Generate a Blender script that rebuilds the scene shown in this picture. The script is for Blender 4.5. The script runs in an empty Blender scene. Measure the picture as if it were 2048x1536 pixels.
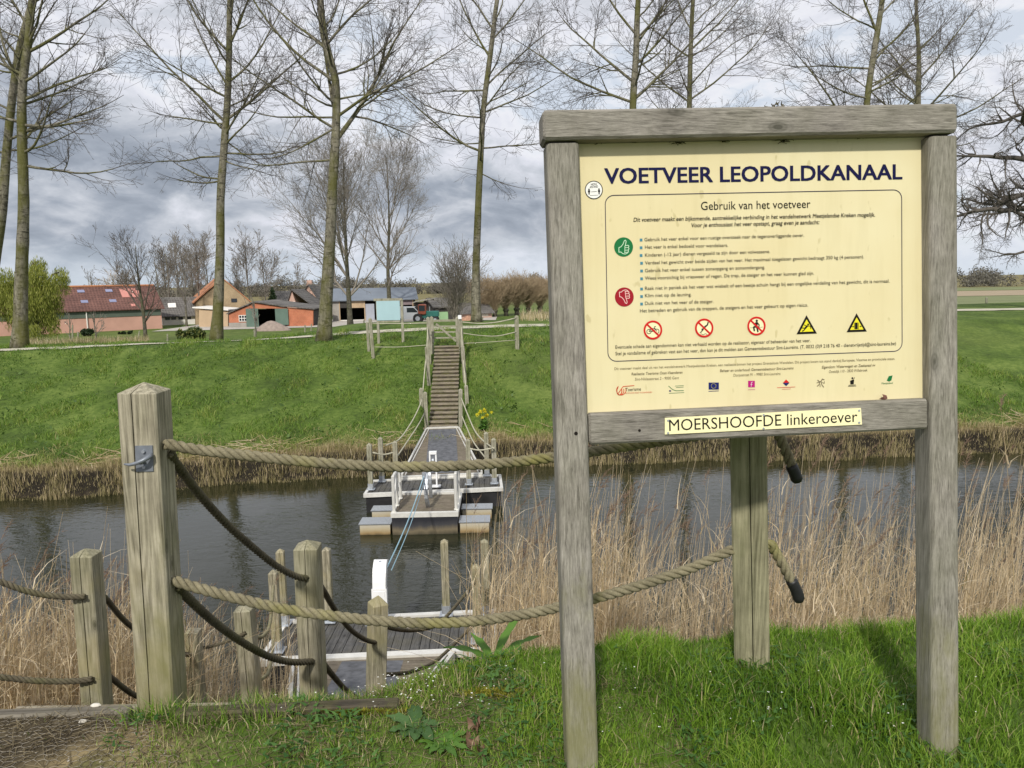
import bpy, math, random
import numpy as np
from mathutils import Vector, Matrix, Quaternion

scene = bpy.context.scene
COL = scene.collection
R = math.radians

# ------------------------------------------------------------------ camera
FPX = 1540.0                       # focal length in photo pixels (photo is 2048 wide)
PITCH = math.atan((768 - 560) / FPX)
ROLL = R(1.0)
EYE = np.array([0.0, 0.0, 1.55])
_fw = np.array([0, math.cos(PITCH), -math.sin(PITCH)])
_up0 = np.array([0, math.sin(PITCH), math.cos(PITCH)])
_rt0 = np.array([1.0, 0, 0])
_rt = _rt0 * math.cos(ROLL) - _up0 * math.sin(ROLL)
_up = _up0 * math.cos(ROLL) + _rt0 * math.sin(ROLL)
cd = bpy.data.cameras.new('camera')
cd.sensor_width = 36.0
cd.lens = 36.0 * FPX / 2048.0
cd.clip_start = 0.05
cd.clip_end = 6000
cam = bpy.data.objects.new('camera', cd)
COL.objects.link(cam)
cam.matrix_world = Matrix(((_rt[0], _up[0], -_fw[0], EYE[0]), (_rt[1], _up[1], -_fw[1], EYE[1]),
                           (_rt[2], _up[2], -_fw[2], EYE[2]), (0, 0, 0, 1)))
scene.camera = cam

# ------------------------------------------------------------------ light
SUN_EL, SUN_AZ = R(40), R(-10)     # azimuth measured from straight behind the viewer, minus = from the left
scene.view_settings.view_transform = 'Standard'
scene.view_settings.look = 'None'
scene.view_settings.exposure = 0.0
scene.view_settings.gamma = 1.0
w = bpy.data.worlds.new('World'); scene.world = w; w.use_nodes = True
def build_world():
    nt = w.node_tree; nt.nodes.clear()
    N = nt.nodes.new; L = nt.links.new
    out = N('ShaderNodeOutputWorld'); bg = N('ShaderNodeBackground')
    sky = N('ShaderNodeTexSky'); sky.sky_type = 'NISHITA'; sky.sun_disc = False
    sky.sun_elevation = SUN_EL; sky.sun_rotation = math.pi + SUN_AZ
    tc = N('ShaderNodeTexCoord'); sep = N('ShaderNodeSeparateXYZ'); L(tc.outputs['Generated'], sep.inputs[0])
    def M(op, a, b=None, clamp=False):
        m = N('ShaderNodeMath'); m.operation = op; m.use_clamp = clamp
        for i, v in enumerate((a, b)):
            if v is None: continue
            if isinstance(v, (int, float)): m.inputs[i].default_value = v
            else: L(v, m.inputs[i])
        return m.outputs[0]
    zc = M('MAXIMUM', sep.outputs[2], 0.0)
    def noise(scale, det, rough, off, dist=0.0):
        mp = N('ShaderNodeMapping'); mp.inputs['Location'].default_value = off; mp.inputs['Scale'].default_value = (1, 1, 2.1); L(tc.outputs['Generated'], mp.inputs[0])
        n = N('ShaderNodeTexNoise'); n.inputs['Scale'].default_value = scale; n.inputs['Detail'].default_value = det
        n.inputs['Roughness'].default_value = rough; n.inputs['Distortion'].default_value = dist
        L(mp.outputs[0], n.inputs['Vector']); return n.outputs[0]
    def ramp(x, stops):
        r = N('ShaderNodeValToRGB'); el = r.color_ramp.elements
        while len(el) < len(stops): el.new(0.5)
        for e, (p, c) in zip(el, stops): e.position = p; e.color = (*c, 1) if len(c) == 3 else c
        L(x, r.inputs[0]); return r.outputs[0]
    def mix(f, a, b):
        m = N('ShaderNodeMix'); m.data_type = 'RGBA'
        if isinstance(f, (int, float)): m.inputs[0].default_value = f
        else: L(f, m.inputs[0])
        for s, v in ((6, a), (7, b)):
            if isinstance(v, tuple): m.inputs[s].default_value = (*v, 1)
            else: L(v, m.inputs[s])
        return m.outputs[2]
    n1 = noise(3.1, 8, 0.52, (0.37, 0.2, 0.55), 0.5)     # big cloud masses
    n2 = noise(9.5, 8, 0.58, (7.4, 2.2, 1.3), 0.6)       # billows
    n3 = noise(24.0, 6, 0.6, (1.4, 5.2, 2.3), 0.4)       # ragged edges
    t = M('ADD', M('ADD', M('MULTIPLY', n1, 0.72), M('MULTIPLY', n2, 0.40)), M('MULTIPLY', n3, 0.12))
    t = M('SUBTRACT', t, 0.12)
    # a dark deck low over the far land, brighter thin cloud overhead
    band = M('SUBTRACT', 1.0, M('MULTIPLY', M('ABSOLUTE', M('SUBTRACT', zc, 0.12)), 8.5), True)
    side = M('ADD', 0.55, M('MULTIPLY', sep.outputs[0], -0.9), True)
    top = M('MULTIPLY', M('SUBTRACT', zc, 0.15), 3.0, True)
    t = M('ADD', t, M('MULTIPLY', M('MULTIPLY', band, side), 0.13))
    t = M('SUBTRACT', M('SUBTRACT', t, M('MULTIPLY', top, 0.06)), 0.012)
    shade = ramp(t, [(0.40, (9.3, 9.4, 9.8)), (0.47, (7.9, 8.1, 8.9)), (0.53, (6.0, 6.35, 7.0)), (0.60, (3.9, 4.35, 5.1)), (0.68, (2.6, 3.0, 3.65))]) 
    cover = ramp(t, [(0.37, (0, 0, 0)), (0.43, (1, 1, 1))])
    pale = mix(0.8, sky.outputs[0], (7.4, 8.0, 8.9))
    c = mix(cover, pale, shade)
    c = mix(M('MULTIPLY', top, 0.5), c, (8.7, 8.75, 9.3))
    hz = M('SUBTRACT', 1.0, M('MULTIPLY', zc, 17.0), True)
    c = mix(M('MULTIPLY', hz, 0.65), c, (6.2, 7.1, 8.0))
    L(c, bg.inputs['Color']); bg.inputs['Strength'].default_value = 0.098
    L(bg.outputs[0], out.inputs[0])
build_world()
sl = bpy.data.lights.new('sun', 'SUN'); sl.energy = 3.6; sl.angle = R(3.0); sl.color = (1.0, 0.95, 0.86)
sun = bpy.data.objects.new('sun', sl); COL.objects.link(sun)
_sd = Vector((math.sin(SUN_AZ) * math.cos(SUN_EL), -math.cos(SUN_AZ) * math.cos(SUN_EL), math.sin(SUN_EL)))
sun.rotation_euler = _sd.to_track_quat('Z', 'Y').to_euler()
sun.location = (0, -20, 40)

# ------------------------------------------------------------------ geometry helpers
def ray(px, py):
    return _rt * ((px - 1024) / FPX) + _up * ((768 - py) / FPX) + _fw
def at(px, py, Y):
    d = ray(px, py); return EYE + d * (Y / d[1])
def onz(px, py, z):
    d = ray(px, py); return EYE + d * ((z - EYE[2]) / d[2])

def root_loc(o):
    l = Vector((0, 0, 0))
    while o is not None:
        l = l + o.location; o = o.parent
    return l

def tag(o, label=None, cat=None, group=None, kind=None):
    if label: o['label'] = label
    if cat: o['category'] = cat
    if group: o['group'] = group
    if kind: o['kind'] = kind
    return o

def thing(name, label, cat, loc, group=None):
    o = bpy.data.objects.new(name, None); COL.objects.link(o)
    o.empty_display_size = 0.2
    o.location = tuple(float(c) for c in loc)
    return tag(o, label, cat, group)

class MB:
    """Collects shapes given in world coordinates and links them as ONE mesh object."""
    def __init__(s): s.v = []; s.f = []; s.m = []; s.cur = 0; s.uv = None
    def poly(s, pts):
        i = len(s.v); s.v += [tuple(float(c) for c in p) for p in pts]
        s.f.append(tuple(range(i, i + len(pts)))); s.m.append(s.cur)
    def hexa(s, b, t):
        """bottom ring and top ring (same count), closed."""
        n = len(b); i = len(s.v)
        s.v += [tuple(float(c) for c in p) for p in b] + [tuple(float(c) for c in p) for p in t]
        s.f.append(tuple(range(i + n - 1, i - 1, -1))); s.f.append(tuple(range(i + n, i + 2 * n)))
        for k in range(n):
            k2 = (k + 1) % n; s.f.append((i + k, i + k2, i + n + k2, i + n + k))
        s.m += [s.cur] * (n + 2)
    def box(s, c, size, ax=None, bev=0.0):
        """axis-aligned (or ax = 3x3 rows x,y,z) box about centre c."""
        c = np.asarray(c, float); h = np.asarray(size, float) / 2
        A = np.eye(3) if ax is None else np.asarray(ax, float)
        if bev <= 0:
            q = lambda x, y, z: c + A[0] * x * h[0] + A[1] * y * h[1] + A[2] * z * h[2]
            s.hexa([q(-1, -1, -1), q(1, -1, -1), q(1, 1, -1), q(-1, 1, -1)], [q(-1, -1, 1), q(1, -1, 1), q(1, 1, 1), q(-1, 1, 1)])
        else:
            # long axis = largest size; section octagon, ends chamfered
            k = int(np.argmax(size)); a, b = [i for i in range(3) if i != k]
            if k == 1: a, b = 2, 0
            prof = []
            for sx, sy in ((-1, -1), (1, -1), (1, 1), (-1, 1)):
                p1 = (sx * (h[a] - bev), sy * h[b]); p2 = (sx * h[a], sy * (h[b] - bev))
                prof += [p1, p2] if sx * sy > 0 else [p2, p1]
            # order fix
            ang = sorted(prof, key=lambda p: math.atan2(p[1], p[0]))
            rings = []
            for z, ins in ((-h[k], bev), (-h[k] + bev, 0), (h[k] - bev, 0), (h[k], bev)):
                rings.append([c + A[a] * (p[0] * (1 - ins / h[a])) + A[b] * (p[1] * (1 - ins / h[b])) + A[k] * z for p in ang])
            s.loft(rings)
    def loft(s, rings, cap=True, closed=True):
        n = len(rings[0]); i = len(s.v)
        for r in rings: s.v += [tuple(float(c) for c in p) for p in r]
        for a in range(len(rings) - 1):
            for k in range(n if closed else n - 1):
                k2 = (k + 1) % n
                s.f.append((i + a * n + k, i + a * n + k2, i + (a + 1) * n + k2, i + (a + 1) * n + k)); s.m.append(s.cur)
        if cap and closed:
            s.f.append(tuple(range(i + n - 1, i - 1, -1))); j = i + (len(rings) - 1) * n
            s.f.append(tuple(range(j, j + n))); s.m += [s.cur] * 2
    def tube(s, pts, rad, n=8, cap=True):
        pts = [np.asarray(p, float) for p in pts]
        if not hasattr(rad, '__len__'): rad = [rad] * len(pts)
        t0 = pts[1] - pts[0]; t0 /= np.linalg.norm(t0)
        ref = np.array([0, 0, 1.0]) if abs(t0[2]) < 0.9 else np.array([1.0, 0, 0])
        nx = np.cross(ref, t0); nx /= np.linalg.norm(nx)
        rings = []
        for k, p in enumerate(pts):
            t = pts[min(k + 1, len(pts) - 1)] - pts[max(k - 1, 0)]; t = t / np.linalg.norm(t)
            nx = nx - t * (nx @ t); nx /= np.linalg.norm(nx); ny = np.cross(t, nx)
            rings.append([p + rad[k] * (nx * math.cos(a) + ny * math.sin(a)) for a in [2 * math.pi * j / n for j in range(n)]])
        s.loft(rings, cap)
    def prism(s, poly, d):
        """poly (list of 3D points, flat) pushed along vector d."""
        d = np.asarray(d, float); s.hexa([np.asarray(p, float) for p in poly], [np.asarray(p, float) + d for p in poly])
    def build(s, name, mat, parent=None, smooth=False, loc=None):
        me = bpy.data.meshes.new(name)
        off = np.array(root_loc(parent)) if parent is not None else np.array(loc if loc is not None else (0, 0, 0), float)
        V = np.asarray(s.v, float).reshape(-1, 3) - off
        me.from_pydata(V.tolist(), [], s.f)
        mats = mat if isinstance(mat, (list, tuple)) else [mat]
        for m in mats: me.materials.append(m)
        if len(mats) > 1: me.polygons.foreach_set('material_index', s.m)
        if smooth:
            me.polygons.foreach_set('use_smooth', [True] * len(me.polygons))
        import bmesh
        bm = bmesh.new(); bm.from_mesh(me); bmesh.ops.recalc_face_normals(bm, faces=bm.faces); bm.to_mesh(me); bm.free()
        me.update()
        o = bpy.data.objects.new(name, me); COL.objects.link(o)
        if parent is not None: o.parent = parent
        else: o.location = tuple(off)
        return o

def np_obj(name, V, F, mat, parent=None, loc=(0, 0, 0), rnd=None, smooth=False):
    """fast mesh: V (n,3), F (m,k) one face size; rnd = per-vertex value stored as attribute 'tone'."""
    off = np.array(root_loc(parent)) if parent is not None else np.array(loc, float)
    V = np.ascontiguousarray(V - off, dtype=np.float32); F = np.ascontiguousarray(F, dtype=np.int32)
    me = bpy.data.meshes.new(name)
    me.vertices.add(len(V)); me.vertices.foreach_set('co', V.ravel())
    k = F.shape[1]
    me.loops.add(F.size); me.loops.foreach_set('vertex_index', F.ravel())
    me.polygons.add(len(F)); me.polygons.foreach_set('loop_start', np.arange(0, F.size, k, dtype=np.int32))
    if smooth: me.polygons.foreach_set('use_smooth', np.ones(len(F), dtype=bool))
    me.materials.append(mat)
    if rnd is not None:
        at_ = me.attributes.new('tone', 'FLOAT', 'POINT'); at_.data.foreach_set('value', np.ascontiguousarray(rnd, dtype=np.float32))
    me.update(calc_edges=True); me.validate()
    o = bpy.data.objects.new(name, me); COL.objects.link(o)
    if parent is not None: o.parent = parent
    else: o.location = tuple(float(c) for c in off)
    return o

def frusta(P0, P1, r0, r1, n=3):
    """vectorised open tubes between point arrays."""
    P0 = np.asarray(P0, float); P1 = np.asarray(P1, float); m = len(P0)
    T = P1 - P0; T /= np.maximum(np.linalg.norm(T, axis=1, keepdims=True), 1e-9)
    ref = np.where(np.abs(T[:, 2:3]) < 0.9, np.array([[0, 0, 1.0]]), np.array([[1.0, 0, 0]]))
    X = np.cross(ref, T); X /= np.linalg.norm(X, axis=1, keepdims=True); Y = np.cross(T, X)
    V = np.empty((m, 2 * n, 3))
    for j in range(n):
        a = 2 * math.pi * j / n; d = X * math.cos(a) + Y * math.sin(a)
        V[:, j] = P0 + d * np.asarray(r0)[:, None]; V[:, n + j] = P1 + d * np.asarray(r1)[:, None]
    base = (np.arange(m) * 2 * n)[:, None]
    F = np.concatenate([base + np.array([[j, (j + 1) % n, n + (j + 1) % n, n + j]]) for j in range(n)], axis=0)
    return V.reshape(-1, 3), F

def dup(root, loc, label=None, group=None, rotz=None, scale=None):
    r = root.copy(); COL.objects.link(r); r.location = tuple(float(c) for c in loc)
    if rotz is not None: r.rotation_euler = (0, 0, rotz)
    if scale is not None: r.scale = (scale, scale, scale)
    if label: r['label'] = label
    if group: r['group'] = group
    for ch in list(root.children):
        c = ch.copy(); COL.objects.link(c); c.parent = r
        for g in ch.children:
            d = g.copy(); COL.objects.link(d); d.parent = c
    return r

# ------------------------------------------------------------------ materials
class Mat:
    def __init__(s, name):
        s.m = bpy.data.materials.new(name); s.m.use_nodes = True; s.nt = s.m.node_tree
        s.b = s.nt.nodes['Principled BSDF']; s.tc = None
    def N(s, t): return s.nt.nodes.new(t)
    def L(s, a, b): s.nt.links.new(a, b)
    def coord(s, kind='Object', scale=(1, 1, 1), jitter=True):
        tc = s.N('ShaderNodeTexCoord'); mp = s.N('ShaderNodeMapping'); mp.inputs['Scale'].default_value = scale
        if kind == 'World':
            g = s.N('ShaderNodeNewGeometry'); s.L(g.outputs['Position'], mp.inputs[0])
        else:
            src = tc.outputs[kind]
            if jitter:
                oi = s.N('ShaderNodeObjectInfo'); ad = s.N('ShaderNodeVectorMath'); ad.operation = 'MULTIPLY_ADD'
                ad.inputs[1].default_value = (1, 1, 1); s.L(src, ad.inputs[0])
                ml = s.N('ShaderNodeMath'); ml.operation = 'MULTIPLY'; ml.inputs[1].default_value = 37.0; s.L(oi.outputs['Random'], ml.inputs[0])
                s.L(ml.outputs[0], ad.inputs[2]); src = ad.outputs[0]
            s.L(src, mp.inputs[0])
        return mp.outputs[0]
    def noise(s, vec, scale=5, det=4, rough=0.55, dist=0.0):
        n = s.N('ShaderNodeTexNoise'); n.inputs['Scale'].default_value = scale; n.inputs['Detail'].default_value = det
        n.inputs['Roughness'].default_value = rough; n.inputs['Distortion'].default_value = dist; s.L(vec, n.inputs['Vector']); return n.outputs[0]
    def ramp(s, x, stops):
        r = s.N('ShaderNodeValToRGB'); el = r.color_ramp.elements
        while len(el) < len(stops): el.new(0.5)
        for e, (p, c) in zip(el, stops): e.position = p; e.color = (*c, 1) if hasattr(c, '__len__') else (c, c, c, 1)
        s.L(x, r.inputs[0]); return r.outputs[0]
    def mix(s, f, a, b, mode='MIX'):
        m = s.N('ShaderNodeMix'); m.data_type = 'RGBA'; m.blend_type = mode
        for i, v in ((0, f), (6, a), (7, b)):
            if isinstance(v, (int, float)): m.inputs[i].default_value = v
            elif isinstance(v, tuple): m.inputs[i].default_value = (*v, 1)
            else: s.L(v, m.inputs[i])
        return m.outputs[2]
    def math(s, op, a, b=None, clamp=False):
        m = s.N('ShaderNodeMath'); m.operation = op; m.use_clamp = clamp
        for i, v in enumerate((a, b)):
            if v is None: continue
            if isinstance(v, (int, float)): m.inputs[i].default_value = v
            else: s.L(v, m.inputs[i])
        return m.outputs[0]
    def attr(s, name):
        a = s.N('ShaderNodeAttribute'); a.attribute_name = name; return a.outputs['Fac']
    def bump(s, h, strength=0.4, dist=0.01):
        b = s.N('ShaderNodeBump'); b.inputs['Strength'].default_value = strength; b.inputs['Distance'].default_value = dist
        s.L(h, b.inputs['Height']); s.L(b.outputs[0], s.b.inputs['Normal'])
    def col(s, c):
        if isinstance(c, tuple): s.b.inputs['Base Color'].default_value = (*c, 1)
        else: s.L(c, s.b.inputs['Base Color'])
    def set(s, rough=0.7, metal=0.0, spec=0.5):
        s.b.inputs['Roughness'].default_value = rough; s.b.inputs['Metallic'].default_value = metal
        s.b.inputs['Specular IOR Level'].default_value = spec; return s

def srgb(r, g, b):
    f = lambda c: (c / 255 / 12.92) if c / 255 <= 0.04045 else ((c / 255 + 0.055) / 1.055) ** 2.4
    return (f(r), f(g), f(b))

def m_wood(name, dark, light, axis=2, algae=0.0, algae_col=(0.13, 0.15, 0.05), fine=1.0, tint=None, rings=0.11, knots=True, foot=None):
    M = Mat(name)
    sc = [40.0 * fine] * 3; sc[axis] = 1.1 * fine
    v = M.coord('Object', tuple(sc))
    g = M.noise(v, 2.0, 8, 0.68, 0.25)
    sc2 = [150.0 * fine] * 3; sc2[axis] = 6.0 * fine
    g2 = M.noise(M.coord('Object', tuple(sc2)), 1.6, 5, 0.7)
    sc3 = [9.0 * fine] * 3; sc3[axis] = 0.55 * fine
    ring = M.noise(M.coord('Object', tuple(sc3)), 1.0, 3, 0.5, 0.4)          # growth rings cut at a slant
    ring = M.math('MULTIPLY', M.math('ADD', M.math('SINE', M.math('MULTIPLY', ring, 95.0)), 1.0), 0.5)
    blot = M.noise(M.coord('Object'), 6.0, 7, 0.66)
    gg = M.math('ADD', M.math('ADD', M.math('MULTIPLY', g, 0.48), M.math('MULTIPLY', g2, 0.42)), M.math('MULTIPLY', ring, rings))
    c = M.ramp(gg, [(0.34, tuple(x * 0.75 for x in dark)), (0.46, tuple((a * 0.6 + b * 0.4) for a, b in zip(dark, light))), (0.62, light)])
    c = M.mix(0.55, c, M.ramp(blot, [(0.3, (0.50, 0.49, 0.46)), (0.7, (1.3, 1.3, 1.32))]), 'MULTIPLY')
    if tint is not None:
        tn = M.noise(M.coord('Object'), 2.2, 4, 0.6)
        c = M.mix(M.ramp(tn, [(0.48, 0.0), (0.66, 0.7)]), c, tint)
    if knots:                                             # knots: a few dark ringed eyes
        sk = [7.0] * 3; sk[axis] = 3.2; vo = M.N('ShaderNodeTexVoronoi'); vo.inputs['Scale'].default_value = 1.0; vo.inputs['Randomness'].default_value = 0.9
        M.L(M.coord('Object', tuple(sk)), vo.inputs['Vector']); sp = M.N('ShaderNodeSeparateColor'); M.L(vo.outputs['Color'], sp.inputs[0])
        kd = M.math('ADD', vo.outputs['Distance'], M.math('MULTIPLY', M.math('SINE', M.math('MULTIPLY', vo.outputs['Distance'], 110.0)), 0.015))
        km = M.math('MULTIPLY', M.ramp(kd, [(0.05, 1.0), (0.11, 0.35), (0.2, 0.0)]), M.ramp(sp.outputs[0], [(0.55, 0.0), (0.6, 0.85)]))
        c = M.mix(km, c, tuple(x * 0.35 for x in dark))
    if foot is not None:                                  # green and yellow growth climbing from the ground
        sz = M.N('ShaderNodeSeparateXYZ'); tcn = M.N('ShaderNodeTexCoord'); M.L(tcn.outputs['Object'], sz.inputs[0])
        fz = M.math('SUBTRACT', M.noise(M.coord('Object', (1, 1, 0.4)), 7.0, 6, 0.65), M.math('MULTIPLY', sz.outputs[2], foot))
        c = M.mix(M.ramp(fz, [(0.28, 0.0), (0.52, 0.75)]), c, (0.185, 0.18, 0.075))
    if algae > 0:
        an = M.noise(M.coord('Object', (1, 1, 0.6)), 3.0, 5, 0.62)
        c = M.mix(M.math('MULTIPLY', M.ramp(an, [(0.42, 0.0), (0.62, 1.0)]), algae), c, algae_col)
    M.col(c); M.set(0.85, 0, 0.2); M.bump(gg, 0.8, 0.004)
    return M.m

def m_plain(name, c, rough=0.6, metal=0.0, var=0.12, scale=8.0, bump=0.0, spec=0.5):
    M = Mat(name); n = M.noise(M.coord('Object'), scale, 6, 0.6)
    lo = tuple(x * (1 - var) for x in c); hi = tuple(x * (1 + var) for x in c)
    M.col(M.ramp(n, [(0.3, lo), (0.7, hi)])); M.set(rough, metal, spec)
    if bump: M.bump(n, bump, 0.01)
    return M.m
def m_print(name, c, rough=0.35):
    M = Mat(name); M.col(c); M.set(max(rough, 0.55), 0, 0.12); return M.m
# ------------------------------------------------------------------ material palette
W_SIGN = m_wood('weathered_sign_wood_upright', (0.14, 0.128, 0.11), (0.39, 0.365, 0.32), 2, 0.14, fine=1.7, rings=0.05, foot=0.42)
W_SIGNX = m_wood('weathered_sign_wood_rail', (0.13, 0.118, 0.102), (0.36, 0.335, 0.295), 0, 0.10, fine=1.7, rings=0.05)
W_POST = m_wood('pressure_treated_post_wood', (0.14, 0.126, 0.087), (0.42, 0.385, 0.285), 2, 0.30, (0.15, 0.16, 0.07), 0.9, (0.33, 0.285, 0.15), foot=0.30)
W_POSTG = m_wood('greened_post_wood', (0.13, 0.125, 0.075), (0.33, 0.31, 0.20), 2, 0.55, (0.12, 0.14, 0.045), 0.9)
W_FAR = m_wood('far_post_wood', (0.20, 0.185, 0.14), (0.42, 0.40, 0.32), 2, 0.3)
W_DECK = m_wood('dark_deck_boards', (0.045, 0.045, 0.046), (0.12, 0.118, 0.115), 1, 0.3, (0.12, 0.11, 0.07), 0.6)
W_DECKB = m_wood('brown_deck_boards', (0.10, 0.082, 0.062), (0.235, 0.20, 0.155), 0, 0.2, (0.12, 0.12, 0.06), 0.6)
W_STEP = m_wood('stair_tread_wood', (0.15, 0.125, 0.09), (0.36, 0.31, 0.24), 0, 0.3, (0.12, 0.14, 0.05), 0.7)
W_PLANK = m_wood('mossy_kerb_plank', (0.034, 0.029, 0.021), (0.10, 0.085, 0.062), 0, 0.4, (0.15, 0.15, 0.04), 0.9)
CRACK = m_print('crack_dark', (0.015, 0.012, 0.01), 0.9)
ALU = m_plain('aluminium_edge', (0.68, 0.67, 0.63), 0.45, 0.25, 0.12, 6)
ALUW = m_plain('white_painted_steel', (0.78, 0.79, 0.80), 0.38, 0.0, 0.05, 4)
GALV = m_plain('galvanised_steel', (0.42, 0.45, 0.49), 0.42, 0.55, 0.16, 25)
CLEAT = m_plain('grey_cast_cleat', (0.20, 0.22, 0.25), 0.45, 0.35, 0.15, 40)
HULL = m_plain('black_hull', (0.022, 0.022, 0.024), 0.45, 0, 0.5, 3)
PONT = None

def m_rope(name, dark, light, tint):
    M = Mat(name); v = M.coord('Object')
    n = M.noise(v, 9, 6, 0.65); n2 = M.noise(v, 160, 4, 0.7)
    c = M.ramp(M.math('ADD', M.math('MULTIPLY', n, 0.5), M.math('MULTIPLY', n2, 0.5)), [(0.32, dark), (0.66, light)])
    c = M.mix(M.ramp(M.noise(v, 3.3, 4, 0.6), [(0.5, 0.0), (0.68, 0.6)]), c, tint)
    M.col(c); M.set(0.9, 0, 0.2); M.bump(n2, 0.5, 0.002); return M.m
ROPE = m_rope('manila_rope', (0.085, 0.074, 0.044), (0.285, 0.255, 0.165), (0.26, 0.25, 0.06))
ROPED = m_rope('dark_wet_rope', (0.045, 0.038, 0.026), (0.155, 0.135, 0.09), (0.10, 0.10, 0.04))
ROPEG = m_rope('mossy_rope', (0.14, 0.125, 0.07), (0.33, 0.30, 0.19), (0.17, 0.17, 0.045))
ROPEF = m_plain('far_rope', (0.42, 0.40, 0.30), 0.9, 0, 0.15, 5)
TAPE = m_plain('black_tape', (0.012, 0.012, 0.013), 0.5, 0, 0.3, 60)
BLUE = m_plain('blue_line', (0.26, 0.42, 0.50), 0.7, 0, 0.1, 5)

def m_pont():
    M = Mat('stained_pontoon_side'); v = M.coord('World', (1.2, 1.2, 1))
    sep = M.N('ShaderNodeSeparateXYZ'); g = M.N('ShaderNodeNewGeometry'); M.L(g.outputs['Position'], sep.inputs[0])
    h = M.math('ADD', M.math('MULTIPLY', M.math('ADD', sep.outputs[2], 4.02), 3.4), M.math('MULTIPLY', M.math('SUBTRACT', M.noise(v, 4, 5), 0.5), 0.35))
    M.col(M.ramp(h, [(0.0, (0.06, 0.05, 0.03)), (0.22, (0.30, 0.21, 0.10)), (0.5, (0.42, 0.36, 0.24)), (0.95, (0.50, 0.48, 0.42))])); M.set(0.6, 0, 0.3); return M.m
PONT = m_pont()
def m_ferryhull():
    M = Mat('stained_black_hull'); g = M.N('ShaderNodeNewGeometry'); sep = M.N('ShaderNodeSeparateXYZ'); M.L(g.outputs['Position'], sep.inputs[0])
    n = M.noise(M.coord('World', (2, 2, 0.6)), 2.5, 5)
    h = M.math('ADD', M.math('MULTIPLY', M.math('ADD', sep.outputs[2], 4.02), 2.6), M.math('MULTIPLY', M.math('SUBTRACT', n, 0.5), 0.5))
    M.col(M.ramp(h, [(0.0, (0.05, 0.045, 0.03)), (0.3, (0.17, 0.14, 0.09)), (0.6, (0.05, 0.05, 0.055)), (0.9, (0.022, 0.023, 0.03))])); M.set(0.5, 0, 0.4); return M.m
HULLF = m_ferryhull()

# ------------------------------------------------------------------ terrain
YAW = R(7.2); CU, SU = math.cos(YAW), math.sin(YAW)
def uv_of(x, y): return x * CU + y * SU, -x * SU + y * CU
def shore_v(u): return 21.35 + 1.25 * np.exp(-((u - 2.0) / 9.0) ** 2) + 0.12 * np.sin(u * 0.9) + 0.07 * np.sin(u * 2.3 + 1)
def crest_v(u): return 33.2 - 1.4 * np.exp(-((u - 2.5) / 5.0) ** 2) + 0.16 * np.maximum(0, u - 6)
_rng = np.random.RandomState(3)
_ph = _rng.rand(24, 4)
def bumps(x, y, amp, f0):
    z = 0
    for k in range(12):
        a = _ph[k, 0] * 6.283; f = f0 * (0.6 + 1.8 * _ph[k, 1]); z = z + np.sin((x * math.cos(a) + y * math.sin(a)) * f + _ph[k, 2] * 6.283)
    return amp * z / 12
def smooth(t): t = np.clip(t, 0, 1); return t * t * (3 - 2 * t)
def terrain(x, y):
    x = np.asarray(x, float); y = np.asarray(y, float)
    u, v = uv_of(x, y)
    sv = shore_v(u); cv = crest_v(u)
    near_c = 2.98 + 0.03 * np.sin(u * 1.7) - 0.23 * smooth((0.35 - u) / 0.8) + 0.15 * smooth((-1.02 - u) / 0.35)
    # piecewise profile
    z = np.zeros_like(u)
    t1 = np.clip((v - near_c) / 6.0, 0, 1)
    z = -0.05 * smooth(t1 * 6) - 4.15 * t1
    z = np.where(v < near_c, -0.075 * smooth((2.62 - v) / 0.5), z)
    mid = (v > near_c + 6.0)
    z = np.where(mid, -4.2 - 0.4 * smooth((v - near_c - 6.0) / 1.5), z)
    b0 = -4.6 + (0.75) * smooth((v - (sv - 0.6)) / 0.75)        # bed up to the undercut bank
    z = np.where(v > sv - 0.6, b0, z)
    b1 = -3.85 + 0.40 * smooth((v - sv - 0.1) / 0.7)
    z = np.where(v > sv + 0.1, b1, z)
    v2 = sv + 0.8
    b2 = -3.45 + 2.5 * np.clip((v - v2) / (cv - v2), 0, 1) ** 1.3
    z = np.where(v > v2, b2, z)
    wide = smooth((u + 9.0) / 7.0)                 # broad crown by the gate, gentle fall to the lawn on the left
    b3 = -0.95 + 0.32 * smooth((v - cv) / 9.0) * wide
    fall_r = 3.07 * smooth((v - cv - 10.5) / 13.0); tl = np.clip((v - cv - 2.2) / 42.0, 0, 1); fall_l = 2.75 * (0.75 * tl + 0.25 * smooth(tl))
    b4 = b3 - (fall_r * wide + fall_l * (1 - wide))
    z = np.where(v > cv, b4, z)
    # lumps
    far = smooth((v - sv - 0.8) / 2.0) * (1 - 0.85 * smooth((v - cv) / 1.5))
    z = z + far * (bumps(x, y, 0.17, 1.5) + bumps(x + 9, y - 4, 0.10, 4.0)) * 0.8
    z = z + np.where(v < 3.4, bumps(x, y, 0.02, 5.0), 0)
    # cut for the far stairs and the landing of the gangway
    sx = -2.35 - 0.19 * np.clip((y - 26.2) / 4.2, 0, 1)
    line = np.where(y < 26.1, -3.42, -3.42 + 2.40 * np.clip((y - 26.1) / 4.3, 0, 1)) - 0.05
    k = smooth((0.80 - np.abs(x - sx)) / 0.22) * ((y > 22.0) & (y < 31.0))
    z = np.where(z > line, z + (line - z) * k, z)
    # cut for the near stairs
    k2 = smooth((0.62 - np.abs(x + 1.87)) / 0.15) * ((y > 2.98) & (y < 8.5))
    line2 = -0.55 - 2.75 * np.clip((y - 3.0) / 4.4, 0, 1)
    z = np.where(z > line2, z + (line2 - z) * k2, z)
    return z
def tz(x, y): return float(terrain(np.array([x]), np.array([y]))[0])
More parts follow.
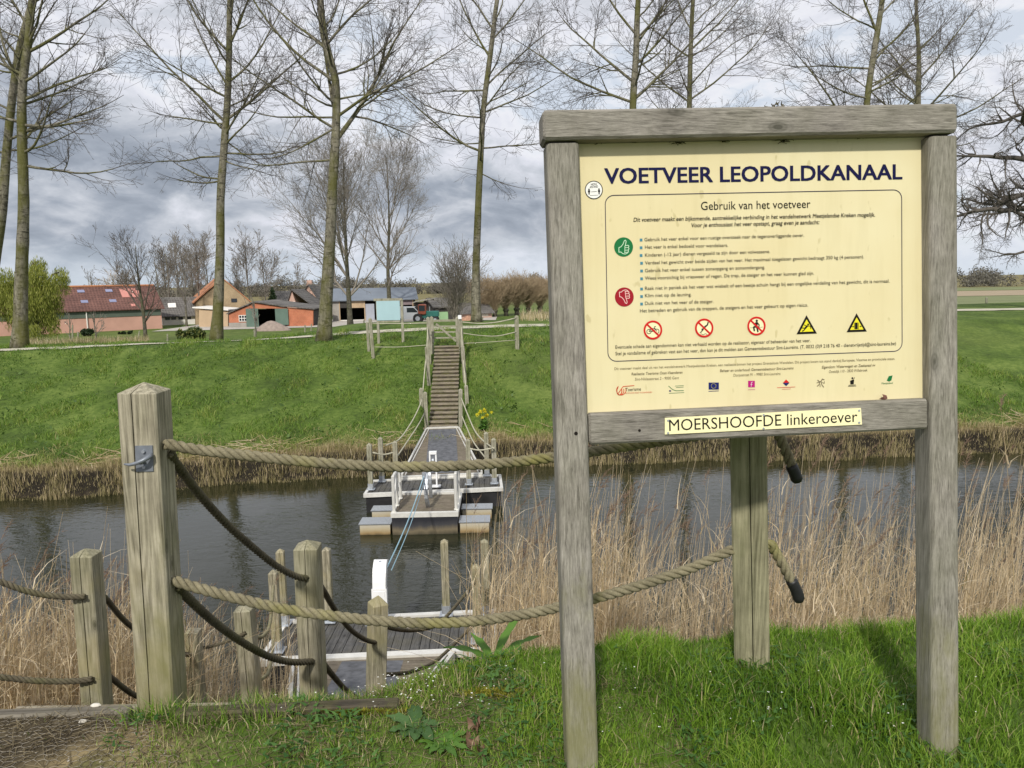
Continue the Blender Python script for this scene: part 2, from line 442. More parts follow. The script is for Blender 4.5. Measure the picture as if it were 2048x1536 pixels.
def ground_hit(px, py, y0=2.0, y1=300.0):
    """where the view ray of a photo pixel meets the terrain."""
    d = ray(px, py); d = d / d[1]; yy = y0
    while yy < y1:
        p = EYE + d * yy
        if p[2] <= tz(p[0], p[1]): return p
        yy += 0.02 + yy * 0.002
    return EYE + d * y1

def build_terrain():
    def axis(segs):
        a = []
        for s0, s1, st in segs: a += list(np.arange(s0, s1 - 1e-6, st))
        return np.array(a + [segs[-1][1]])
    us = axis([(-900, -120, 60), (-120, -34, 4), (-34, -8, 0.5), (-8, 8, 0.125), (8, 34, 0.5), (34, 120, 4), (120, 900, 60)])
    vs = axis([(-30, -2, 4), (-2, 1.6, 0.4), (1.6, 4.2, 0.05), (4.2, 10, 0.3), (10, 20, 2), (20, 24.5, 0.12), (24.5, 36, 0.35), (36, 60, 1.0), (60, 140, 10), (140, 600, 46), (600, 2400, 200)])
    U, V = np.meshgrid(us, vs)
    X = U * CU - V * SU; Y = U * SU + V * CU
    Z = terrain(X, Y)
    n, m = U.shape
    P = np.stack([X, Y, Z], -1).reshape(-1, 3)
    i = np.arange(n * m).reshape(n, m)
    F = np.stack([i[:-1, :-1], i[:-1, 1:], i[1:, 1:], i[1:, :-1]], -1).reshape(-1, 4)
    sv = shore_v(U); cv = crest_v(U)
    # what grows where (tone): 0 bare dark mud, 0.5 dry straw, 1 green grass
    t = np.ones_like(U)
    t = np.where(V > 3.6, 0.1, t)
    t = np.where(V > sv, 0.02 + 0.55 * smooth((V - sv - 0.5) / 0.6), t)
    t = np.where(V > sv + 1.1, 0.57 + 0.43 * smooth((V - sv - 0.9 + bumps(X, Y, 1.3, 0.8)) / 1.0), t)
    t = np.where(V > 120, 1 - 0.33 * smooth((V - 120) / 120), t)
    dirt = smooth((-0.78 - U + bumps(X, Y, 0.5, 6.0)) / 0.5) * (V < 3.3)
    t = np.where(V < 3.3, 1 - 0.85 * dirt, t)
    M = Mat('ground_cover')
    tone = M.attr('tone')
    n1 = M.noise(M.coord('World', (1, 1, 1)), 0.55, 6, 0.62); n2 = M.noise(M.coord('World'), 6.0, 6, 0.65); n3 = M.noise(M.coord('World'), 0.03, 4, 0.55)
    green = M.ramp(M.math('ADD', M.math('MULTIPLY', n1, 0.55), M.math('MULTIPLY', n2, 0.45)), [(0.34, (0.032, 0.052, 0.012)), (0.5, (0.075, 0.120, 0.022)), (0.64, (0.145, 0.195, 0.045))])
    green = M.mix(M.ramp(n3, [(0.5, 0.0), (0.62, 0.35)]), green, (0.16, 0.17, 0.06))
    straw = M.ramp(n2, [(0.3, (0.12, 0.09, 0.045)), (0.7, (0.30, 0.24, 0.13))])
    mud = M.ramp(n2, [(0.3, (0.014, 0.011, 0.008)), (0.7, (0.058, 0.047, 0.031))]); mud = M.mix(M.ramp(tone, [(0.03, 0.65), (0.12, 0.0)]), mud, (0.008, 0.007, 0.005))
    c = M.mix(M.ramp(tone, [(0.1, 0.0), (0.5, 1.0)]), mud, straw)
    c = M.mix(M.ramp(tone, [(0.55, 0.0), (1.0, 1.0)]), c, green)
    M.col(c); M.set(0.95, 0, 0.15); M.bump(n2, 0.5, 0.05)
    o = np_obj('ground', P, F, M.m, rnd=t.ravel(), smooth=True)
    tag(o, kind='structure')
build_terrain()

def strip(name, pts, width, mat, lift=0.012, step=0.6, kind='structure'):
    """a path sheet that follows the terrain along world xy points."""
    P = [np.array(p[:2], float) for p in pts]
    dense = []
    for a, b in zip(P[:-1], P[1:]):
        k = max(1, int(np.linalg.norm(b - a) / step)); dense += [a + (b - a) * i / k for i in range(k)]
    dense.append(P[-1]); D = np.array(dense)
    for _ in range(12): D[1:-1] = (D[:-2] + 2 * D[1:-1] + D[2:]) / 4
    T = np.gradient(D, axis=0); T /= np.linalg.norm(T, axis=1, keepdims=True); Nn = np.stack([-T[:, 1], T[:, 0]], 1)
    rows = []
    for s in (-0.5, -0.17, 0.17, 0.5):
        q = D + Nn * width * s; rows.append(np.column_stack([q, terrain(q[:, 0], q[:, 1]) + lift + (0.012 if abs(s) < 0.3 else 0.0)]))
    V = np.stack(rows, 1); n, m = V.shape[:2]; i = np.arange(n * m).reshape(n, m)
    F = np.stack([i[:-1, :-1], i[1:, :-1], i[1:, 1:], i[:-1, 1:]], -1).reshape(-1, 4)
    o = np_obj(name, V.reshape(-1, 3), F, mat, smooth=True); tag(o, kind=kind); return o
PATHM = m_plain('gravel_path', (0.46, 0.43, 0.34), 0.95, 0, 0.2, 30)
strip('path', [(-34, 29.0), (-26, 30.0), (-20, 31.8), (-17.2, 33.0), (-13.3, 34.9), (-8, 36.2), (-3, 37.5), (2, 38.6), (8, 40.6), (16, 43.4), (24, 46.2), (32, 47.4), (45, 49.0)], 1.1, PATHM, 0.03)
def field_sheet(name, xs, y0, y1, mat, z=0.03):
    mb = MB(); mb.poly([(xs[0], y0, -3.7 + z), (xs[1], y0, -3.7 + z), (xs[1] * 1.3, y1, -3.7 + z), (xs[0] * 1.3, y1, -3.7 + z)]); o = mb.build(name, mat); tag(o, kind='structure')
FIELD = m_plain('ploughed_field', (0.30, 0.235, 0.15), 0.95, 0, 0.12, 0.2)
FIELD2 = m_plain('young_crop_field', (0.15, 0.17, 0.065), 0.95, 0, 0.2, 0.05)
field_sheet('field', (48, 260), 116, 168, FIELD2)
field_sheet('ploughed_field', (62, 330), 170, 215, FIELD, 0.04)
field_sheet('field', (70, 420), 220, 262, FIELD2, 0.035)
YARD = m_plain('concrete_yard', (0.40, 0.37, 0.33), 0.9, 0, 0.15, 0.6)
def yard():
    mb = MB(); mb.poly([(-42, 90, -3.66), (-2, 96, -3.66), (-2, 112, -3.66), (-42, 112, -3.66)]); tag(mb.build('farm_yard', YARD), kind='structure')
yard()

# ------------------------------------------------------------------ water
def build_water():
    M = Mat('canal_water')
    M.col((0.014, 0.016, 0.006)); M.set(0.045, 0, 0.5); M.b.inputs['IOR'].default_value = 1.333
    v = M.coord('World', (1.0, 1.7, 1)); n = M.noise(v, 3.2, 3, 0.5, 0.6); n2 = M.noise(M.coord('World', (0.8, 1.5, 1)), 9.0, 3, 0.55, 0.4)
    patch = M.ramp(M.noise(M.coord('World'), 0.22, 3), [(0.38, 0.25), (0.62, 1.0)])
    h = M.math('MULTIPLY', M.math('ADD', n, M.math('MULTIPLY', n2, 0.4)), patch)
    M.bump(h, 0.24, 0.05)
    mb = MB(); A = []
    for u, v in ((-160, 7.5), (160, 7.5), (160, 23.6), (-160, 23.6)): A.append((u * CU - v * SU, u * SU + v * CU, -4.0))
    mb.poly(A); tag(mb.build('canal_water', M.m), kind='structure')
build_water()
# ------------------------------------------------------------------ information sign
_n = None
def sign_frame():
    r = {k: ray(*v) for k, v in dict(TL=(1159, 286), TR=(1841, 275), BL=(1175.8, 819.6), BR=(1844, 792)).items()}
    vx = np.cross(np.cross(r['TL'], r['TR']), np.cross(r['BL'], r['BR'])); vx /= np.linalg.norm(vx)
    vy = np.cross(np.cross(r['TL'], r['BL']), np.cross(r['TR'], r['BR'])); vy /= np.linalg.norm(vy)
    vx = vx if vx[0] > 0 else -vx; vy = vy if vy[2] > 0 else -vy
    vx = vx - vy * (vx @ vy); vx /= np.linalg.norm(vx)
    n = np.cross(vx, vy); n = n if n[1] < 0 else -n
    return EYE + r['TL'] * (2.5 / r['TL'][1]), vx, vy, n
S_O, S_X, S_Y, S_N = sign_frame()              # visible panel's top-left corner, right, up, towards the reader
def SP(s, t, d=0.0): return S_O + S_X * s + S_Y * t + S_N * d        # metres on the panel
def suv(px, py, d=0.0):
    r_ = ray(px, py); k = ((S_O + S_N * d - EYE) @ S_N) / (r_ @ S_N); p = EYE + r_ * k - S_O
    return p @ S_X, p @ S_Y
SAX = np.array([S_X, S_N, S_Y])

def text_tris(body, shear=0.0, bold=0.0):
    cu = bpy.data.curves.new('lettering', 'FONT'); cu.body = body; cu.size = 1.0; cu.shear = shear; cu.offset = 0.0; cu.resolution_u = 3
    o = bpy.data.objects.new('lettering', cu); COL.objects.link(o); bpy.context.view_layer.update()
    me = o.to_mesh(); me.calc_loop_triangles()
    V = np.array([v.co[:2] for v in me.vertices]); T = [tuple(t.vertices) for t in me.loop_triangles]
    o.to_mesh_clear(); bpy.data.objects.remove(o); bpy.data.curves.remove(cu)
    return V, T
def put_text(mb, body, p0, p1, cap, shear=0.0, bold=0.0, d=0.0015):
    """set a line between two baseline points given on the panel (photo pixels), capital height in pixels."""
    a = np.array(suv(*p0, d)); b = np.array(suv(*p1, d)); dr = b - a; Ln = np.linalg.norm(dr); dr /= Ln; up = np.array([-dr[1], dr[0]])
    a2 = np.array(suv(p0[0], p0[1] - cap, d)); ch = abs((a2 - a) @ up)
    V, T = text_tris(body, shear, bold)
    w0, w1 = V[:, 0].min(), V[:, 0].max(); sx = Ln / (w1 - w0); sy = ch / 0.727
    shifts = [(0, 0)] if bold <= 0.003 else [(x * bold, y * bold) for x, y in ((-1, -.6), (-1, .6), (1, -.6), (1, .6), (0, 0), (-.5, 0), (.5, 0))]
    for j, (hx, hy) in enumerate(shifts):       # heavier weights are printed wider
        P = a + np.outer((V[:, 0] - w0 + hx) * sx, dr) + np.outer((V[:, 1] + hy) * sy, up); dd = d + 0.00003 * j
        i = len(mb.v); mb.v += [tuple(SP(q[0], q[1], dd)) for q in P]; mb.f += [tuple(k + i for k in t) for t in T]; mb.m += [mb.cur] * len(T)

def disc(mb, s, t, r, d, r_in=0.0, n=36, a0=0, a1=360):
    for k in range(n):
        A = R(a0 + (a1 - a0) * k / n); B = R(a0 + (a1 - a0) * (k + 1) / n)
        if r_in > 0: mb.poly([SP(s + r_in * math.cos(A), t + r_in * math.sin(A), d), SP(s + r * math.cos(A), t + r * math.sin(A), d), SP(s + r * math.cos(B), t + r * math.sin(B), d), SP(s + r_in * math.cos(B), t + r_in * math.sin(B), d)])
        else: mb.poly([SP(s, t, d), SP(s + r * math.cos(A), t + r * math.sin(A), d), SP(s + r * math.cos(B), t + r * math.sin(B), d)])
def stroke(mb, pts, wd, d, closed=False):
    """flat line of width wd through panel points."""
    P = [np.array(p, float) for p in pts]
    if closed: P = P + [P[0]]
    for k, (a, b) in enumerate(zip(P[:-1], P[1:])):
        t = b - a; L_ = np.linalg.norm(t)
        if L_ < 1e-9: continue
        t /= L_; n = np.array([-t[1], t[0]]) * wd / 2; a2, b2 = a - t * wd * 0.25, b + t * wd * 0.25
        dd = d + 0.00002 * (k % 7)
        mb.poly([SP(*(a2 - n), dd), SP(*(b2 - n), dd), SP(*(b2 + n), dd), SP(*(a2 + n), dd)])
def fill(mb, pts, d): mb.poly([SP(p[0], p[1], d) for p in pts])

def build_sign():
    W, H = 1.1185, 0.8425
    base = SP(W / 2, -H - 1.15, 0.0); base[2] = tz(base[0], base[1])
    S = thing('information_sign', 'large wooden information board with yellow ferry instructions panel', 'sign', base)
    YEL = Mat('yellow_panel')
    n = YEL.noise(YEL.coord('Object'), 2.0, 4, 0.6); n2 = YEL.noise(YEL.coord('Object'), 60, 3, 0.5)
    c = YEL.mix(YEL.ramp(n, [(0.35, 0.0), (0.7, 1.0)]), (0.665, 0.58, 0.335), (0.70, 0.635, 0.40))
    spot = YEL.ramp(YEL.noise(YEL.coord('Object', (1, 1, 0.5)), 34, 2, 0.4), [(0.70, 0.0), (0.76, 0.5)])
    strk = YEL.ramp(YEL.noise(YEL.coord('Object', (14, 14, 0.9)), 1.4, 5, 0.6), [(0.50, 0.0), (0.78, 0.28)])
    c = YEL.mix(strk, c, (0.50, 0.43, 0.22))
    YEL.col(YEL.mix(spot, c, (0.45, 0.38, 0.18))); YEL.set(0.38, 0, 0.35)
    NAVY = m_print('navy_print', (0.007, 0.008, 0.05)); INK = m_print('black_print', (0.010, 0.009, 0.008))
    INKL = m_print('grey_print', (0.16, 0.13, 0.075)); TEAL = m_print('teal_print', (0.06, 0.22, 0.29)); GRN = m_print('green_print', (0.012, 0.15, 0.045)); RED = m_print('dark_red_print', (0.30, 0.012, 0.022))
    SIG = m_print('signal_red_print', (0.55, 0.016, 0.016)); WHT = m_print('white_print', (0.78, 0.78, 0.74)); WYL = m_print('warning_yellow_print', (0.75, 0.66, 0.03)); LBL = m_print('pale_green_print', (0.52, 0.72, 0.50)); PNK = m_print('pale_pink_print', (0.80, 0.50, 0.45))
    PUR = m_print('magenta_print', (0.42, 0.012, 0.17)); EUB = m_print('flag_blue_print', (0.012, 0.018, 0.12)); ORG = m_print('orange_red_print', (0.55, 0.075, 0.03)); PALEB = m_print('pale_blue_print', (0.25, 0.40, 0.55))
    # panel board behind the frame
    mb = MB(); mb.box(SP(W / 2, -H / 2 + 0.0, -0.006), (W + 0.03, 0.012, H + 0.07), SAX); panel = mb.build('panel', YEL.m, S)
    # posts (rounded edges)
    def post(s0, s1, t_top, name='post'):
        mb = MB(); b = 0.016; d0, d1 = -0.055, 0.046
        rings = []
        zb = -H - 1.45
        rr = random.Random(int(s0 * 100))
        ts = [t_top, t_top - 0.004] + [t_top - (t_top - zb) * k / 14 for k in range(1, 15)]
        for i, t in enumerate(ts):
            ins = 0.004 if i == 0 else 0.0
            ring = []
            for (cs, cd_, a0) in ((s1 - b, d1 - b, 0), (s0 + b, d1 - b, 90), (s0 + b, d0 + b, 180), (s1 - b, d0 + b, 270)):
                for k in range(5):
                    a = R(a0 + 90 * k / 4); ring.append(SP(cs + (b - ins) * math.cos(a), t, cd_ + (b - ins) * math.sin(a)))
            rings.append(ring)
        mb.loft(rings[::-1]); return mb.build(name, W_SIGN, S, smooth=False)
    sL0, _ = suv(1093, 284, 0.046); sL1, tL = suv(1159, 284, 0.046); post(sL0, sL1, tL)
    sR0 = W + 0.0005; sR1, tR = suv(1918, 270, 0.046); post(sR0 + 0.001, sR1, tR)
    # rails
    mb = MB(); s0, t1 = suv(1085, 219, 0.062); s1, t0 = suv(1917, 267, 0.062); tb = tR + 0.006
    mb.box(SP((s0 + s1) / 2, (t1 + tb) / 2, 0.004), (s1 - s0, 0.116, t1 - tb), SAX, 0.008); mb.build('top_rail', W_SIGNX, S)
    mb = MB(); a, tt = suv(1178, 825, 0.035); b_, _ = suv(1856, 800, 0.035); _, tbt = suv(1856, 858, 0.035)
    _, tt2 = suv(1856, 797, 0.035)
    mb.box(SP((sL1 + 0.003 + b_) / 2, (tt2 + tbt) / 2, 0.016), (b_ - sL1 - 0.003, 0.045, tt2 - tbt), SAX, 0.007); mb.build('bottom_rail', W_SIGNX, S)
    mb = MB(); s_, t_ = suv(1152, 867, 0.0465); disc(mb, s_, t_, 0.006, 0.0467); mb.build('screw_hole', CRACK, S); mb = MB(); s_, t_ = suv(1279, 861, 0.039); disc(mb, s_, t_, 0.0045, 0.0392); mb.build('screw_hole', CRACK, S)
    # name plate
    pd = 0.043
    P4 = [suv(1330, 869, pd), suv(1724, 849, pd), suv(1722, 816, pd), suv(1330, 836, pd)]
    mb = MB(); mb.prism([SP(q[0], q[1], 0.0388) for q in P4], S_N * (pd - 0.0388)); plate = mb.build('name_plate', m_print('cream_plate', (0.84, 0.78, 0.46)), S)
    mb = MB(); put_text(mb, 'MOERSHOOFDE linkeroever', (1338.5, 862), (1715, 843.5), 24, d=pd + 0.0006); mb.build('lettering', INK, plate)
    for p in ((1336, 841), (1336, 866), (1527, 830), (1527, 857), (1718, 821), (1718, 845)):
        mb = MB(); s_, t_ = suv(*p, pd); mb.tube([SP(s_, t_, pd), SP(s_, t_, pd + 0.002)], 0.0036, 8); mb.build('screw', GALV, plate)
    # title
    mb = MB(); put_text(mb, 'VOETVEER LEOPOLDKANAAL', (1210, 367), (1804, 358), 32, bold=0.022); mb.build('title', NAVY, panel)
    mb = MB()
    put_text(mb, 'Gebruik van het voetveer', (1402, 420), (1621, 415.5), 17.5)
    put_text(mb, 'Dit voetveer maakt een bijkomende, aantrekkelijke verbinding in het wandelnetwerk Meetjelandse Kreken mogelijk.', (1267, 443.5), (1750, 433), 8.6, 0.18, 0.009)
    put_text(mb, 'Voor je enthousiast het veer opstapt, graag even je aandacht:', (1383, 454.5), (1639, 448), 8.6, 0.18, 0.009)
    rows = [('Gebruik het veer enkel voor een rustige oversteek naar de tegenoverliggende oever.', (1289, 482.5), (1608, 473.5)),
            ('Het veer is enkel bedoeld voor wandelaars.', (1290, 497.5), (1456, 493.5)),
            ('Kinderen (-12 jaar) dienen vergezeld te zijn door een volwassene.', (1290, 513.5), (1540, 506)),
            ('Verdeel het gewicht over beide zijden van het veer. Het maximaal toegelaten gewicht bedraagt 350 kg (4 personen).', (1290, 529), (1728, 516.5)),
            ('Gebruik het veer enkel tussen zonsopgang en zonsondergang.', (1290, 544.5), (1530, 537.5)),
            ('Wees voorzichtig bij vriesweer of regen. De trap, de steiger en het veer kunnen glad zijn.', (1290, 559.5), (1628, 549.5)),
            ('Raak niet in paniek als het veer wat wiebelt of een beetje schuin hangt bij een ongelijke verdeling van het gewicht, dit is normaal.', (1290, 580), (1779, 565)),
            ('Klim niet op de leuning.', (1290, 594.5), (1383, 592)),
            ('Duik niet van het veer of de steiger.', (1290, 610), (1427, 606)),
            ('Het betreden en gebruik van de trappen, de steigers en het veer gebeurt op eigen risico.', (1280, 625), (1616, 613)),
            ('Eventuele schade aan eigendommen kan niet verhaald worden op de realisator, eigenaar of beheerder van het veer.', (1231, 697.5), (1621, 684)),
            ('Stel je vandalisme of gebreken vast aan het veer, dan kan je dit melden aan Gemeentebestuur Sint-Laureins. (T. 0032 (0)9 218 76 40 - dienstvrijetijd@sint-laureins.be)', (1231, 710.5), (1792, 690))]
    for tx, a, b in rows: put_text(mb, tx, a, b, 7.2, 0, 0.002)
    mb.build('instructions', INK, panel)
    mb = MB()
    put_text(mb, 'Dit voetveer maakt deel uit van het wandelnetwerk Meetjeslandse Kreken, een realisatie binnen het project Grenzeloos Wandelen. Dit project kwam tot stand dankzij Europese, Vlaamse en provinciale steun.', (1229, 740), (1790, 719.5), 5.4)
    for tx, a, b, sh in (('Realisatie: Toerisme Oost-Vlaanderen', (1263, 750.5), (1365, 747), 0.18), ('Sint-Niklaasstraat 2 - 9000 Gent', (1270, 761), (1358, 758), 0.1),
                         ('Beheer en onderhoud: Gemeentebestuur Sint-Laureins', (1440, 744), (1587, 738.5), 0.18), ('Dorpsstraat 91 - 9980 Sint-Laureins', (1467, 753), (1561, 749.5), 0.1),
                         ('Eigendom: Waterwegen en Zeekanaal nv', (1644, 737), (1751, 732.5), 0.18), ('Oostdijk 110 - 2830 Willebroek', (1658, 746), (1735, 742.5), 0.1)):
        put_text(mb, tx, a, b, 5.6, sh, 0.008 if sh > 0.15 else 0.0)
    mb.build('small_print', INKL, panel)
    # rounded outline
    mb = MB(); q = [np.array(suv(*p)) for p in ((1210, 391), (1803, 379.5), (1804, 702), (1216, 723))]; pts = []
    r = 0.028
    for k in range(4):
        A, B, Cc = q[k - 1], q[k], q[(k + 1) % 4]; e1 = (A - B) / np.linalg.norm(A - B); e2 = (Cc - B) / np.linalg.norm(Cc - B)
        p0, p1 = B + e1 * r, B + e2 * r; c = p0 + p1 - B
        for j in range(7):
            t = j / 6; x = c - (e2 * math.cos(t * math.pi / 2) + e1 * math.sin(t * math.pi / 2)) * r; pts.append(x)
    stroke(mb, pts, 0.0023, 0.0012, True); mb.build('outline', NAVY, panel)
    # bullets
    for p in ((1282, 480), (1282, 495.5), (1282, 511), (1283, 526.5), (1283, 542), (1283, 557.5), (1283, 578), (1283, 593), (1283, 608)):
        s, t = suv(*p); h = 0.0044; mb = MB(); fill(mb, [(s - h, t - h), (s + h, t - h), (s + h, t + h), (s - h, t + h)], 0.0012); mb.build('bullet', TEAL, panel)
    # thumb badges
    thumb = [(-.50, -.05), (-.28, .02), (-.05, .30), (.08, .62), (.22, .70), (.28, .55), (.18, .12), (.48, .16), (.56, .06), (.50, -.08), (.56, -.2), (.48, -.34), (.50, -.46), (.40, -.56), (.36, -.66), (.15, -.74), (-.12, -.68), (-.30, -.52), (-.52, -.52)]
    for (px, py, r_, mat_, line, flip) in ((1247, 494, 0.0305, GRN, LBL, 1), (1248.5, 594, 0.0305, RED, PNK, -1)):
        s, t = suv(px, py); mb = MB(); disc(mb, s, t, r_, 0.0012); bd = mb.build('thumb_badge', mat_, panel)
        mb = MB(); stroke(mb, [(s + x * r_ * (1 if flip > 0 else 1), t + y * r_ * flip) for x, y in thumb], 0.0021, 0.0018, True)
        for yy in (-.08, -.34, -.56): stroke(mb, [(s + .14 * r_, t + yy * r_ * flip), (s + .50 * r_, t + yy * r_ * flip)], 0.0019, 0.0019)
        stroke(mb, [(s + .14 * r_, t + .1 * r_ * flip), (s + .10 * r_, t - .62 * r_ * flip)], 0.0018, 0.0020)
        mb.build('thumb_outline', line, panel)
    # prohibition signs
    def ring_sign(px, py, draw):
        s, t = suv(px, py); r_ = 0.0305
        mb = MB(); disc(mb, s, t, r_ - 0.004, 0.0010); mb.build('pictogram_ground', m_print('cream_print', (0.80, 0.74, 0.45)), panel)
        mb = MB(); draw(mb, s, t, r_); mb.build('pictogram_figure', INK, panel)
        mb = MB(); disc(mb, s, t, r_, 0.0022, r_ * 0.80); stroke(mb, [(s - r_ * .62, t + r_ * .62), (s + r_ * .62, t - r_ * .62)], 0.0058, 0.0020); mb.build('prohibition_ring', SIG, panel)
    def bike(mb, s, t, r):
        for dx in (-.42, .42): disc(mb, s + dx * r, t - .15 * r, .27 * r, 0.0014, .20 * r, 20)
        P = lambda x, y: (s + x * r, t + y * r)
        for ln in ([(-.42, -.15), (-.2, .18), (.22, .18), (.42, -.15)], [(-.2, .18), (-.02, -.15), (-.42, -.15)], [(-.02, -.15), (.22, .18)], [(.22, .18), (.18, .34), (.32, .36)], [(-.2, .18), (-.24, .28), (-.34, .28)]):
            stroke(mb, [P(*q) for q in ln], 0.0019, 0.0015)
    def diver(mb, s, t, r):
        P = lambda x, y: (s + x * r, t + y * r)
        disc(mb, s - .18 * r, t - .16 * r, .12 * r, 0.0014, 0, 14)
        for ln, wd in (([(-.08, -.02), (.2, .2)], .0055), ([(.2, .2), (.36, .3), (.44, .58)], .0042), ([(-.1, -.1), (-.3, -.4), (-.45, -.46)], .003)): stroke(mb, [P(*q) for q in ln], wd, 0.0015)
        stroke(mb, [P(x, -.66 + .06 * math.sin(x * 14)) for x in np.linspace(-.4, .3, 12)], 0.0016, 0.0015)
    def walker(mb, s, t, r):
        P = lambda x, y: (s + x * r, t + y * r)
        disc(mb, s + .05 * r, t + .55 * r, .13 * r, 0.0014, 0, 14)
        for ln, wd in (([(.04, .34), (-.02, -.02)], .008), ([(.0, -.02), (.1, -.35), (.15, -.62)], .005), ([(-.06, -.02), (-.3, -.12), (-.24, -.5)], .005), ([(.1, .36), (.3, .1), (.26, -.08)], .0036), ([(-.04, .36), (-.26, .12)], .0036)): stroke(mb, [P(*q) for q in ln], wd, 0.0015)
        stroke(mb, [P(-.68, -.18), P(.68, -.14)], 0.0012, 0.0013)
    ring_sign(1305.5, 660, bike); ring_sign(1408, 656, diver); ring_sign(1512.5, 652, walker)
    def tri_sign(px, py, draw):
        s, t = suv(px, py); r_ = 0.040
        def tri(k, d): fill(mb, [(s - .86 * r_ * k, t - .52 * r_ * k), (s + .86 * r_ * k, t - .52 * r_ * k), (s, t + 1.0 * r_ * k)], d)
        mb = MB(); tri(1.0, 0.0012); mb.build('warning_triangle', INK, panel)
        mb = MB(); tri(0.66, 0.0016); mb.build('pictogram_ground', WYL, panel)
        mb = MB(); draw(mb, s, t, r_); mb.build('pictogram_figure', INK, panel)
    def slip(mb, s, t, r):
        P = lambda x, y: (s + x * r, t + y * r)
        disc(mb, s + .12 * r, t + .24 * r, .08 * r, 0.0020, 0, 12)
        for ln, wd in (([(.04, .12), (-.14, -.06)], .006), ([(-.14, -.06), (-.42, -.02)], .003), ([(-.14, -.08), (-.24, -.22), (-.38, -.28)], .0034), ([(.06, .12), (.3, .1), (.34, -.12)], .0024), ([(.0, .1), (-.22, .22)], .0024)): stroke(mb, [P(*q) for q in ln], wd, 0.0020)
    def crush(mb, s, t, r):
        for x0, x1, y0, y1 in ((-.16, .08, -.3, .24), (-.22, -.18, -.28, .22), (.12, .16, -.32, .22)): fill(mb, [(s + x0 * r, t + y0 * r), (s + x1 * r, t + y0 * r), (s + x1 * r, t + y1 * r), (s + x0 * r, t + y1 * r)], 0.0020)
        for sg in (-1, 1):
            stroke(mb, [(s + sg * .45 * r, t - .08 * r), (s + sg * .24 * r, t - .08 * r)], 0.0014, 0.0021)
            fill(mb, [(s + sg * .34 * r, t + .0 * r), (s + sg * .24 * r, t - .08 * r), (s + sg * .34 * r, t - .16 * r)][::sg], 0.0022)
    tri_sign(1613, 655, slip); tri_sign(1713, 651, crush)
    # sponsors' marks along the foot
    def sxy(px, py): return np.array(suv(px, py))
    mb = MB(); c = sxy(1241, 781)
    for k in range(3): stroke(mb, [c + 0.001 * np.array([(9 + 4.0 * k) * math.cos(a) * .9 + 3 * k - 4, (13 + 1.5 * k) * math.sin(a) - 1 + k]) for a in np.linspace(2.2, 6.6, 14)], 0.0030 - 0.0006 * k, 0.0012)
    stroke(mb, [sxy(1236, 787), sxy(1246, 773), sxy(1268, 771)], 0.0022, 0.0013); put_text(mb, 'PROVINCIE OOST-VLAANDEREN', (1249, 787.5), (1304, 785.5), 2.6); mb.build('tourism_mark', ORG, panel)
    mb = MB(); put_text(mb, 'Toerisme', (1251, 782.5), (1282, 781), 7.0); mb.build('lettering', INK, panel)
    mb = MB(); stroke(mb, [sxy(1337, 772), sxy(1345, 779), sxy(1352, 781.5), sxy(1367, 781)], 0.0018, 0.0012); stroke(mb, [sxy(1338, 786.5), sxy(1368, 785)], 0.0012, 0.0012); stroke(mb, [sxy(1350, 772), sxy(1367, 771)], 0.0012, 0.0012); stroke(mb, [sxy(1352, 775), sxy(1367, 774)], 0.0012, 0.0012); mb.build('green_curve_mark', GRN, panel)
    def blk(mb, x0, y0, x1, y1, d=0.0012): fill(mb, [suv(x0, y1), suv(x1, y1), suv(x1, y0), suv(x0, y0)], d)
    mb = MB(); blk(mb, 1417, 765, 1437.5, 779); mb.build('flag_mark', EUB, panel); mb = MB(); blk(mb, 1338, 780.5, 1342, 783); mb.build('blue_block_mark', EUB, panel); mb = MB(); stroke(mb, [sxy(1417, 782.5), sxy(1437, 781.7)], 0.0017, 0.0012); mb.build('flag_underline', EUB, panel)
    mb = MB(); s, t = suv(1427, 771.8)
    for k in range(12): disc(mb, s + .0078 * math.cos(k * math.pi / 6), t + .0078 * math.sin(k * math.pi / 6), .0010, 0.0016, 0, 5)
    mb.build('flag_stars', WYL, panel)
    mb = MB(); blk(mb, 1496, 761.5, 1509.5, 774.5); stroke(mb, [sxy(1496, 779.5), sxy(1510, 779)], 0.0012, 0.0012); mb.build('magenta_square_mark', PUR, panel)
    mb = MB(); stroke(mb, [sxy(1502, 773), sxy(1502.5, 764.5), sxy(1505, 764)], 0.0011, 0.0016); stroke(mb, [sxy(1500.8, 768.5), sxy(1504.5, 768.3)], 0.0010, 0.0017); mb.build('magenta_square_letter', WHT, panel)
    mb = MB(); s, t = suv(1572, 765.5); fill(mb, [(s - .011, t), (s + .011, t), (s, t + .011)], 0.0012); stroke(mb, [sxy(1554, 775.4), sxy(1590, 773.8)], 0.0015, 0.0012); stroke(mb, [sxy(1564, 778.4), sxy(1581, 777.6)], 0.0011, 0.0012); mb.build('diamond_mark', SIG, panel)
    mb = MB(); fill(mb, [(s - .011, t - .0005), (s, t - .011), (s + .011, t - .0005)], 0.0012); mb.build('diamond_mark_foot', EUB, panel)
    mb = MB(); s, t = suv(1641, 766)
    for ln, wd in (([(-.010, .010), (-.004, .004), (.002, .006), (.006, .013), (.012, .010)], .0028), ([(-.002, .004), (-.006, -.006), (-.012, -.010)], .0026), ([(.002, .004), (.004, -.006), (.010, -.014)], .0026), ([(-.004, .003), (-.013, .001)], .002), ([(.006, .002), (.012, -.002), (.013, .005)], .0018), ([(-.002, -.004), (-.002, -.013)], .002)): stroke(mb, [(s + x, t + y) for x, y in ln], wd, 0.0012)
    mb.build('heraldic_mark', INKL, panel)
    mb = MB(); s, t = suv(1704, 763)
